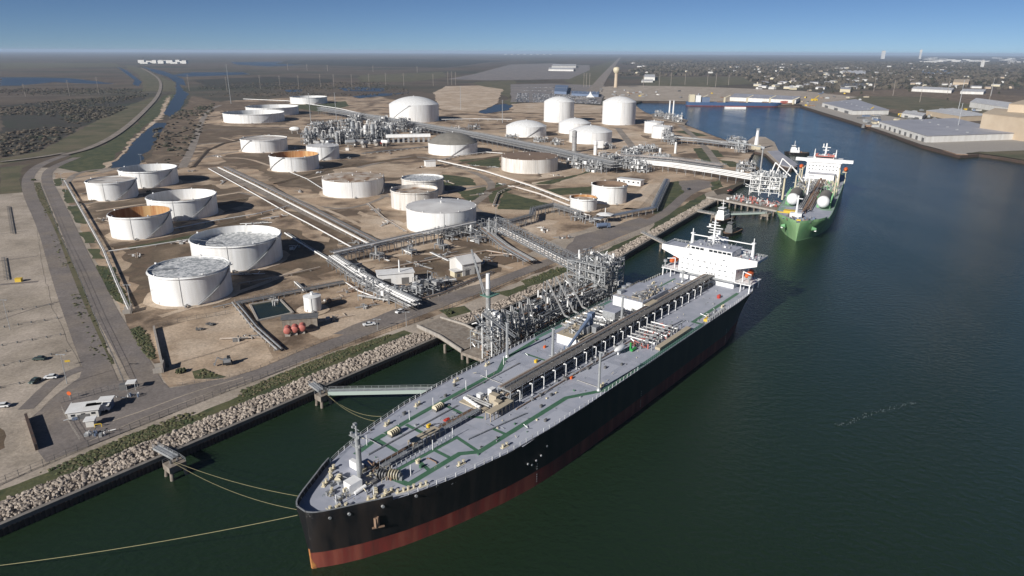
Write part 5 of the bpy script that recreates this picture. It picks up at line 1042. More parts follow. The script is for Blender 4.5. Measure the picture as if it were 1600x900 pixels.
# ---------------------------------------------------------------- process plant
RP = random.Random(21)
def column(p, r, h, m0='pipe_grey', skirt=True):
    t = thing('process_column', 'grey process column among the packed steelwork behind the tank field', 'process column', p, 0, 'columns of the process plant')
    MB().lathe([(r, 0), (r, h-r*.5), (r*.6, h-.1*r), (.01, h)], n=14).build('shell', m0, t, 'auto')
    b = MB()
    for k in range(1, 4): b.lathe([(r, h*k/4), (r+1.3, h*k/4), (r+1.3, h*k/4+.25), (r, h*k/4+.25)], n=12); 
    b.build('platform', 'galv', t); MB().tube((r+.3, 0, h*.9), (r+.3, 0, 0), .3, n=6).build('down_pipe', 'steel', t); MB().path([(0, 0, h), (0, 0, h+1.5), (r+2, 0, h+1.5), (r+2, 0, 2)], .35, 6).build('overhead_pipe', 'white_paint', t)
def drum(p, r, L, a, m0='pipe_grey'):
    t = thing('pressure_drum', 'horizontal pale drum lying on saddles within the process plant', 'drum', p, a, 'horizontal drums of the process plant')
    b = MB(); b.tube((-L/2, 0, 4+r), (L/2, 0, 4+r), r, n=14); b.build('shell', m0, t, smooth=True)
    for s in (-1, 1): MB().box((s*L*.3, 0, 2+r*.2), (.8, r*1.6, 4)).build('saddle', 'concrete', t); b = MB(); b.tube((s*L/2, 0, 4+r), (s*(L/2+r*.5), 0, 4+r), r, r*.3, n=14); b.build('end_cap', m0, t, smooth=True)
def module(p, sx, sy, lv, a, lh=4.5, name='process_module', label='open steel frame stacked with pipes and drums inside the process plant', cat='steel structure', group='steel frames of the process plant'):
    t = thing(name, label, cat, p, a, group); nx = max(1, int(sx/7)); ny = max(1, int(sy/7))
    lm = MB().beam((0, 0, 0), (0, 0, lv*lh), .5).mesh('leg', 'steel')
    for i in range(nx+1):
        for j in range(ny+1): part('leg', lm, t, (-sx/2+sx*i/nx, -sy/2+sy*j/ny, 0))
    for k in range(1, lv+1):
        b = MB(); z = k*lh
        for j in range(ny+1): b.beam((-sx/2, -sy/2+sy*j/ny, z), (sx/2, -sy/2+sy*j/ny, z), .45)
        for i in range(nx+1): b.beam((-sx/2+sx*i/nx, -sy/2, z), (-sx/2+sx*i/nx, sy/2, z), .45)
        b.box((0, 0, z+.1), (sx*.8, sy*.5, .12)); b.build('floor', 'steel', t)
    for k in range(lv+1): clutter(t, 'equipment', -sx/2, sx/2-2, -sy/2, sy/2, k*lh+.2, int(sx*sy*.13), ['galv', 'pipe_grey', 'steel', 'dark_steel', 'white_paint'], 2.0, 2.4)
    return t
def inpoly(px): a = at(*px); return (a.x, a.y, 3)
for px in ((486, 225), (500, 214), (512, 226), (522, 212), (536, 224), (545, 208), (553, 226), (566, 214), (575, 224), (588, 210), (596, 222), (520, 200), (560, 200), (600, 203), (630, 206), (655, 212), (612, 214)):
    module(inpoly(px), RP.uniform(14, 24), RP.uniform(12, 22), RP.choice((2, 3, 3, 4)), R(55+RP.choice((0, 90))))
for px in ((480, 224), (492, 222), (505, 225), (518, 222), (527, 226), (541, 222), (552, 218), (560, 222), (572, 218), (583, 224), (604, 214), (606, 220), (530, 208), (575, 206)):
    column(inpoly(px), RP.uniform(1.6, 3), RP.uniform(14, 26), RP.choice(('pipe_grey', 'galv', 'pipe_grey', 'white_paint')))
for px in ((496, 230), (508, 220), (516, 231), (531, 220), (548, 230), (561, 229), (570, 231), (590, 228), (602, 229)):
    drum(inpoly(px), RP.uniform(2, 3), RP.uniform(8, 13), R(RP.choice((-30, 20, 60))), RP.choice(('pipe_grey', 'galv', 'white_paint')))
p = at(638, 222); t = thing('long_shed', 'long white tubular shed roof on short posts beside the process plant', 'shed', (p.x, p.y, 3), R(12))
b = MB(); b.lathe([(5, -30), (5, 30)], n=18); b.v = [(z_, x_, y_*0.8+7 if y_ > 0 else 7+y_*.3) for x_, y_, z_ in b.v]; b.build('roof', 'white_paint', t, smooth=True)
b = MB(); b.box((0, 0, 7), (60, 9, .8)); b.build('roof_edge', 'white_paint', t)
for i in range(9): MB().box((-27+i*6.8, -3, 3.3), (2.6, 2.5, 6.6)).build('support', 'galv', t)
p = at(592, 226); t = thing('small_canopy', 'small white canopy on thin legs left of the long tubular shed', 'canopy', (p.x, p.y, 3), R(10)); MB().box((0, 0, 5.5), (14, 8, .5)).build('roof', 'white_paint', t)
for i in (-6, 6):
    for j in (-3, 3): MB().beam((i, j, 0), (i, j, 5.3), .4).build('leg', 'white_paint', t)
b = MB(); b.box((3, 1, 2.5), (6, 4, 2)); b.build('red_cabinet', 'red_paint', t)
p = at(461, 209); t = thing('storage_sphere', 'little white horizontal tank at the left edge of the process plant', 'tank', (p.x, p.y, 3), 0); b = MB(); b.blob((0, 0, 7), (8, 3.4, 3.4), 1, sub=3, jit=0); b.build('shell', 'tank_white', t, smooth=True); [MB().box((i, 0, 2.5), (1, 3, 5)).build('saddle', 'concrete', t) for i in (-4, 4)]
VY = 'frames of the valve yard by the main corridor'
for px, sx, sy, lv in (((900, 262), 16, 12, 2), ((930, 268), 22, 14, 2), ((950, 262), 20, 16, 3), ((975, 262), 22, 14, 2), ((1000, 268), 20, 12, 2), ((985, 250), 18, 14, 2), ((1030, 250), 26, 14, 1), ((1010, 236), 26, 22, 1), ((950, 232), 16, 10, 1), ((845, 222), 18, 9, 1), ((800, 218), 18, 9, 1), ((870, 226), 14, 10, 1), ((820, 232), 16, 8, 1), ((1040, 222), 9, 9, 4), ((1050, 226), 8, 8, 3), ((1146, 232), 16, 12, 3), ((1158, 238), 12, 10, 3), ((715, 205), 22, 9, 1), ((740, 202), 20, 9, 1), ((985, 240), 24, 20, 1), ((1090, 262), 18, 12, 1), ((1165, 268), 16, 12, 2)):
    module(inpoly(px), sx, sy, lv, R(-35 if px[0] > 840 else 20), 4.0, 'pipe_station', 'open steel frame carrying pipes beside the main pipe corridor', 'steel structure', VY)
JN = 'pipe frames round the shore side junction'
for px, sx, sy in (((560, 440), 12, 6), ((590, 462), 12, 7), ((630, 468), 14, 6), ((665, 455), 16, 5), ((700, 372), 16, 9), ((730, 368), 14, 9), ((760, 362), 12, 8), ((905, 345), 10, 6), ((925, 350), 8, 6), ((548, 428), 8, 5), ((575, 452), 8, 5), ((605, 470), 9, 5), ((650, 462), 12, 5), ((680, 448), 10, 4), ((716, 360), 10, 7), ((745, 378), 10, 7), ((590, 405), 8, 4), ((640, 398), 8, 4), ((690, 390), 8, 4)):
    module(inpoly(px), sx, sy, 1, R(-38), 3.4, 'valve_station', 'low steel frame crowded with valves and bends near the shore road', 'steel structure', JN)
for px, h, lab in (((1031, 243), 9, 'short white column on the sand beside the small smooth tanks'), ((1055, 240), 14, 'grey topped column right of the short white column'), ((625, 442), 13, 'slim white vent stack beside the white pump building')):
    p = at(*px); t = thing('vent_stack', lab, 'stack', (p.x, p.y, 3)); r = 1.5 if px[0] > 900 else .4; MB().lathe([(r, 0), (r, h-1), (r*.6, h-.2), (.01, h)], n=12).build('shaft', 'white_paint', t, 'auto'); MB().lathe([(r*1.3, 0), (r*1.3, .5), (r, .5)], n=12).build('footing', 'concrete', t)

# small field gear standing among the tanks
rg = random.Random(41); GP = [(150, 300), (330, 300), (165, 345), (290, 320), (285, 380), (215, 400), (380, 430), (400, 350), (462, 388), (470, 300), (430, 340), (500, 270), (560, 275), (590, 330), (560, 380), (605, 350), (640, 380), (700, 285), (752, 305), (735, 260), (770, 262), (790, 290), (880, 255), (690, 400), (655, 415), (600, 405), (545, 455), (520, 470), (575, 480), (660, 440), (700, 440), (760, 410), (790, 400), (850, 360), (880, 372), (340, 245), (420, 212), (460, 232), (545, 248), (610, 240), (660, 262), (820, 238), (870, 275), (640, 300), (350, 285), (300, 268), (420, 400), (430, 470), (380, 530), (520, 500)]
for i, px in enumerate(GP):
    p = at(*px); t = thing('valve_cluster', 'x', 'valve cluster', (p.x, p.y, 3.1), rg.uniform(0, 3), 'valve clusters among the tanks')
    clutter(t, 'valve', -4, 4, -2.5, 2.5, 0, rg.randrange(7, 15), ['pipe_grey', 'steel', 'white_paint', 'dark_steel', 'pipe_rust'], 1.1, 1.6)
    b = MB(); L = rg.uniform(10, 26); b.path([(-L/2, 0, .5), (L/2, 0, .5)], .22, 6); b.path([(-L/2, .9, .5), (L/3, .9, .5), (L/3, 5, .5)], .16, 6); b.build('feed_pipe', rg.choice(['white_paint', 'pipe_grey', 'pipe_tan']), t)
pipes('thin white pipe from the pond rack to the shore junction', [(540, 442), (560, 455), (600, 470)], .8, [(0, .3, 'white_paint'), (1, .2, 'pipe_rust')], step=6)
pipes('pipes entering the sand yard in front of the white pump building', [(560, 462), (610, 470), (640, 462), (670, 452)], .8, [(-1, .3, 'dark_steel'), (0, .3, 'pipe_grey'), (1, .3, 'dark_steel')], step=6)
pipes('pipe line in front of the junction rack', [(600, 420), (680, 405), (760, 392), (820, 402)], .8, [(-1, .25, 'pipe_rust'), (0, .3, 'pipe_tan'), (1, .22, 'dark_steel')], step=7)
pipes('pipe line behind the gabled shed', [(672, 395), (700, 408), (740, 400)], .8, [(0, .3, 'white_paint'), (1.2, .3, 'steel')], step=6)
pipes('pipe line between the orange rusted tank and the tan roofed tank', [(450, 268), (480, 280), (505, 296)], .8, [(0, .32, 'white_paint')], step=7)
pipes('pipe line from the smooth white tank round to the rusty roofed tank', [(636, 362), (600, 340), (575, 318)], .8, [(0, .3, 'pipe_tan'), (1, .2, 'steel')], step=7)
pipes('dark trench pipes beside the shore road', [(628, 475), (690, 458), (770, 425)], .6, [(-1.2, .25, 'dark_steel'), (-.4, .3, 'pipe_rust'), (.4, .25, 'steel'), (1.2, .25, 'dark_steel')], step=5)
# ---------------------------------------------------------------- the green gas carrier
mat('pale_deck_green', (0.22, 0.33, 0.24), 0.7)
G0 = R(62.3); gs = thing('gas_carrier', 'green hulled gas carrier with two white capped deck tanks', 'ship', (191.3, 446, 0), G0); GD = 13.0
gW = [(0, .15), (4, 2.6), (8, 4.8), (16, 8.6), (28, 12.6), (42, 15.8), (60, 17.6), (75, 18.2), (180, 18.2), (200, 15), (215, 8), (224, 2)]
gD = [(0, 1.2), (2, 4.5), (5, 8.0), (10, 12.2), (16, 15), (24, 17), (36, 18.1), (50, 18.4), (195, 18.4), (212, 17.6), (226, 14)]
gx = [0, .5, 1.2, 2.5, 4, 6, 9, 12, 16, 20, 26, 34, 44, 56, 70, 110, 180, 195, 205, 215, 226]
hull(gs, gW, gD, 226, GD, [-3, 0, .8, 1, 5, 9, GD, GD+.4], [0, 0, 0, 0, 0, 0, 0], gx, -3.0, ('hull_green',))
b = MB(); pts = [(x if x > 6 else x*9/6-3, interp(gD, x)-.25) for x in gx]; b.sheet([(x, -y) for x, y in pts]+[(x, y) for x, y in reversed(pts)], GD); b.build('deck', 'deck_grey', gs)
for x_, y_, w_, d_ in ((66, 13, 34, 8), (66, -13, 34, 8), (92, 10, 16, 10), (92, -10, 16, 10), (40, 15, 12, 3), (130, 14.5, 50, 4), (130, -14.5, 50, 4)): MB().box((x_, y_, GD+.01), (w_, d_, .02)).build('green_deck_area', 'pale_deck_green', gs)
b = MB()
for s in (-1, 1):
    q = [(x if x > 6 else x*9/6-3, s*(interp(gD, x)-.05)) for x in gx if x <= 20]
    for a, c in zip(q, q[1:]): b.beam((*a, GD+.9), (*c, GD+.9), .2, 1.6)
b.build('bulwark', 'hull_green', gs); b = MB(); b.box((-1.6, 0, GD+2), (1.2, 2.6, .9)); b.build('bow_ornament', 'yellow_paint', gs)
for s in (-1, 1):
    b = MB(); b.tube((6, s*8.3, 8.5), (6.6, s*11, 8.1), 1.5, .9, n=12); b.build('anchor_bolster', 'lime_green', gs, smooth=True); b = MB(); b.box((6.4, s*10.6, 7.6), (.6, 1.2, 2)); b.build('anchor', 'ship_white', gs)
    t0 = MB(); y = s*10.4; t0.tube((54, y, GD+5.2), (80, y, GD+5.2), 4.4, n=24); t0.build('deck_tank', 'dome_grey', gs, smooth=True)
    t0 = MB(); t0.blob((53.5, y, GD+5.2), (4.4, 4.35, 4.35), 2, sub=3, jit=0); t0.build('tank_end', 'ship_white', gs, smooth=True)
    for x in (58, 66, 76): q = MB(); q.box((x, y, GD+1.2), (1.2, 8.6, 3)); q.build('tank_saddle', 'lime_green', gs)
    q = MB(); [q.beam((56+i*4, y+s*4.8, GD), (56+i*4, y+s*4.8, GD+9), .3) for i in range(7)]; q.beam((54, y+s*4.8, GD+5), (80, y+s*4.8, GD+5), .6); q.box((84, y, GD+3), (6, 9, 6)); q.box((92, y+s*1, GD+1.5), (8, 6, 3)); q.build('tank_frame', 'lime_green', gs)
    for x in (104, 150): q = MB(); q.tube((x, s*14.5, GD), (x, s*14.5, GD+15), .7, .5, n=8); q.beam((x, s*14.5, GD+13), (x+9, s*13.5, GD+15), .6); q.build('stores_crane', 'cream', gs)
    rail('railing', [(20, s*17.2, GD), (60, s*18, GD), (190, s*18, GD)], gs, 'lime_green', step=3)
    q = MB(); q.beam((4, s*7, GD), (4, s*7, GD+1), .8); q.build('bollard', 'dark_steel', gs)
    q = MB(); q.blob((176, s*18, GD+12), (4.5, 1.8, 1.8), 1, sub=3, jit=0); q.build('lifeboat', 'orange_paint', gs, smooth=True); q = MB(); q.box((176, s*17.5, GD+9.8), (10, 3.5, .4)); [q.beam((x, s*18.5, GD), (x, s*18.5, GD+10), .4) for x in (172, 180)]; q.build('boat_platform', 'cream', gs)
    q = MB(); q.box((171.5, s*18.4, 32), (3.2, 9, 2.6)); q.box((174, s*18.4, 31.3), (6, 9, .3)); q.build('bridge_wing', 'ship_white', gs)
random.seed(31)
clutter(gs, 'deck_machinery', 3, 17, -9, 9, GD, 70, ['dark_steel', 'pipe_rust', 'steel', 'blue_grey'], 1.2, 1.6)
clutter(gs, 'deck_machinery', 78, 165, 2, 16, GD, 220, ['steel', 'galv', 'dark_steel', 'cream'], 1.5, 3)
clutter(gs, 'deck_machinery', 84, 165, -16, -2, GD, 220, ['steel', 'galv', 'dark_steel', 'cream', 'lime_green'], 1.5, 3)
b = MB(); b.beam((30, 0, GD+1.5), (168, 0, GD+4.5), 1.4, .3); [b.beam((30+i*6, s*1.2, GD), (30+i*6, s*1.2, GD+1.5+i*.13), .25) for i in range(23) for s in (-1, 1)]; b.build('centre_catwalk', 'pipe_rust', gs)
for y, r_ in ((2.4, .5), (3.6, .5), (4.8, .4), (-2.4, .5), (-3.6, .4)): b = MB(); b.tube((40, y, GD+1.5), (168, y, GD+3.5), r_, n=8); b.build('deck_pipe', 'pipe_grey' if y > 0 else 'pipe_rust', gs, smooth=True)
b = MB(); b.tube((16, 3.5, GD), (16, 3.5, GD+15), .8, .5, n=8); b.beam((16, .5, GD+13), (16, 6.5, GD+13), .5); b.box((15, 3.5, GD+1.6), (4.5, 7.6, 3.2)); b.build('foremast', 'ship_white', gs)
b = MB(); b.tube((95, 3.8, GD), (95, 3.8, GD+16), .9, .8, n=8); b.beam((95, -2, GD+15), (95, 9, GD+15), .9); b.box((98, 3.5, GD+15), (4, 4, 3)); b.tube((90, 3.8, GD+1), (96, 3.8, GD+12), .6, n=6); b.build('manifold_crane', 'ship_white', gs)
b = MB(); b.box((30, 9, GD+.8), (6, 8, 1.4)); b.box((26, 12, GD+.4), (1, 10, .6)); b.build('deck_locker', 'yellow_paint', gs)
b = MB(); b.box((182, 0, 21.5), (22, 27, 17)); ga = b.build('accommodation', 'ship_white', gs); b = MB(); b.box((168.5, 0, 17), (6, 20, 8)); b.build('lower_house', 'ship_white', gs); b = MB(); b.box((168, 0, 21.2), (7, 22, .5)); b.build('front_roof', 'roof_grey', gs)
b = MB(); b.box((176, 0, 31.6), (12, 29, 3.2)); b.build('bridge_deck', 'ship_white', gs); b = MB(); b.box((175, 0, 34.2), (8, 15, 2.4)); b.build('wheelhouse', 'ship_white', gs); b = MB(); b.box((170.93, 0, 34.4), (.08, 14, 1.0)); b.build('bridge_windows', 'glass_dark', gs); b = MB(); b.box((170.8, 0, 35.6), (1.4, 15.5, .7)); b.box((170.8, 0, 33.1), (1.2, 15.5, .5)); b.build('red_band', 'pink_red', gs)
for z in (24, 27): b = [MB().box((170.96, -11+i*2.75, z), (.08, 1.0, .8)).build('window', 'glass_dark', ga) for i in range(9)]
b = MB(); b.tube((177, 0, 35), (177, 0, 46), .9, .6, n=8); b.beam((177, -3.4, 42.5), (177, 3.4, 42.5), .5); b.beam((177, -2.4, 40), (177, 2.4, 40), .5); b.tube((177, 2.4, 42.5), (177, 2.4, 45.5), .5, n=6); b.build('radar_mast', 'ship_white', gs)
for y in (-8.5, 8.5): b = MB(); b.tube((175, y, 33), (175, y, 41), .7, .3, n=6); b.build('signal_mast', 'ship_white', gs)
clutter(gs, 'roof_equipment', 171, 180, -9, 9, 35.4, 20, ['ship_white', 'pink_red', 'galv'], 1.2, 2)
b = MB(); b.box((196, 0, 26), (6, 8, 16)); b.build('funnel', 'ship_white', gs)
# ---------------------------------------------------------------- tugs and small craft
def tug(px, rz, label, hullm, s=1.0, house='ship_white'):
    c = at(*px, 0); t = thing('tug_boat', label, 'tug', (c.x, c.y, 0), rz)
    W = [(0, .3), (2, 2.6), (5, 4.4), (9, 5.4), (24, 5.4), (28, 4.6), (30, 3)]; W = [(a*s, b_*s) for a, b_ in W]; x_ = [a for a, _ in W]
    hull(t, W, [(a, b_*1.08+.2) for a, b_ in W], 30*s, 2.6*s, [-1, 0, 1.2*s, 2.6*s, 3.4*s], [0, 0, 0, 0], x_, -1, (hullm,))
    b = MB(); pts = [(a, b_*1.05) for a, b_ in W]; b.sheet([(x, -y) for x, y in pts]+[(x, y) for x, y in reversed(pts)], 2.5*s); b.build('deck', 'pipe_rust', t)
    MB().box((12*s, 0, 4.4*s), (11*s, 7*s, 3.6*s)).build('deckhouse', house, t); MB().box((10.5*s, 0, 7.6*s), (7*s, 5.6*s, 2.8*s)).build('upper_house', house, t)
    wh_ = MB().box((10*s, 0, 10.3*s), (4.6*s, 4.4*s, 2.6*s)).build('wheelhouse', house, t); MB().box((10*s, 0, 10.7*s), (4.7*s, 4.5*s, 1.0*s)).build('window', 'glass_dark', wh_); MB().box((10*s, 0, 11.8*s), (5.4*s, 5.2*s, .3)).build('wheelhouse_roof', house, t)
    MB().tube((11*s, 0, 11.8*s), (11*s, 0, 18*s), .3*s, n=6).beam((11*s, -1.8*s, 15*s), (11*s, 1.8*s, 15*s), .25).build('mast', house, t)
    for y in (-2.2, 2.2): MB().tube((16.5*s, y*s, 5*s), (16.5*s, y*s, 9.5*s), .7*s, n=8).build('exhaust_stack', house, t)
    MB().tube((20*s, -1.5*s, 3.6*s), (20*s, 1.5*s, 3.6*s), 1.1*s, n=10).build('towing_winch', 'pipe_rust', t)
    return t
tug((1118, 351), R(50), 'larger white tug moored behind the tanker accommodation', 'hull_black', .95)
tug((1133, 370), R(50), 'dark tug with rust red deck alongside the larger white tug', 'hull_black', .75, 'dark_steel')
tug((1226, 241), R(-15), 'small white push boat off the end of the breakwater', 'hull_black', .95)
p = at(1064, 183, 3); tug((1062, 190), R(60), 'blue and white tug at the far jetty by the twin masts', 'blue_paint', .9)
p = at(1048, 186, 4); t = thing('twin_masts', 'pair of tall slim white stacks on the far jetty', 'mast', (p.x, p.y, 3)); [MB().tube((x, 0, 0), (x, 0, 34), 1.6, 1.2, n=10).build('mast', 'white_paint', t) for x in (-3.5, 3.5)]
t = thing('far_jetty', 'far jetty of dark piles carrying pipe frames along the basin shore', 'jetty', (0, 0, 0)); pts = [at(*q, 4).xy for q in ((1018, 178), (1034, 176), (1075, 188), (1070, 194), (1020, 184))]; MB().prism(pts, 2.8, 4.2).build('deck_slab', 'old_concrete', t)
for i in range(8): q = at(1022+i*7, 181+i*1.6, 0); MB().tube((q.x, q.y, -2), (q.x, q.y, 3), 1, n=8).build('pile', 'dark_steel', t)
for px in ((1030, 182), (1045, 186), (1058, 190)): module((*at(px[0], px[1], 4).xy, 4), 16, 8, 2, R(-20), 4, 'pipe_station', 'dark pipe frame standing on the far jetty', 'steel structure', 'pipe frames on the far jetty')
# cargo ships across the basin
def freighter(px0, px1, label, m0, house, cranes, hgt=8):
    a, c = at(*px0, 0).xy, at(*px1, 0).xy; L = (c-a).length; t = thing('cargo_ship', label, 'ship', (a.x, a.y, 0), math.atan2((c-a).y, (c-a).x))
    W = [(0, .3), (6, 5), (14, 9), (24, 11), (L-14, 11), (L-4, 9), (L, 7)]; hull(t, W, [(0, 2), (6, 8), (14, 11), (24, 11.5), (L-14, 11.5), (L, 10)], L, hgt, [-1, 0, 1.5, hgt, hgt+1], [1, 1, 0, 0], [0, 3, 6, 14, 24, L/2, L-14, L-4, L], -4, (m0, 'hull_red'))
    b = MB(); b.box((L/2+4, 0, hgt-.3), (L-24, 20, .4)); b.build('deck', 'pipe_rust', t)
    for i in range(cranes):
        x = 24+(L-60)*i/max(1, cranes-1); MB().box((x, 0, hgt+6), (3.5, 3.5, 12)).build('crane_post', 'cream', t); MB().beam((x, 0, hgt+11), (x-14, -4, hgt+17), 1.4).build('crane_jib', 'cream', t)
        MB().box((x+10, 0, hgt+1.2), (12, 15, 2.4)).build('hatch_cover', 'pipe_rust', t)
    for q in house: MB().box((L-q[0], 0, hgt+q[2]/2), (q[1], 17, q[2])).build('accommodation', q[3], t)
    return t
freighter((1218, 166.5), (1072, 165), 'long blue cargo ship with cream deck cranes across the basin', 'blue_paint', ((12, 12, 18, 'cream'), (26, 12, 16, 'ship_white'), (44, 18, 12, 'blue_grey')), 4)
freighter((1250, 167), (1221, 164), 'short dark barge moored off the bow of the blue cargo ship', 'hull_black', ((8, 6, 6, 'pink_red'),), 1, 4)
p = at(1146, 169, 0); t = thing('barge', 'low white barge lying against the blue cargo ship side', 'barge', (p.x, p.y, 0), R(-2)); MB().box((0, -14, 1.8), (46, 9, 4.5)).build('hull', 'ship_white', t); MB().box((0, -14, 4.2), (42, 6, .6)).build('hatch_cover', 'pink_red', t)
p = at(1485, 231, 1.5); a_, c_ = at(1447, 227, 0).xy, at(1505, 246, 0).xy; t = thing('barge', 'rusty flat barge moored at the corner of the right hand quay', 'barge', (a_.x, a_.y, 0), math.atan2((c_-a_).y, (c_-a_).x)); Lb = (c_-a_).length
MB().box((Lb/2, -2, 1.6), (Lb, 13, 4.6)).build('hull', 'pipe_rust', t); MB().box((Lb/2, -2, 4), (Lb-1, 12, .5)).build('deck', 'concrete', t)
# ---------------------------------------------------------------- buildings
def building(label, px, sx, sy, h, a, wall='wall_white', roof='roof_metal', gable=0, name='warehouse', cat='building', group=None, doors=0, z=3.0, world=None, wins=0):
    c = world or at(*px); t = thing(name, label, cat, (c[0], c[1], z), a, group)
    b = MB(); b.box((0, 0, h/2), (sx, sy, h)); 
    if gable: b.add([(-sx/2, -sy/2, h), (-sx/2, sy/2, h), (-sx/2, 0, h+gable-.05), (sx/2, -sy/2, h), (sx/2, sy/2, h), (sx/2, 0, h+gable-.05)], [(0, 2, 1), (3, 4, 5)])
    w_ = b.build('wall', wall, t); r_ = MB(); o = .5
    if gable:
        for s in (-1, 1): r_.add([(-sx/2-o, s*(sy/2+o), h-.1), (sx/2+o, s*(sy/2+o), h-.1), (sx/2+o, 0, h+gable), (-sx/2-o, 0, h+gable), (-sx/2-o, s*(sy/2+o), h+.2), (sx/2+o, s*(sy/2+o), h+.2), (sx/2+o, 0, h+gable+.3), (-sx/2-o, 0, h+gable+.3)], [(4, 5, 6, 7), (0, 1, 5, 4), (0, 4, 7, 3), (1, 2, 6, 5)])
    else: r_.box((0, 0, h+.15), (sx+2*o, sy+2*o, .3))
    r_.build('roof', roof, t)
    for i in range(doors): MB().box((-sx/2+(i+.5)*sx/doors, -sy/2-.06, h*.3), (sx/doors*.4, .12, h*.6)).build('door', 'dark_steel', t)
    for i in range(wins): MB().box((-sx/2+(i+.5)*sx/wins, -sy/2-.04, h*.6), (sx/wins*.4, .08, h*.25)).build('window', 'glass_dark', t)
    return t
def quadb(label, pxs, h, wall='wall_white', roof='roof_grey', name='warehouse', doors=0, cat='warehouse'):
    q = [at(*p) for p in pxs]; o = q[0]; pts = [(p.x-o.x, p.y-o.y) for p in q]; t = thing(name, label, cat, (o.x, o.y, 3))
    MB().prism(pts, 0, h).build('wall', wall, t); cx = sum(p[0] for p in pts)/4; cy = sum(p[1] for p in pts)/4
    b = MB(); e = [(cx+(x-cx)*1.01, cy+(y-cy)*1.01) for x, y in pts]; m1 = ((e[0][0]+e[1][0])/2, (e[0][1]+e[1][1])/2); m2 = ((e[2][0]+e[3][0])/2, (e[2][1]+e[3][1])/2)
    P = [(x, y, h+.1) for x, y in e]+[(x, y, h+.5) for x, y in e]; b.add(P, [(0, 1, 5, 4), (1, 2, 6, 5), (2, 3, 7, 6), (3, 0, 4, 7), (4, 5, 6, 7)]); b.build('roof', roof, t)
    if roof != 'beige_wall' and h > 6:
        for i in range(6): u = (i+.5)/6; x = (pts[0][0]*(1-u)+pts[1][0]*u+pts[3][0]*(1-u)+pts[2][0]*u)/2; y = (pts[0][1]*(1-u)+pts[1][1]*u+pts[3][1]*(1-u)+pts[2][1]*u)/2; MB().box((x, y, h+1.1), (2.4, 2.4, 1.4)).build('roof_vent', 'galv', t)
    if doors:
        a, c = Vector(pts[0]), Vector(pts[1]); rz = math.atan2((c-a).y, (c-a).x); L = (c-a).length
        for i in range(doors): p = a.lerp(c, (i+.5)/doors); MB().box((p.x, p.y, h*.35), (L/doors*.35, .5, h*.55), rz).build('door', 'dark_steel', t)
    return t
building('white flat roofed pump building with a vent stack, between pipe racks', (618, 441), 19, 8, 6, R(16), 'white_paint', 'white_paint', wins=0, doors=2, name='pump_building')
building('cream gabled shed beside the shore road behind the crane boom', (727, 424), 12, 14, 6.5, R(35), 'wall_white', 'roof_metal', 3, name='gabled_shed', doors=2)
building('lean-to annex on the seaward side of the cream gabled shed', (718, 430), 9, 5, 3.2, R(35), 'cream', 'roof_metal', name='annex', doors=2)
building('small white shed at the crossing of the plant roads', (672, 260), 11, 7, 6, R(20), 'white_paint', 'roof_metal', name='small_shed')
building('white control cabin on stilts amid the valve yard frames', (985, 288), 24, 8, 5, R(-35), 'white_paint', 'roof_metal', name='control_cabin', wins=5)
t = building('flat dark roofed pump house beside the pond', (470, 511), 15, 5, 5, R(12), 'old_concrete', 'dark_steel', name='pond_pump_house')
for i in range(3):
    p = at(450+i*11.5, 524-i*2.2); s = thing('red_drum', 'faded red horizontal drum in front of the pond pump house, %s of three' % ('left', 'middle', 'right')[i], 'drum', (p.x, p.y, 3), R(102), 'faded red drums at the pond')
    b = MB(); b.tube((-2, 0, 2.8), (1.6, 0, 2.8), 1.5, n=14); b.tube((-2.4, 0, 2.8), (-2, 0, 2.8), .9, 1.5, n=14); b.build('shell', 'pink_red', s, smooth=True); [MB().box((q, 0, .7), (.5, 2.2, 1.4)).build('saddle', 'concrete', s) for q in (-1.2, 1)]
pd = [(391, 477), (438, 469), (458, 490), (403, 502)]; patch('pond_water', pd, 'pond', 0)
c = [at(*p) for p in pd]; b = MB(); [b.beam((c[i].x, c[i].y, 3.3), (c[(i+1) % 4].x, c[(i+1) % 4].y, 3.3), .9, .8) for i in range(4)]; S('pond_kerb', b, 'concrete')
c0_, c1_ = at(241, 514), at(254, 574); t = thing('pale_wall', 'low pale wall along the dark pit by the plant road', 'wall', (c0_.x, c0_.y, 3)); MB().beam((0, 0, .8), (c1_.x-c0_.x, c1_.y-c0_.y, .8), .8, 1.6).build('wall', 'concrete', t)
for px, lab in (((256, 578), 'concrete pit box at the end of the low pale wall'), ((206, 487), 'concrete pit box at the end of the white pipe pair')):
    p = at(*px); t = thing('pit_box', lab, 'concrete box', (p.x, p.y, 3), R(20)); MB().box((0, 0, 1.6), (.5, 5, 3.2)).build('back_wall', 'concrete', t); [MB().box((-1.8, s*2.4, 1), (3.2, .4, 2)).build('side_wall', 'concrete', t) for s in (-1, 1)]; MB().box((-2, 0, .3), (2, 3, .6)).build('pump', 'steel', t)
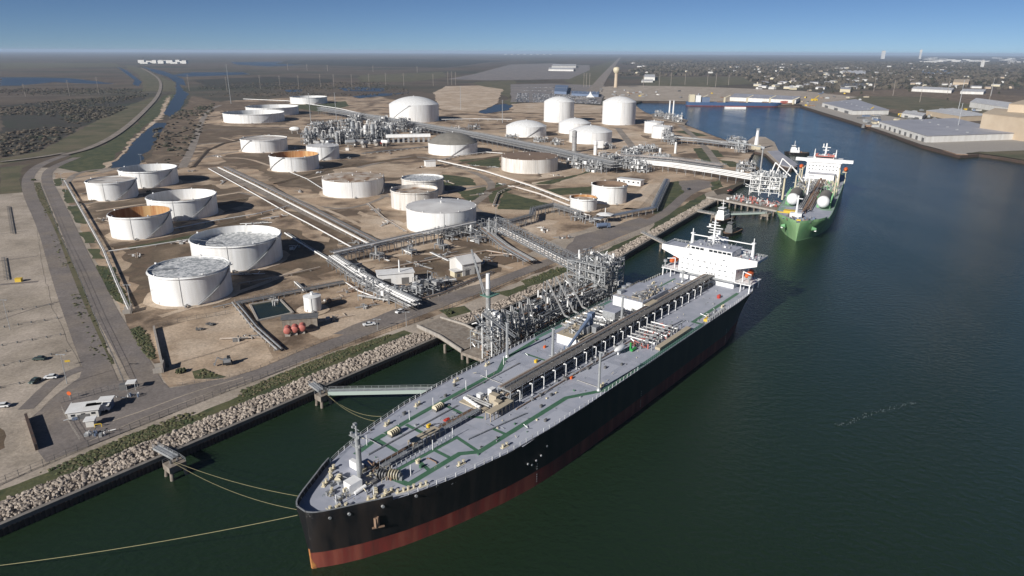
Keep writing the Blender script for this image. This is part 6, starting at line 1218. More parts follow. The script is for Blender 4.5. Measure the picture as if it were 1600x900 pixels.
# gate house group
building('white gate house with flat roof at the road junction', (135, 648), 9, 6, 3, R(18), 'wall_white', 'white_paint', name='gate_house', cat='gate house', wins=3, doors=1)
building('small blue sided cabin next to the gate house', (168, 637), 3.6, 3.2, 3.2, R(12), 'blue_grey', 'white_paint', name='guard_cabin', cat='cabin', wins=1)
building('tiny grey kiosk in front of the gate house', (143, 665), 2.4, 2.2, 2.4, R(15), 'wall_white', 'white_paint', name='kiosk', cat='cabin')
p = at(207, 608); t = thing('gate_canopy', 'small white canopy at the end of the fence by the plant road', 'canopy', (p.x, p.y, 3), R(15)); MB().box((0, 0, 3), (3.2, 3.2, .3)).build('roof', 'white_paint', t); [MB().beam((i, j, 0), (i, j, 2.9), .2).build('leg', 'galv', t) for i in (-1.4, 1.4) for j in (-1.4, 1.4)]; MB().box((-3, .6, 1.1), (2.2, 2.2, 2.2)).build('booth', 'dark_steel', t)
p = at(154, 668); t = thing('yellow_barrier', 'yellow steel barrier frame beside the grey kiosk', 'barrier', (p.x, p.y, 3), R(15)); [MB().beam((i, 0, 0), (i, 0, 1.4), .18).build('post', 'yellow_paint', t) for i in (-1, 1)]; MB().beam((-1.1, 0, 1.3), (1.1, 0, 1.3), .2).build('rail', 'yellow_paint', t)
p = at(30, 440); t = thing('yellow_bin', 'bright yellow box standing alone on the empty gravel lot', 'bin', (p.x, p.y, 3), R(10)); MB().box((0, 0, .9), (3, 2.2, 1.8)).build('body', 'yellow_paint', t); MB().box((0, 0, 1.9), (3.2, 2.4, .2)).build('lid', 'yellow_paint', t)
p = at(107, 572); t = thing('road_sign', 'yellow sign on a post at the edge of the gravel lot', 'sign', (p.x, p.y, 3), R(20)); MB().beam((0, 0, 0), (0, 0, 2), .12).build('post', 'galv', t); MB().box((0, -.1, 2.2), (1.8, .1, .8)).build('panel', 'yellow_paint', t)
p = at(110, 624); t = thing('stop_sign', 'red sign on a post in front of the gate house', 'sign', (p.x, p.y, 3), R(0)); MB().beam((0, 0, 0), (0, 0, 2), .12).build('post', 'galv', t); MB().tube((0, -.1, 2.4), (0, 0, 2.4), .8, n=8).build('panel', 'orange_paint', t)
# fences
def fence(label, px, h=2.2, step=3, m0='dark_steel', rails=(0.95, .5, .08), world=None, name='fence'):
    c = [at(*p).xy for p in px]; o = c[0]; t = thing(name, label, 'fence', (o.x, o.y, 3)); c = [p-o for p in c]; S_ = samples(c, step); S_ = S_[::len(S_)//95+1]
    pmn = MB().beam((0, 0, 0), (0, 0, h), .12).mesh('post', m0)
    for p, a in S_: part('post', pmn, t, (p.x, p.y, 0), a)
    for q in rails:
        b = MB(); b.path([(p.x, p.y, h*q) for p in c], .04, 4); b.build('wire', m0, t)
    return t
fence('long fence between shore road and green bank in the foreground', [(-40, 775), (0, 757), (130, 701), (352, 613), (520, 549), (660, 500)])
fence('fence along the shore road past the crane mast', [(690, 487), (800, 440), (935, 392), (1010, 360)])
fence('fence on the strip between the two plant roads', [(64, 290), (97, 375), (122, 430), (150, 500), (184, 575), (196, 605)], 2.4)
fence('fence along the shore road edge of the sand lot', [(276, 603), (350, 592), (400, 578), (470, 548), (520, 528)], 1.2, 4)
fence('fence with gate across the road junction', [(95, 630), (130, 622), (165, 612), (205, 607)], 2.2, 2)
fence('low fence beside the gate house yard', [(97, 640), (112, 668), (126, 690)], 1.6, 2.5, 'concrete')
h0, h1 = at(42, 655), at(58, 704); t = thing('shadow_wall', 'low dark wall standing in for a shadow left of the road junction', 'wall', (h0.x, h0.y, 3)); MB().beam((0, 0, 1.1), (h1.x-h0.x, h1.y-h0.y, 1.1), .8, 2.2).build('wall', 'pile_steel', t)  # dark solid strip added in place of a shadow on the ground
fence('fence on the landward side of the shore road near the junction rack', [(620, 478), (700, 452), (770, 430)], 2.4, 3)
fence('thin kerb wire across the sand lot', [(278, 568), (340, 550), (388, 534)], .5, 5)
fence('fence between pond road and tank field', [(240, 513), (300, 500), (360, 490)], 2, 4)
# parking rows on the gravel lot
for i, (a, c, lab) in enumerate((((7, 512), (90, 498), 'post and cable parking row, second visible from the far end of the lot'), ((-20, 545), (95, 524), 'post and cable parking row in the middle of the gravel lot'), ((-20, 578), (104, 550), 'post and cable parking row behind the dark green car'), ((-30, 614), (60, 594), 'nearest post and cable parking row with the parked cars'), ((-10, 492), (78, 477), 'farthest complete parking row on the gravel lot'))):
    p, q = at(*a).xy, at(*c).xy; t = thing('parking_row', lab, 'barrier', (p.x, p.y, 3)); d = q-p; n = int(d.length/4.6)
    for k in range(n+1): s = d*(k/n); MB().box((s.x, s.y, .45), (.45, .45, .9)).build('post', 'dark_steel', t)
    MB().beam((0, 0, .7), (d.x, d.y, .7), .1).build('cable', 'dark_steel', t)
for a, c, lab in (((14, 324), (21, 366), 'long dark beam with cross ticks on the far end of the gravel lot'), ((7, 404), (12, 438), 'shorter dark beam with cross ticks near the yellow box')):  # low dark beams on short legs with evenly spaced cross ticks
    p, q = at(*a).xy, at(*c).xy; d = q-p; t = thing('ticked_beam', lab, 'rack', (p.x, p.y, 3)); b = MB(); b.beam((0, 0, .8), (d.x, d.y, .8), .35); n = int(d.length/3); nn = Vector((-d.y, d.x)).normalized()
    for k in range(n+1): s = d*(k/n); b.beam((s.x-nn.x*1.5, s.y-nn.y*1.5, .8), (s.x+nn.x*1.5, s.y+nn.y*1.5, .8), .2); b.beam((s.x, s.y, 0), (s.x, s.y, .8), .2)
    b.build('frame', 'dark_steel', t)
# light poles
def pole(px, h, label, arms=1, m0='galv', r=.16, name='lamp_post', group=None, cat='lamp post'):
    p = at(*px); t = thing(name, label, cat, (p.x, p.y, 3), 0, group); MB().tube((0, 0, 0), (0, 0, h), r, r*.6, n=6).build('pole', m0, t)
    if arms: b = MB(); b.beam((-1.2, 0, h), (1.2, 0, h), .14); b.box((-1.3, 0, h-.05), (.9, .5, .25)); b.box((1.3, 0, h-.05), (.9, .5, .25)); b.build('lamp_head', 'galv', t)
    return t
for px, h, lab in (((16, 515), 14, 'lamp post between the parking rows on the gravel lot'), ((105, 600), 12, 'lamp post behind the red sign at the gate'), ((205, 482), 12, 'lamp post at the end of the white pipe pair'), ((99, 294), 13, 'lamp post beside the first green patch by the plant road'), ((103, 300), 12, 'second lamp post right of it by the plant road'), ((222, 262), 14, 'lamp post at the end of the canal'), ((706, 345), 15, 'lamp post in front of the big smooth white tank'), ((775, 370), 22, 'tall grey mast at the landward end of the lattice bridge'), ((1052, 205), 10, 'lamp post right of the small smooth tanks'), ((560, 470), 10, 'lamp post at the valve junction'), ((635, 510), 7, 'short white post on the shore road verge'), ((590, 515), 5, 'very short post on the shore road verge')):
    pole(px, h, lab)
def hpx(px, top):   # height that spans the pixels between base and top
    p = at(*px); d = p.xy.length; return (px[1]-top)/FPX*d*1.05
PG = 'power line poles crossing the marsh'
pr = [(40, 151, 136), (109, 150, 131), (155, 148, 121), (296, 142, 120), (355, 143, 124), (407, 139, 121), (438, 140, 122), (467, 139, 121), (501, 137, 119), (522, 136, 119), (550, 136, 119), (577, 136, 118), (603, 134, 117), (631, 134, 117), (677, 134, 118), (700, 133, 113), (706, 133, 114), (712, 133, 115), (450, 110, 101), (480, 111, 102), (512, 111, 103), (583, 112, 104), (652, 113, 105), (912, 136, 115), (916, 136, 114), (921, 136, 116), (1005, 136, 120), (1030, 134, 115), (1048, 134, 112), (1070, 133, 118), (1105, 133, 119), (1118, 136, 117), (1138, 133, 120), (1365, 143, 120), (1437, 160, 125), (1395, 150, 130), (1480, 148, 125), (1545, 160, 130)]
pm_ = None
for x, yb, yt in pr:
    h = min(48, hpx((x, yb), yt)); p = at(x, yb); d = p.length; r_ = max(.35, d*.00028)
    t = thing('power_pole', 'tall slim power line pole standing in the far marsh', 'power pole', (p.x, p.y, 3), R(20), PG); MB().tube((0, 0, 0), (0, 0, h), r_, r_*.7, n=6).build('pole', 'wood_pole', t); b = MB(); [b.beam((-3.5, 0, h*q), (3.5, 0, h*q), r_*.8) for q in (.93, .82)]; b.build('cross_arm', 'wood_pole', t)
for px, top, lab in (((361, 162), 112, 'tallest mast beside the two very wide low tanks'), ((486, 193), 152, 'grey mast at the left end of the process plant'), ((526, 190), 151, 'white mast rising from the middle of the process plant'), ((720, 172), 139, 'grey mast in front of the bare sand lot'), ((785, 192), 160, 'pale mast between the domed tanks and the canal'), ((1496, 178), 138, 'tall lattice light mast on the right hand port land'), ((1495, 206), 172, 'crane jib mast standing on the right quay'), ((1548, 150), 130, 'second tall light mast behind the beige silo')):
    pole(px, hpx(px, top), lab, 1, 'galv', .6, 'tall_mast', cat='mast')
# ---------------------------------------------------------------- vehicles
def car(px, rz, label, m0, kind='car', group=None, cat='car', s=1.0, k=0):
    p = at(*px); t = thing('parked_car' if kind == 'car' else 'pickup_truck', label, cat, (p.x, p.y, 3.0+ (ZL[0]-3)), rz, group)
    L = 4.6 if kind == 'car' else 5.6; prof = [(-L/2, .35), (-L/2, .8), (-L/2+.2, .95), (-L*.22, 1.0)]+([(L*.44, 1.0), (L/2, .9), (L/2, .35)])
    b = MB(); n = len(prof); b.add([(x, -.92, z) for x, z in prof]+[(x, .92, z) for x, z in prof], [tuple(range(n)), tuple(range(2*n-1, n-1, -1))]+[(i, i+n, (i+1) % n+n, (i+1) % n) for i in range(n)]); b.build('body', m0, t)
    c0 = [(-L*.25, 1.0), (-L*.12, 1.5), ((L*.28 if kind == 'car' else L*.1), 1.5), ((L*.42 if kind == 'car' else L*.14), 1.0)]
    b = MB(); n = 4; b.add([(x, -.86, z) for x, z in c0]+[(x, .86, z) for x, z in c0], [tuple(range(n)), tuple(range(2*n-1, n-1, -1))]+[(i, i+n, (i+1) % n+n, (i+1) % n) for i in range(n)]); b.build('cabin', 'glass_dark', t)
    b = MB(); b.box(((c0[1][0]+c0[2][0])/2, 0, 1.53), (c0[2][0]-c0[1][0], 1.62, .06)); b.build('roof', m0, t)
    for x in (-L*.31, L*.31):
        for y in (-.9, .9): MB().tube((x, y-.1, .34), (x, y+.1, .34), .34, n=12).build('wheel', 'tyre', t)
    for y in (-.65, .65): MB().box((-L/2-.01, y, .72), (.05, .35, .16)).build('headlight', 'white_paint', t)
    return t
for px, rz, lab, m0, kd in (((62, 563), .1, 'dark green car parked by a cable row on the gravel lot', 'car_green', 'car'), ((55, 598), 1.5, 'grey green car parked left of the white car', 'car_green', 'car'), ((80, 592), .2, 'white car parked beside the grey green car', 'car_white', 'car'), ((4, 637), .2, 'white car at the left edge of the picture', 'car_white', 'car'),
    ((577, 509), .4, 'white pickup truck on the shore road', 'car_white', 'pickup'), ((625, 489), .9, 'white van shaped car by the roadside fence', 'car_white', 'car'), ((1076, 297), .8, 'dark car on the asphalt bend near the pipe ramp', 'car_dark', 'car'), ((1140, 299), .6, 'dark red car at the root of the green ship jetty', 'pink_red', 'car')):
    car(px, rz, lab, m0, kd)
p = at(941, 357); t = thing('vacuum_truck', 'dark tank truck parked under a white sunshade in the gravel yard', 'truck', (p.x, p.y, 3.2), R(20)); b = MB(); b.tube((-4, 0, 2.4), (3, 0, 2.4), 1.5, n=14); b.build('tank', 'blue_grey', t, smooth=True); MB().box((4.6, 0, 1.9), (2.4, 2.6, 2.8)).build('cab', 'blue_grey', t); [MB().tube((x, y-.2, .5), (x, y+.2, .5), .55, n=10).build('wheel', 'tyre', t) for x in (-3, -1.5, 4.4) for y in (-1.2, 1.2)]
p = at(945, 348); t = thing('sunshade', 'white umbrella like sunshade above the tank truck', 'sunshade', (p.x, p.y, 3)); MB().tube((0, 0, 0), (0, 0, 11), .3, n=8).build('pole', 'white_paint', t); b = MB(); b.lathe([(6.5, 6.2), (6.4, 6.4), (.3, 7.6)], n=6); b.build('canopy', 'white_paint', t)
p = at(356, 570); t = thing('excavator', 'small grey excavator on the sand lot beside a low shrub', 'excavator', (p.x, p.y, 3.1), R(20)); MB().box((0, 0, .9), (3.4, 2.6, .8)).build('track', 'tyre', t); MB().box((0, 0, 1.9), (2.6, 2.2, 1.3)).build('body', 'steel', t); MB().box((.6, .5, 3), (1.2, 1.1, 1)).build('cab', 'glass_dark', t); b = MB(); b.beam((-1, 0, 2), (-3.4, 0, 3.6), .4); b.beam((-3.4, 0, 3.6), (-4.6, 0, 1.2), .3); b.box((-4.7, 0, .9), (.7, 1, .7)); b.build('arm', 'steel', t)
for px, rz, lab in (((312, 516), .4, 'dark scrap heap on the sand lot'), ((328, 508), 1.2, 'second smaller scrap heap on the sand lot')):
    p = at(*px); b = MB(); rr = random.Random(int(px[0])); [b.box((rr.uniform(-1.6, 1.6), rr.uniform(-1, 1), rr.uniform(.2, .7)), (rr.uniform(.6, 1.8), rr.uniform(.3, .9), rr.uniform(.2, .7)), rr.uniform(0, 3)) for _ in range(14)]; o = b.build('scrap_heap', 'dark_steel'); o.location = (p.x, p.y, 3.1); o['label'] = lab; o['category'] = 'scrap heap'
p = at(538, 235); t = thing('small_cabin', 'tiny pale cabin near the smooth coned tank', 'cabin', (p.x+4, p.y, 3)); MB().box((0, 0, 1.5), (4, 3, 3)).build('wall', 'white_paint', t); MB().box((0, 0, 3.1), (4.4, 3.4, .2)).build('roof', 'white_paint', t)
# car park and port yards
def minicar(m0):
    b = MB(); b.box((0, 0, .75), (4.6, 1.85, .8)); b.add([(-1.3, -.8, 1.15), (1.7, -.8, 1.15), (1.2, -.7, 1.65), (-.7, -.7, 1.65), (-1.3, .8, 1.15), (1.7, .8, 1.15), (1.2, .7, 1.65), (-.7, .7, 1.65)], [(0, 1, 2, 3), (7, 6, 5, 4), (3, 2, 6, 7), (0, 3, 7, 4), (1, 5, 6, 2)], 1)
    [b.tube((x, y-.1, .33), (x, y+.1, .33), .33, n=6, mi=2) for x in (-1.4, 1.4) for y in (-.85, .85)]
    return b.mesh('distant_car', [m0, 'glass_dark', 'tyre'])
mc = [minicar(m0) for m0 in ('car_white', 'car_silver', 'car_dark', 'car_dark', 'car_silver', 'blue_grey')]; rc = random.Random(3); cars = []
A_, B_, C_ = at(804, 160).xy, at(938, 163).xy, at(808, 146).xy
for j in range(22):
    for i in range(46):
        if rc.random() < .8 and i not in (8, 9, 26, 27): cars.append((A_+(B_-A_)*((i+.5)/46)+(C_-A_)*((j+.5)/22)+Vector((rc.uniform(-.6, .6), rc.uniform(-.6, .6))), rc.randrange(6)))
for px0, px1, n in (((815, 142), (905, 143), 60), ((818, 137), (900, 138), 50)):
    a, c = at(*px0).xy, at(*px1).xy; cars += [(a.lerp(c, (k+.5)/n), rc.randrange(6)) for k in range(n) if rc.random() < .8]
cars.sort(key=lambda q: q[0].length)
for p, k in cars[:300]:
    o = bpy.data.objects.new('parked_car', mc[k]); COL.objects.link(o); o.location = (p.x, p.y, 3.5); o.rotation_euler = (0, 0, R(88)); o['label'] = 'tiny car parked in the crowded front rows of the far car park behind the tanks'; o['category'] = 'car'; o['group'] = 'cars in the far car park'
b = MB()
for p, k in cars[300:]: b.box((p.x, p.y, 4.25), (1.85, 4.6, .8), 0, k % 3); b.box((p.x, p.y+.2, 4.9), (1.5, 2.4, .55), 0, 3)
b.build('parked_cars', ['car_white', 'car_silver', 'car_dark', 'glass_dark'], kind='stuff', label='rows of tiny parked cars filling the rest of the far car park', category='cars')
quadb('long white warehouse behind the blue cargo ship', ((1140, 158), (1243, 163), (1250, 157), (1148, 152)), 10, 'wall_white', 'roof_grey')
quadb('white quay shed with open dark front at the basin corner', ((1284, 167), (1331, 180), (1388, 179), (1336, 161)), 9, 'wall_white', 'roof_grey', doors=3)
quadb('huge low warehouse with grey roof beside the right hand quay', ((1372, 199), (1446, 224), (1586, 219), (1490, 194)), 10, 'wall_white', 'roof_grey', doors=9)
quadb('long pale roofed shed behind the huge grey warehouse', ((1446, 180), (1500, 190), (1545, 188), (1488, 176)), 9, 'beige_wall', 'roof_metal')
quadb('low white shed between the two quay warehouses', ((1408, 183), (1440, 188), (1446, 183), (1414, 178)), 7, 'wall_white', 'roof_metal', doors=2)
quadb('beige blocky grain store at the right edge', ((1528, 211), (1600, 222), (1640, 212), (1548, 200)), 32, 'beige_wall', 'beige_wall', 'grain_store', cat='grain store')
quadb('taller beige silo block rising behind the grain store', ((1566, 208), (1640, 215), (1670, 205), (1590, 198)), 44, 'beige_wall', 'beige_wall', 'grain_store', cat='grain store')
quadb('long white roofed shed left of the beige silo', ((1514, 168), (1600, 182), (1640, 178), (1524, 161)), 12, 'wall_white', 'roof_metal')
quadb('very long pale shed in the far industrial fields', ((1424, 143), (1486, 146), (1490, 142), (1428, 139)), 9, 'wall_white', 'roof_metal')
quadb('second very long pale shed right of the first in the far fields', ((1500, 147), (1536, 148), (1540, 144), (1504, 143)), 8, 'wall_white', 'roof_metal')
quadb('cream office block beside the green field', ((1312, 144), (1328, 145), (1329, 142), (1313, 141)), 10, 'cream', 'roof_grey', 'office_block', cat='building')
quadb('dark flat roofed depot behind the cream office block', ((1313, 138), (1352, 138), (1352, 134), (1312, 134)), 8, 'wall_white', 'dark_steel')
quadb('tan hall with rounded look amid the suburb trees', ((1488, 135), (1512, 136), (1514, 131), (1490, 130)), 16, 'beige_wall', 'beige_wall', 'hall', cat='building')
quadb('large blue roofed hall far in the suburb', ((1440, 116), (1490, 117), (1490, 112), (1440, 112)), 7, 'wall_white', 'blue_grey')
quadb('long white hall at the far side of the paved yard', ((862, 106), (900, 106), (900, 103.5), (864, 103.5)), 16, 'wall_white', 'roof_metal')
quadb('second long white hall in front of it on the paved yard', ((857, 111), (896, 111.5), (896, 109), (858, 108.5)), 12, 'wall_white', 'roof_metal')
quadb('white terraced building beside the small blue ponds', ((1006, 125), (1023, 126), (1023, 121), (1007, 121)), 14, 'wall_white', 'roof_metal')
quadb('low white shed in front of the terraced building', ((1002, 129), (1020, 129), (1020, 127), (1003, 127)), 7, 'wall_white', 'roof_metal')
quadb('long low blue grey hall beside the highway by the tanks', ((893, 150), (935, 152), (936, 148), (893, 146)), 7, 'blue_grey', 'blue_grey')
quadb('blue roofed workshop cluster behind the tall left tank', ((866, 147), (885, 148), (888, 138), (868, 137)), 9, 'blue_grey', 'blue_grey')
quadb('tan roofed store on the near side of the port yard', ((1338, 118), (1352, 118), (1352, 112), (1318, 112)), 8, 'beige_wall', 'roof_metal')
p = at(922, 156); t = thing('white_tent', 'white pyramid tent roof between the two tall tanks', 'tent', (p.x, p.y, 3)); b = MB(); b.lathe([(14, 7), (5, 13), (.3, 21)], n=4, a0=PI/4, a1=PI/4+2*PI); b.build('roof', 'white_paint', t); [MB().beam((i, j, 0), (i, j, 7), .8).build('leg', 'galv', t) for i in (-9, 9) for j in (-9, 9)]
p = at(962, 137); t = thing('water_tower', 'cream mushroom shaped water tower by the highway', 'water tower', (p.x, p.y, 3)); hh = hpx((962, 137), 109); b = MB(); b.lathe([(6.5, 0), (5.4, hh*.7)], n=20); b.build('stem', 'beige_wall', t, 'auto'); b = MB(); b.lathe([(5.4, hh*.68), (11, hh*.78), (12, hh*.88), (10, hh*.96), (4, hh), (.1, hh)], n=20); b.build('bowl', 'cream', t, 'auto')
for i in range(9): p = at(790+i*10+(30 if i == 8 else 0), 85.6 if i < 8 else 84.4); t = thing('far_tank', 'white tank in the row glinting on the horizon above the paved yard', 'tank', (p.x, p.y, 3), 0, 'white tanks on the horizon'); MB().lathe([(55, 0), (55, 26)], n=16).build('shell', 'tank_white', t, 'auto'); MB().lathe([(55, 26), (.1, 34)], n=16).build('roof', 'tank_white', t)
t_ = random.Random(9)
for i in range(14): building('white hall in the bright industrial group beyond the levee', (222+i*5.2, 99.5-t_.uniform(0, 2.5)), t_.uniform(30, 110), t_.uniform(30, 60), t_.uniform(12, 30), 0, 'wall_white', 'roof_metal', name='far_hall', group='bright halls beyond the levee')
for i in range(46): building('pale industrial hall in the bright strip on the right horizon', (1440+t_.uniform(0, 165), 91+t_.uniform(0, 7)), t_.uniform(50, 170), t_.uniform(30, 70), t_.uniform(8, 20), t_.uniform(-.3, .3), 'wall_white', t_.choice(('roof_metal', 'roof_metal', 'roof_grey')), name='far_hall', group='bright halls on the right horizon')
for x, yt, w_, lab in ((1379, 83, 60, 'hazy block standing up on the right horizon'), (1437, 82, 35, 'slim hazy tower on the right horizon'), (1534, 98, 20, 'slim white tower above the right hand suburb')):
    p = at(x, 92 if yt < 90 else 106); h = (92-yt if yt < 90 else 106-yt)/FPX*p.length*1.1; t = thing('far_tower', lab, 'tower', (p.x, p.y, 3)); MB().box((0, 0, h/2), (w_, w_, h)).build('shaft', 'wall_white', t); MB().box((0, 0, h+4), (w_*.6, w_*.6, 8)).build('top', 'roof_grey', t)
# port clutter and town houses
hs = [building('x', None, 1, 1, 1, 0, world=(0, 0, 0)) for _ in range(0)]
rh = random.Random(17); protos = []
for m1, m2, sx, sy, h, g in (('wall_white', 'roof_metal', 22, 12, 5, 3), ('wall_white', 'house_roof', 18, 11, 5, 3), ('beige_wall', 'house_roof', 16, 12, 5, 3), ('wall_white', 'roof_grey', 30, 16, 6, 2), ('cream', 'roof_metal', 26, 14, 6, 2)):
    protos.append(building('low pitched roof house among the trees of the far suburb', (1200, 125), sx, sy, h, 0, m1, m2, g, 'house', 'house', 'houses of the far suburb'))
HP = []
while len(HP) < 210:
    x = rh.uniform(985, 1610); y = rh.uniform(99, 141)
    if 1280 < x and 128 < y and rh.random() < .5: continue
    if x < 1180 and y > 118: continue
    HP.append((x, y))
for i, px in enumerate(HP): p = at(*px); s = 1+max(0, (p.length-2500)/9000); dup(protos[i % 5], (p.x, p.y, 3), rh.uniform(0, 3), scale=(s, s, 1+.4*(s-1)))
for p_, (x, y) in zip(protos, ((1190, 122), (1240, 128), (1300, 118), (1360, 112), (1420, 122))): q = at(x, y); p_.location = (q.x, q.y, 3)
rp = random.Random(5)
for i in range(110):
    x, y = rp.choice(((rp.uniform(975, 1140), rp.uniform(143, 156)), (rp.uniform(1250, 1370), rp.uniform(152, 170)), (rp.uniform(1255, 1330), rp.uniform(141, 156)), (rp.uniform(1390, 1530), rp.uniform(172, 186)), (rp.uniform(1345, 1375), rp.uniform(180, 200)), (rp.uniform(1400, 1470), rp.uniform(186, 193)), (rp.uniform(925, 1010), rp.uniform(140, 150))))
    p = at(x, y); b = MB(); L = rp.uniform(6, 16); b.box((0, 0, 1.6), (L, rp.uniform(2.5, 6), rp.uniform(2.4, 4.5)), 0, 0); b.box((L*.1, 0, 4), (L*.5, 2.2, .6), 0, 1)
    o = b.build('cargo_container', [rp.choice(['wall_white', 'dark_steel', 'blue_grey', 'pipe_rust', 'tan_grating', 'galv', 'cream', 'galv', 'dark_steel', 'steel', 'yellow_paint']), 'steel']); o.location = (p.x, p.y, 3.4); o.rotation_euler = (0, 0, rp.uniform(0, 3)); o['label'] = 'container or crate standing in the busy yards around the basin'; o['category'] = 'container'; o['group'] = 'containers in the port yards'
for px, lab in (((1272, 158), 'yellow harbour machine beside the basin corner'), ((1356, 178), 'orange forklift like machine in the open shed front')):
    p = at(*px); t = thing('harbour_crane', lab, 'crane', (p.x, p.y, 3.4), R(10)); MB().box((0, 0, 3), (14, 8, 5)).build('body', 'yellow_paint', t); MB().beam((0, 0, 5), (14, 4, 13), 1.4).build('boom', 'yellow_paint', t); [MB().tube((x, y-.5, 1), (x, y+.5, 1), 1.1, n=8).build('wheel', 'tyre', t) for x in (-4, 4) for y in (-4, 4)]
# ---------------------------------------------------------------- vegetation
def scatter(name, label, cat, regions, mats, seed=1, smin=2, smax=5, flat=.6, world=False):
    rr = random.Random(seed); b = MB()
    for reg, n in regions:
        pts = [at(*p).xy for p in reg]; tri = tessellate_polygon([[Vector((p.x, p.y, 0)) for p in pts]]); ar = [abs((pts[j]-pts[i]).cross(pts[k]-pts[i]))/2 if False else abs((pts[j].x-pts[i].x)*(pts[k].y-pts[i].y)-(pts[j].y-pts[i].y)*(pts[k].x-pts[i].x)) for i, j, k in tri]
        for _ in range(n):
            i, j, k = rr.choices(tri, ar)[0]; u, v = rr.random(), rr.random()
            if u+v > 1: u, v = 1-u, 1-v
            p = pts[i]+(pts[j]-pts[i])*u+(pts[k]-pts[i])*v
            if noise.noise(Vector((p.x/60/smax, p.y/60/smax, seed))) < -.05+rr.uniform(-.3, .3): continue
            r = rr.uniform(smin, smax); vs, fs = ICO[1]; z = 3+r*flat*.4; a = rr.uniform(.7, 1.3); mi = rr.randrange(len(mats))
            b.add([(p.x+v_[0]*r*a*rr.uniform(.75, 1.25), p.y+v_[1]*r*rr.uniform(.75, 1.25), z+v_[2]*r*flat*rr.uniform(.7, 1.3)) for v_ in vs], fs, mi)
    return b.build(name, mats, kind='stuff', label=label, category=cat)
scatter('woodland', 'grey brown winter trees massed over the far suburb on the right', 'trees', [([(960, 118), (1010, 104), (1250, 100), (1610, 102), (1610, 140), (1500, 140), (1290, 141), (1180, 133), (1160, 119)], 15000), ([(960, 101), (1000, 95), (1600, 98), (1600, 103), (1200, 103)], 7000)], ['leaf_brown', 'brush', 'leaf_brown'], 3, 6, 13, .8)
scatter('brush_clumps', 'dark winter scrub covering the marsh left of the canal', 'scrub', [([(0, 165), (60, 160), (232, 147), (215, 162), (120, 203), (60, 236), (0, 246)], 4200), ([(0, 138), (230, 138), (225, 146), (0, 150)], 900), ([(300, 130), (600, 128), (640, 140), (640, 148), (420, 152), (320, 150)], 2200), ([(240, 200), (285, 172), (340, 160), (300, 228), (270, 262), (235, 258)], 500)], ['brush', 'leaf_brown', 'scrub'], 5, 1.5, 4.2, .5)
scatter('bank_plants', 'low green plants growing on the bank behind the riprap', 'plants', [([(-40, 800), (0, 785), (200, 700), (352, 636), (520, 566), (600, 532), (612, 522), (520, 552), (352, 620), (140, 706), (0, 765), (-40, 785)], 5200), ([(820, 448), (935, 402), (1010, 368), (1010, 362), (930, 396), (812, 440)], 500), ([(303, 590), (318, 577), (352, 590)], 160), ([(203, 515), (218, 510), (232, 522), (243, 560), (233, 562), (215, 538)], 400),
        ([(150, 415), (178, 418), (205, 478), (175, 468)], 260), ([(52, 285), (62, 285), (118, 420), (147, 492), (176, 568), (145, 562), (86, 385)], 500)], ['grass', 'leaf', 'olive_grass'], 7, .25, .75, .6)
def tree(px, h, label, kind='leaf_brown', group=None, seed=1):
    p = at(*px); t = thing('tree', label, 'tree', (p.x, p.y, 3), 0, group); rr = random.Random(seed); b = MB(); b.tube((0, 0, 0), (0, 0, h*.5), h*.035, h*.02, n=6)
    for _ in range(5): a = rr.uniform(0, 6.3); b.tube((0, 0, h*.4), (math.cos(a)*h*.25, math.sin(a)*h*.25, h*rr.uniform(.6, .8)), h*.015, h*.008, n=5)
    b.build('trunk', 'bark', t); b = MB()
    for _ in range(60):
        a = rr.uniform(0, 6.3); r = h*.32*math.sqrt(rr.random()); z = h*rr.uniform(.42, .98); k = 1-abs(z/h-.65)*1.6; vs, fs = ICO[1]; q = h*rr.uniform(.04, .085)
        b.add([(math.cos(a)*r*k+v[0]*q*rr.uniform(.6, 1.3), math.sin(a)*r*k+v[1]*q*rr.uniform(.6, 1.3), z+v[2]*q*.7) for v in vs], fs, rr.randrange(2))
    b.build('crown', [kind, 'brush'], t); return t
for i, (x, y) in enumerate(((1592, 218), (1598, 216), (1585, 219), (1550, 182), (1600, 168), (1420, 146), (1390, 142), (1345, 150), (1480, 158), (1300, 148), (1560, 150), (1250, 140))): tree((x, y), 9 if y > 150 else 13, 'small leafy tree standing singly on the port side land', 'leaf', 'single trees on the right hand land', i)
t_ = random.Random(2)
for i, px in enumerate(((283, 582), (232, 300), (53, 282), (1065, 300), (1120, 288), (700, 490))):
    p = at(*px); b = MB()
    for _ in range(50): a = t_.uniform(0, 6.3); r = 1.8*math.sqrt(t_.random()); vs, fs = ICO[1]; q = t_.uniform(.25, .6); b.add([(math.cos(a)*r+v[0]*q, math.sin(a)*r+v[1]*q, t_.uniform(.2, 1.3)+v[2]*q*.8) for v in vs], fs)
    o = b.build('shrub', 'leaf'); o.location = (p.x, p.y, 3.1); o['category'] = 'shrub'; o['label'] = ('low dark shrub on the sand lot edge near the plant road', 'shrub beside the leftmost tank', 'round bush at the bend of the lot road', 'shrub on the grassy bend under the pipe ramp', 'shrub at the root of the green ship jetty', 'shrub on the green bank near the gangway tower')[i]

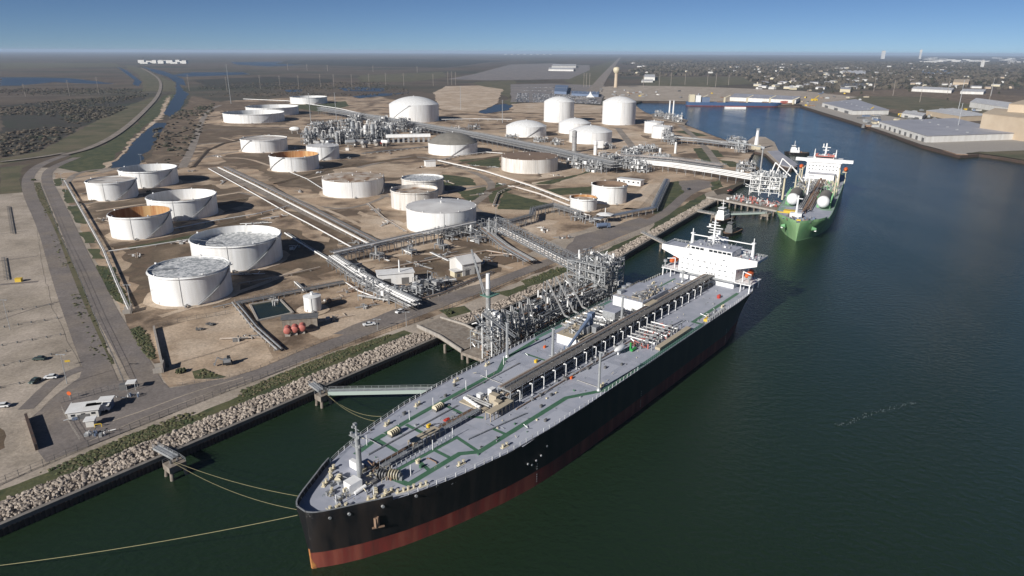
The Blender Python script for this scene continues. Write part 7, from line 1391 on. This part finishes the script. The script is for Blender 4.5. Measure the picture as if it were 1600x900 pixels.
p = at(160, 642); t = thing('box_truck', 'white box truck parked against the gate house', 'truck', (p.x-1, p.y-1, 3.1), R(20)); MB().box((-.5, 0, 2), (5, 2.3, 2.4)).build('cargo_box', 'white_paint', t); MB().box((3, 0, 1.5), (1.8, 2.1, 1.9)).build('cab', 'white_paint', t); MB().box((3.7, 0, 2.0), (.5, 2.12, .7)).build('windscreen', 'glass_dark', t); [MB().tube((x, y-.15, .5), (x, y+.15, .5), .5, n=10).build('wheel', 'tyre', t) for x in (-2, 2.9) for y in (-1, 1)]
for i, (px, lab) in enumerate((((120, 655), 'jumble of tanks and crates left of the gate house'), ((128, 638), 'jumble of pallets behind the gate house'), ((200, 622), 'row of small posts and boxes beside the gate canopy'), ((150, 680), 'low concrete blocks in front of the gate house'))):
    p = at(*px); t = thing('yard_clutter', lab, 'equipment', (p.x, p.y, 3.1), R(18)); clutter(t, 'item', -3.5, 3.5, -1.6, 1.6, 0, 14, ['galv', 'white_paint', 'dark_steel', 'steel', 'blue_grey'], .9, 1.6)
# faint foam line drifting on the open water
rr = random.Random(8); c = smooth_line([at(*q, 0).xy for q in ((1312, 664), (1345, 652), (1380, 640), (1425, 630))], 3)
for i, p in enumerate(c):
    b = MB(); [b.box((p.x+rr.uniform(-2, 2), p.y+rr.uniform(-.6, .6), .02), (rr.uniform(.15, .6), rr.uniform(.05, .12), .03), rr.uniform(0, 1)) for _ in range(3)]; S('foam_fleck', b, 'steel')

# ---------------------------------------------------------------- labels of the crowded kinds: which one, by what it stands beside
from bpy_extras.object_utils import world_to_camera_view
LM = [((232, 350), 'rust streaked open tank'), ((375, 395), 'wide open tank'), ((290, 320), 'clean white open tank'), ((180, 295), 'leftmost tank'), ((413, 228), 'tank with flat brown roof'), ((553, 292), 'tan roofed tank'), ((648, 312), 'sunken roofed tank'), ((425, 487), 'square pond'), ((305, 440), 'nearest storage tank'), ((460, 255), 'orange rusted tank'), ((506, 240), 'small coned tank'), ((646, 170), 'huge domed tank'), ((640, 212), 'long tubular shed'), ((592, 222), 'small white canopy'), ((486, 180), 'left grey mast'), ((526, 175), 'white plant mast'), ((707, 225), 'grey domed tank'), ((826, 260), 'brown roofed tank'), ((822, 200), 'low left domed tank'),
      ((920, 205), 'larger low domed tank'), ((870, 170), 'tall left tank'), ((965, 170), 'tall right tank'), ((1032, 205), 'small smooth tanks'), ((950, 305), 'open tank on the sand'), ((910, 320), 'squat rusted tank'), ((985, 283), 'white control cabin'), ((1100, 262), 'thick white pipes'), ((1181, 220), 'tapering white mast'), ((1190, 290), 'white lattice tower'), ((690, 345), 'big smooth white tank'), ((618, 435), 'white pump building'), ((727, 415), 'cream gabled shed'), ((490, 478), 'little white tank'), ((610, 375), 'long junction rack'), ((461, 209), 'little horizontal tank'), ((1048, 180), 'twin white stacks'), ((930, 235), 'slim white cylinder'), ((897, 225), 'slim grey cylinder'), ((560, 255), 'bare sand by the plant')]
bpy.context.view_layer.update()
KW = {'process_module': 'pipe filled steel frame', 'pipe_station': 'open pipe frame', 'valve_station': 'low valve frame', 'process_column': 'upright process column', 'pressure_drum': 'pale horizontal drum', 'valve_cluster': 'valve and pipe cluster'}
seen = {}
for o in [o for o in SC.objects if o.parent is None and o.name.split('.')[0] in KW]:
    c = world_to_camera_view(SC, cam, o.location); x, y = c.x*1600, (1-c.y)*900
    l = min(LM, key=lambda q: math.hypot(q[0][0]-x, (q[0][1]-y)*1.6)); dx, dy = x-l[0][0], y-l[0][1]
    w_ = ('right of' if dx > 0 else 'left of') if abs(dx) > abs(dy)*1.5 else ('in front of' if dy > 0 else 'behind'); n_ = 'two storey ' if False else ''
    base = '%s %s the %s' % (KW[o.name.split('.')[0]], w_, l[1]); seen.setdefault(base, []).append((math.hypot(dx, dy), o))
ORD = ['nearest to it', 'second nearest to it', 'third nearest to it', 'fourth nearest to it', 'fifth nearest to it', 'sixth nearest to it', 'seventh nearest to it', 'eighth nearest to it', 'ninth nearest to it', 'tenth nearest to it']
for base, L_ in seen.items():
    L_.sort(key=lambda q: q[0])
    for i, (d, o) in enumerate(L_): o['label'] = base if len(L_) == 1 else base+', '+ORD[min(i, 9)]
U_ = 'first second third fourth fifth sixth seventh eighth ninth'.split(); T_ = {1: 'tenth', 2: 'twentieth', 3: 'thirtieth', 4: 'fortieth'}; TN = 'tenth eleventh twelfth thirteenth fourteenth fifteenth sixteenth seventeenth eighteenth nineteenth'.split()
def ordw(n): return U_[n-1] if n < 10 else TN[n-10] if n < 20 else T_[n//10] if n % 10 == 0 else {2: 'twenty', 3: 'thirty', 4: 'forty'}[n//10]+' '+U_[n % 10-1]
pp_ = sorted([o for o in SC.objects if o.name.split('.')[0] == 'power_pole'], key=lambda o: o.location.x/o.location.y)
for i, o in enumerate(pp_): o['label'] = 'slim power line pole in the far marsh, %s from the left' % ordw(i+1)
ft_ = sorted([o for o in SC.objects if o.name.split('.')[0] == 'far_tank'], key=lambda o: o.location.x/o.location.y)
for i, o in enumerate(ft_): o['label'] = '%s from the left of the white tanks on the horizon' % ('first', 'second', 'third', 'fourth', 'fifth', 'sixth', 'seventh', 'eighth', 'ninth')[i]
for key, ph in (('left', 'white hall in the bright group beyond the levee'), ('right', 'pale hall in the bright strip on the right horizon')):
    fh_ = sorted([o for o in SC.objects if o.parent is None and o.name.split('.')[0] == 'far_hall' and (o.location.x > 0) == (key == 'right')], key=lambda o: o.location.x/o.location.y)
    for i, o in enumerate(fh_): o['label'] = '%s, %s from the left' % (ph, ordw(i+1))
st_ = sorted([o for o in SC.objects if o.parent is None and o.name.split('.')[0] == 'tree'], key=lambda o: o.location.x/o.location.y)
for i, o in enumerate(st_): o['label'] = 'small leafy tree on the port side land, %s from the left' % ordw(i+1)
b = MB(); b.box((0, 25000, 71), (88000, 49000*2, 150)); hz = b.build('haze', 'white_paint', kind='stuff', label='thin blue haze lying over the whole coast', category='haze')
hm = bpy.data.materials.new('haze_air'); hm.use_nodes = True; hn = hm.node_tree.nodes; hn.remove(hn['Principled BSDF'])
pv = hn.new('ShaderNodeVolumePrincipled'); pv.inputs['Color'].default_value = (0.62, 0.78, 1.0, 1); pv.inputs['Density'].default_value = 0.000038; pv.inputs['Anisotropy'].default_value = 0.0
hm.node_tree.links.new(pv.outputs[0], hn['Material Output'].inputs['Volume']); hz.data.materials.clear(); hz.data.materials.append(hm)
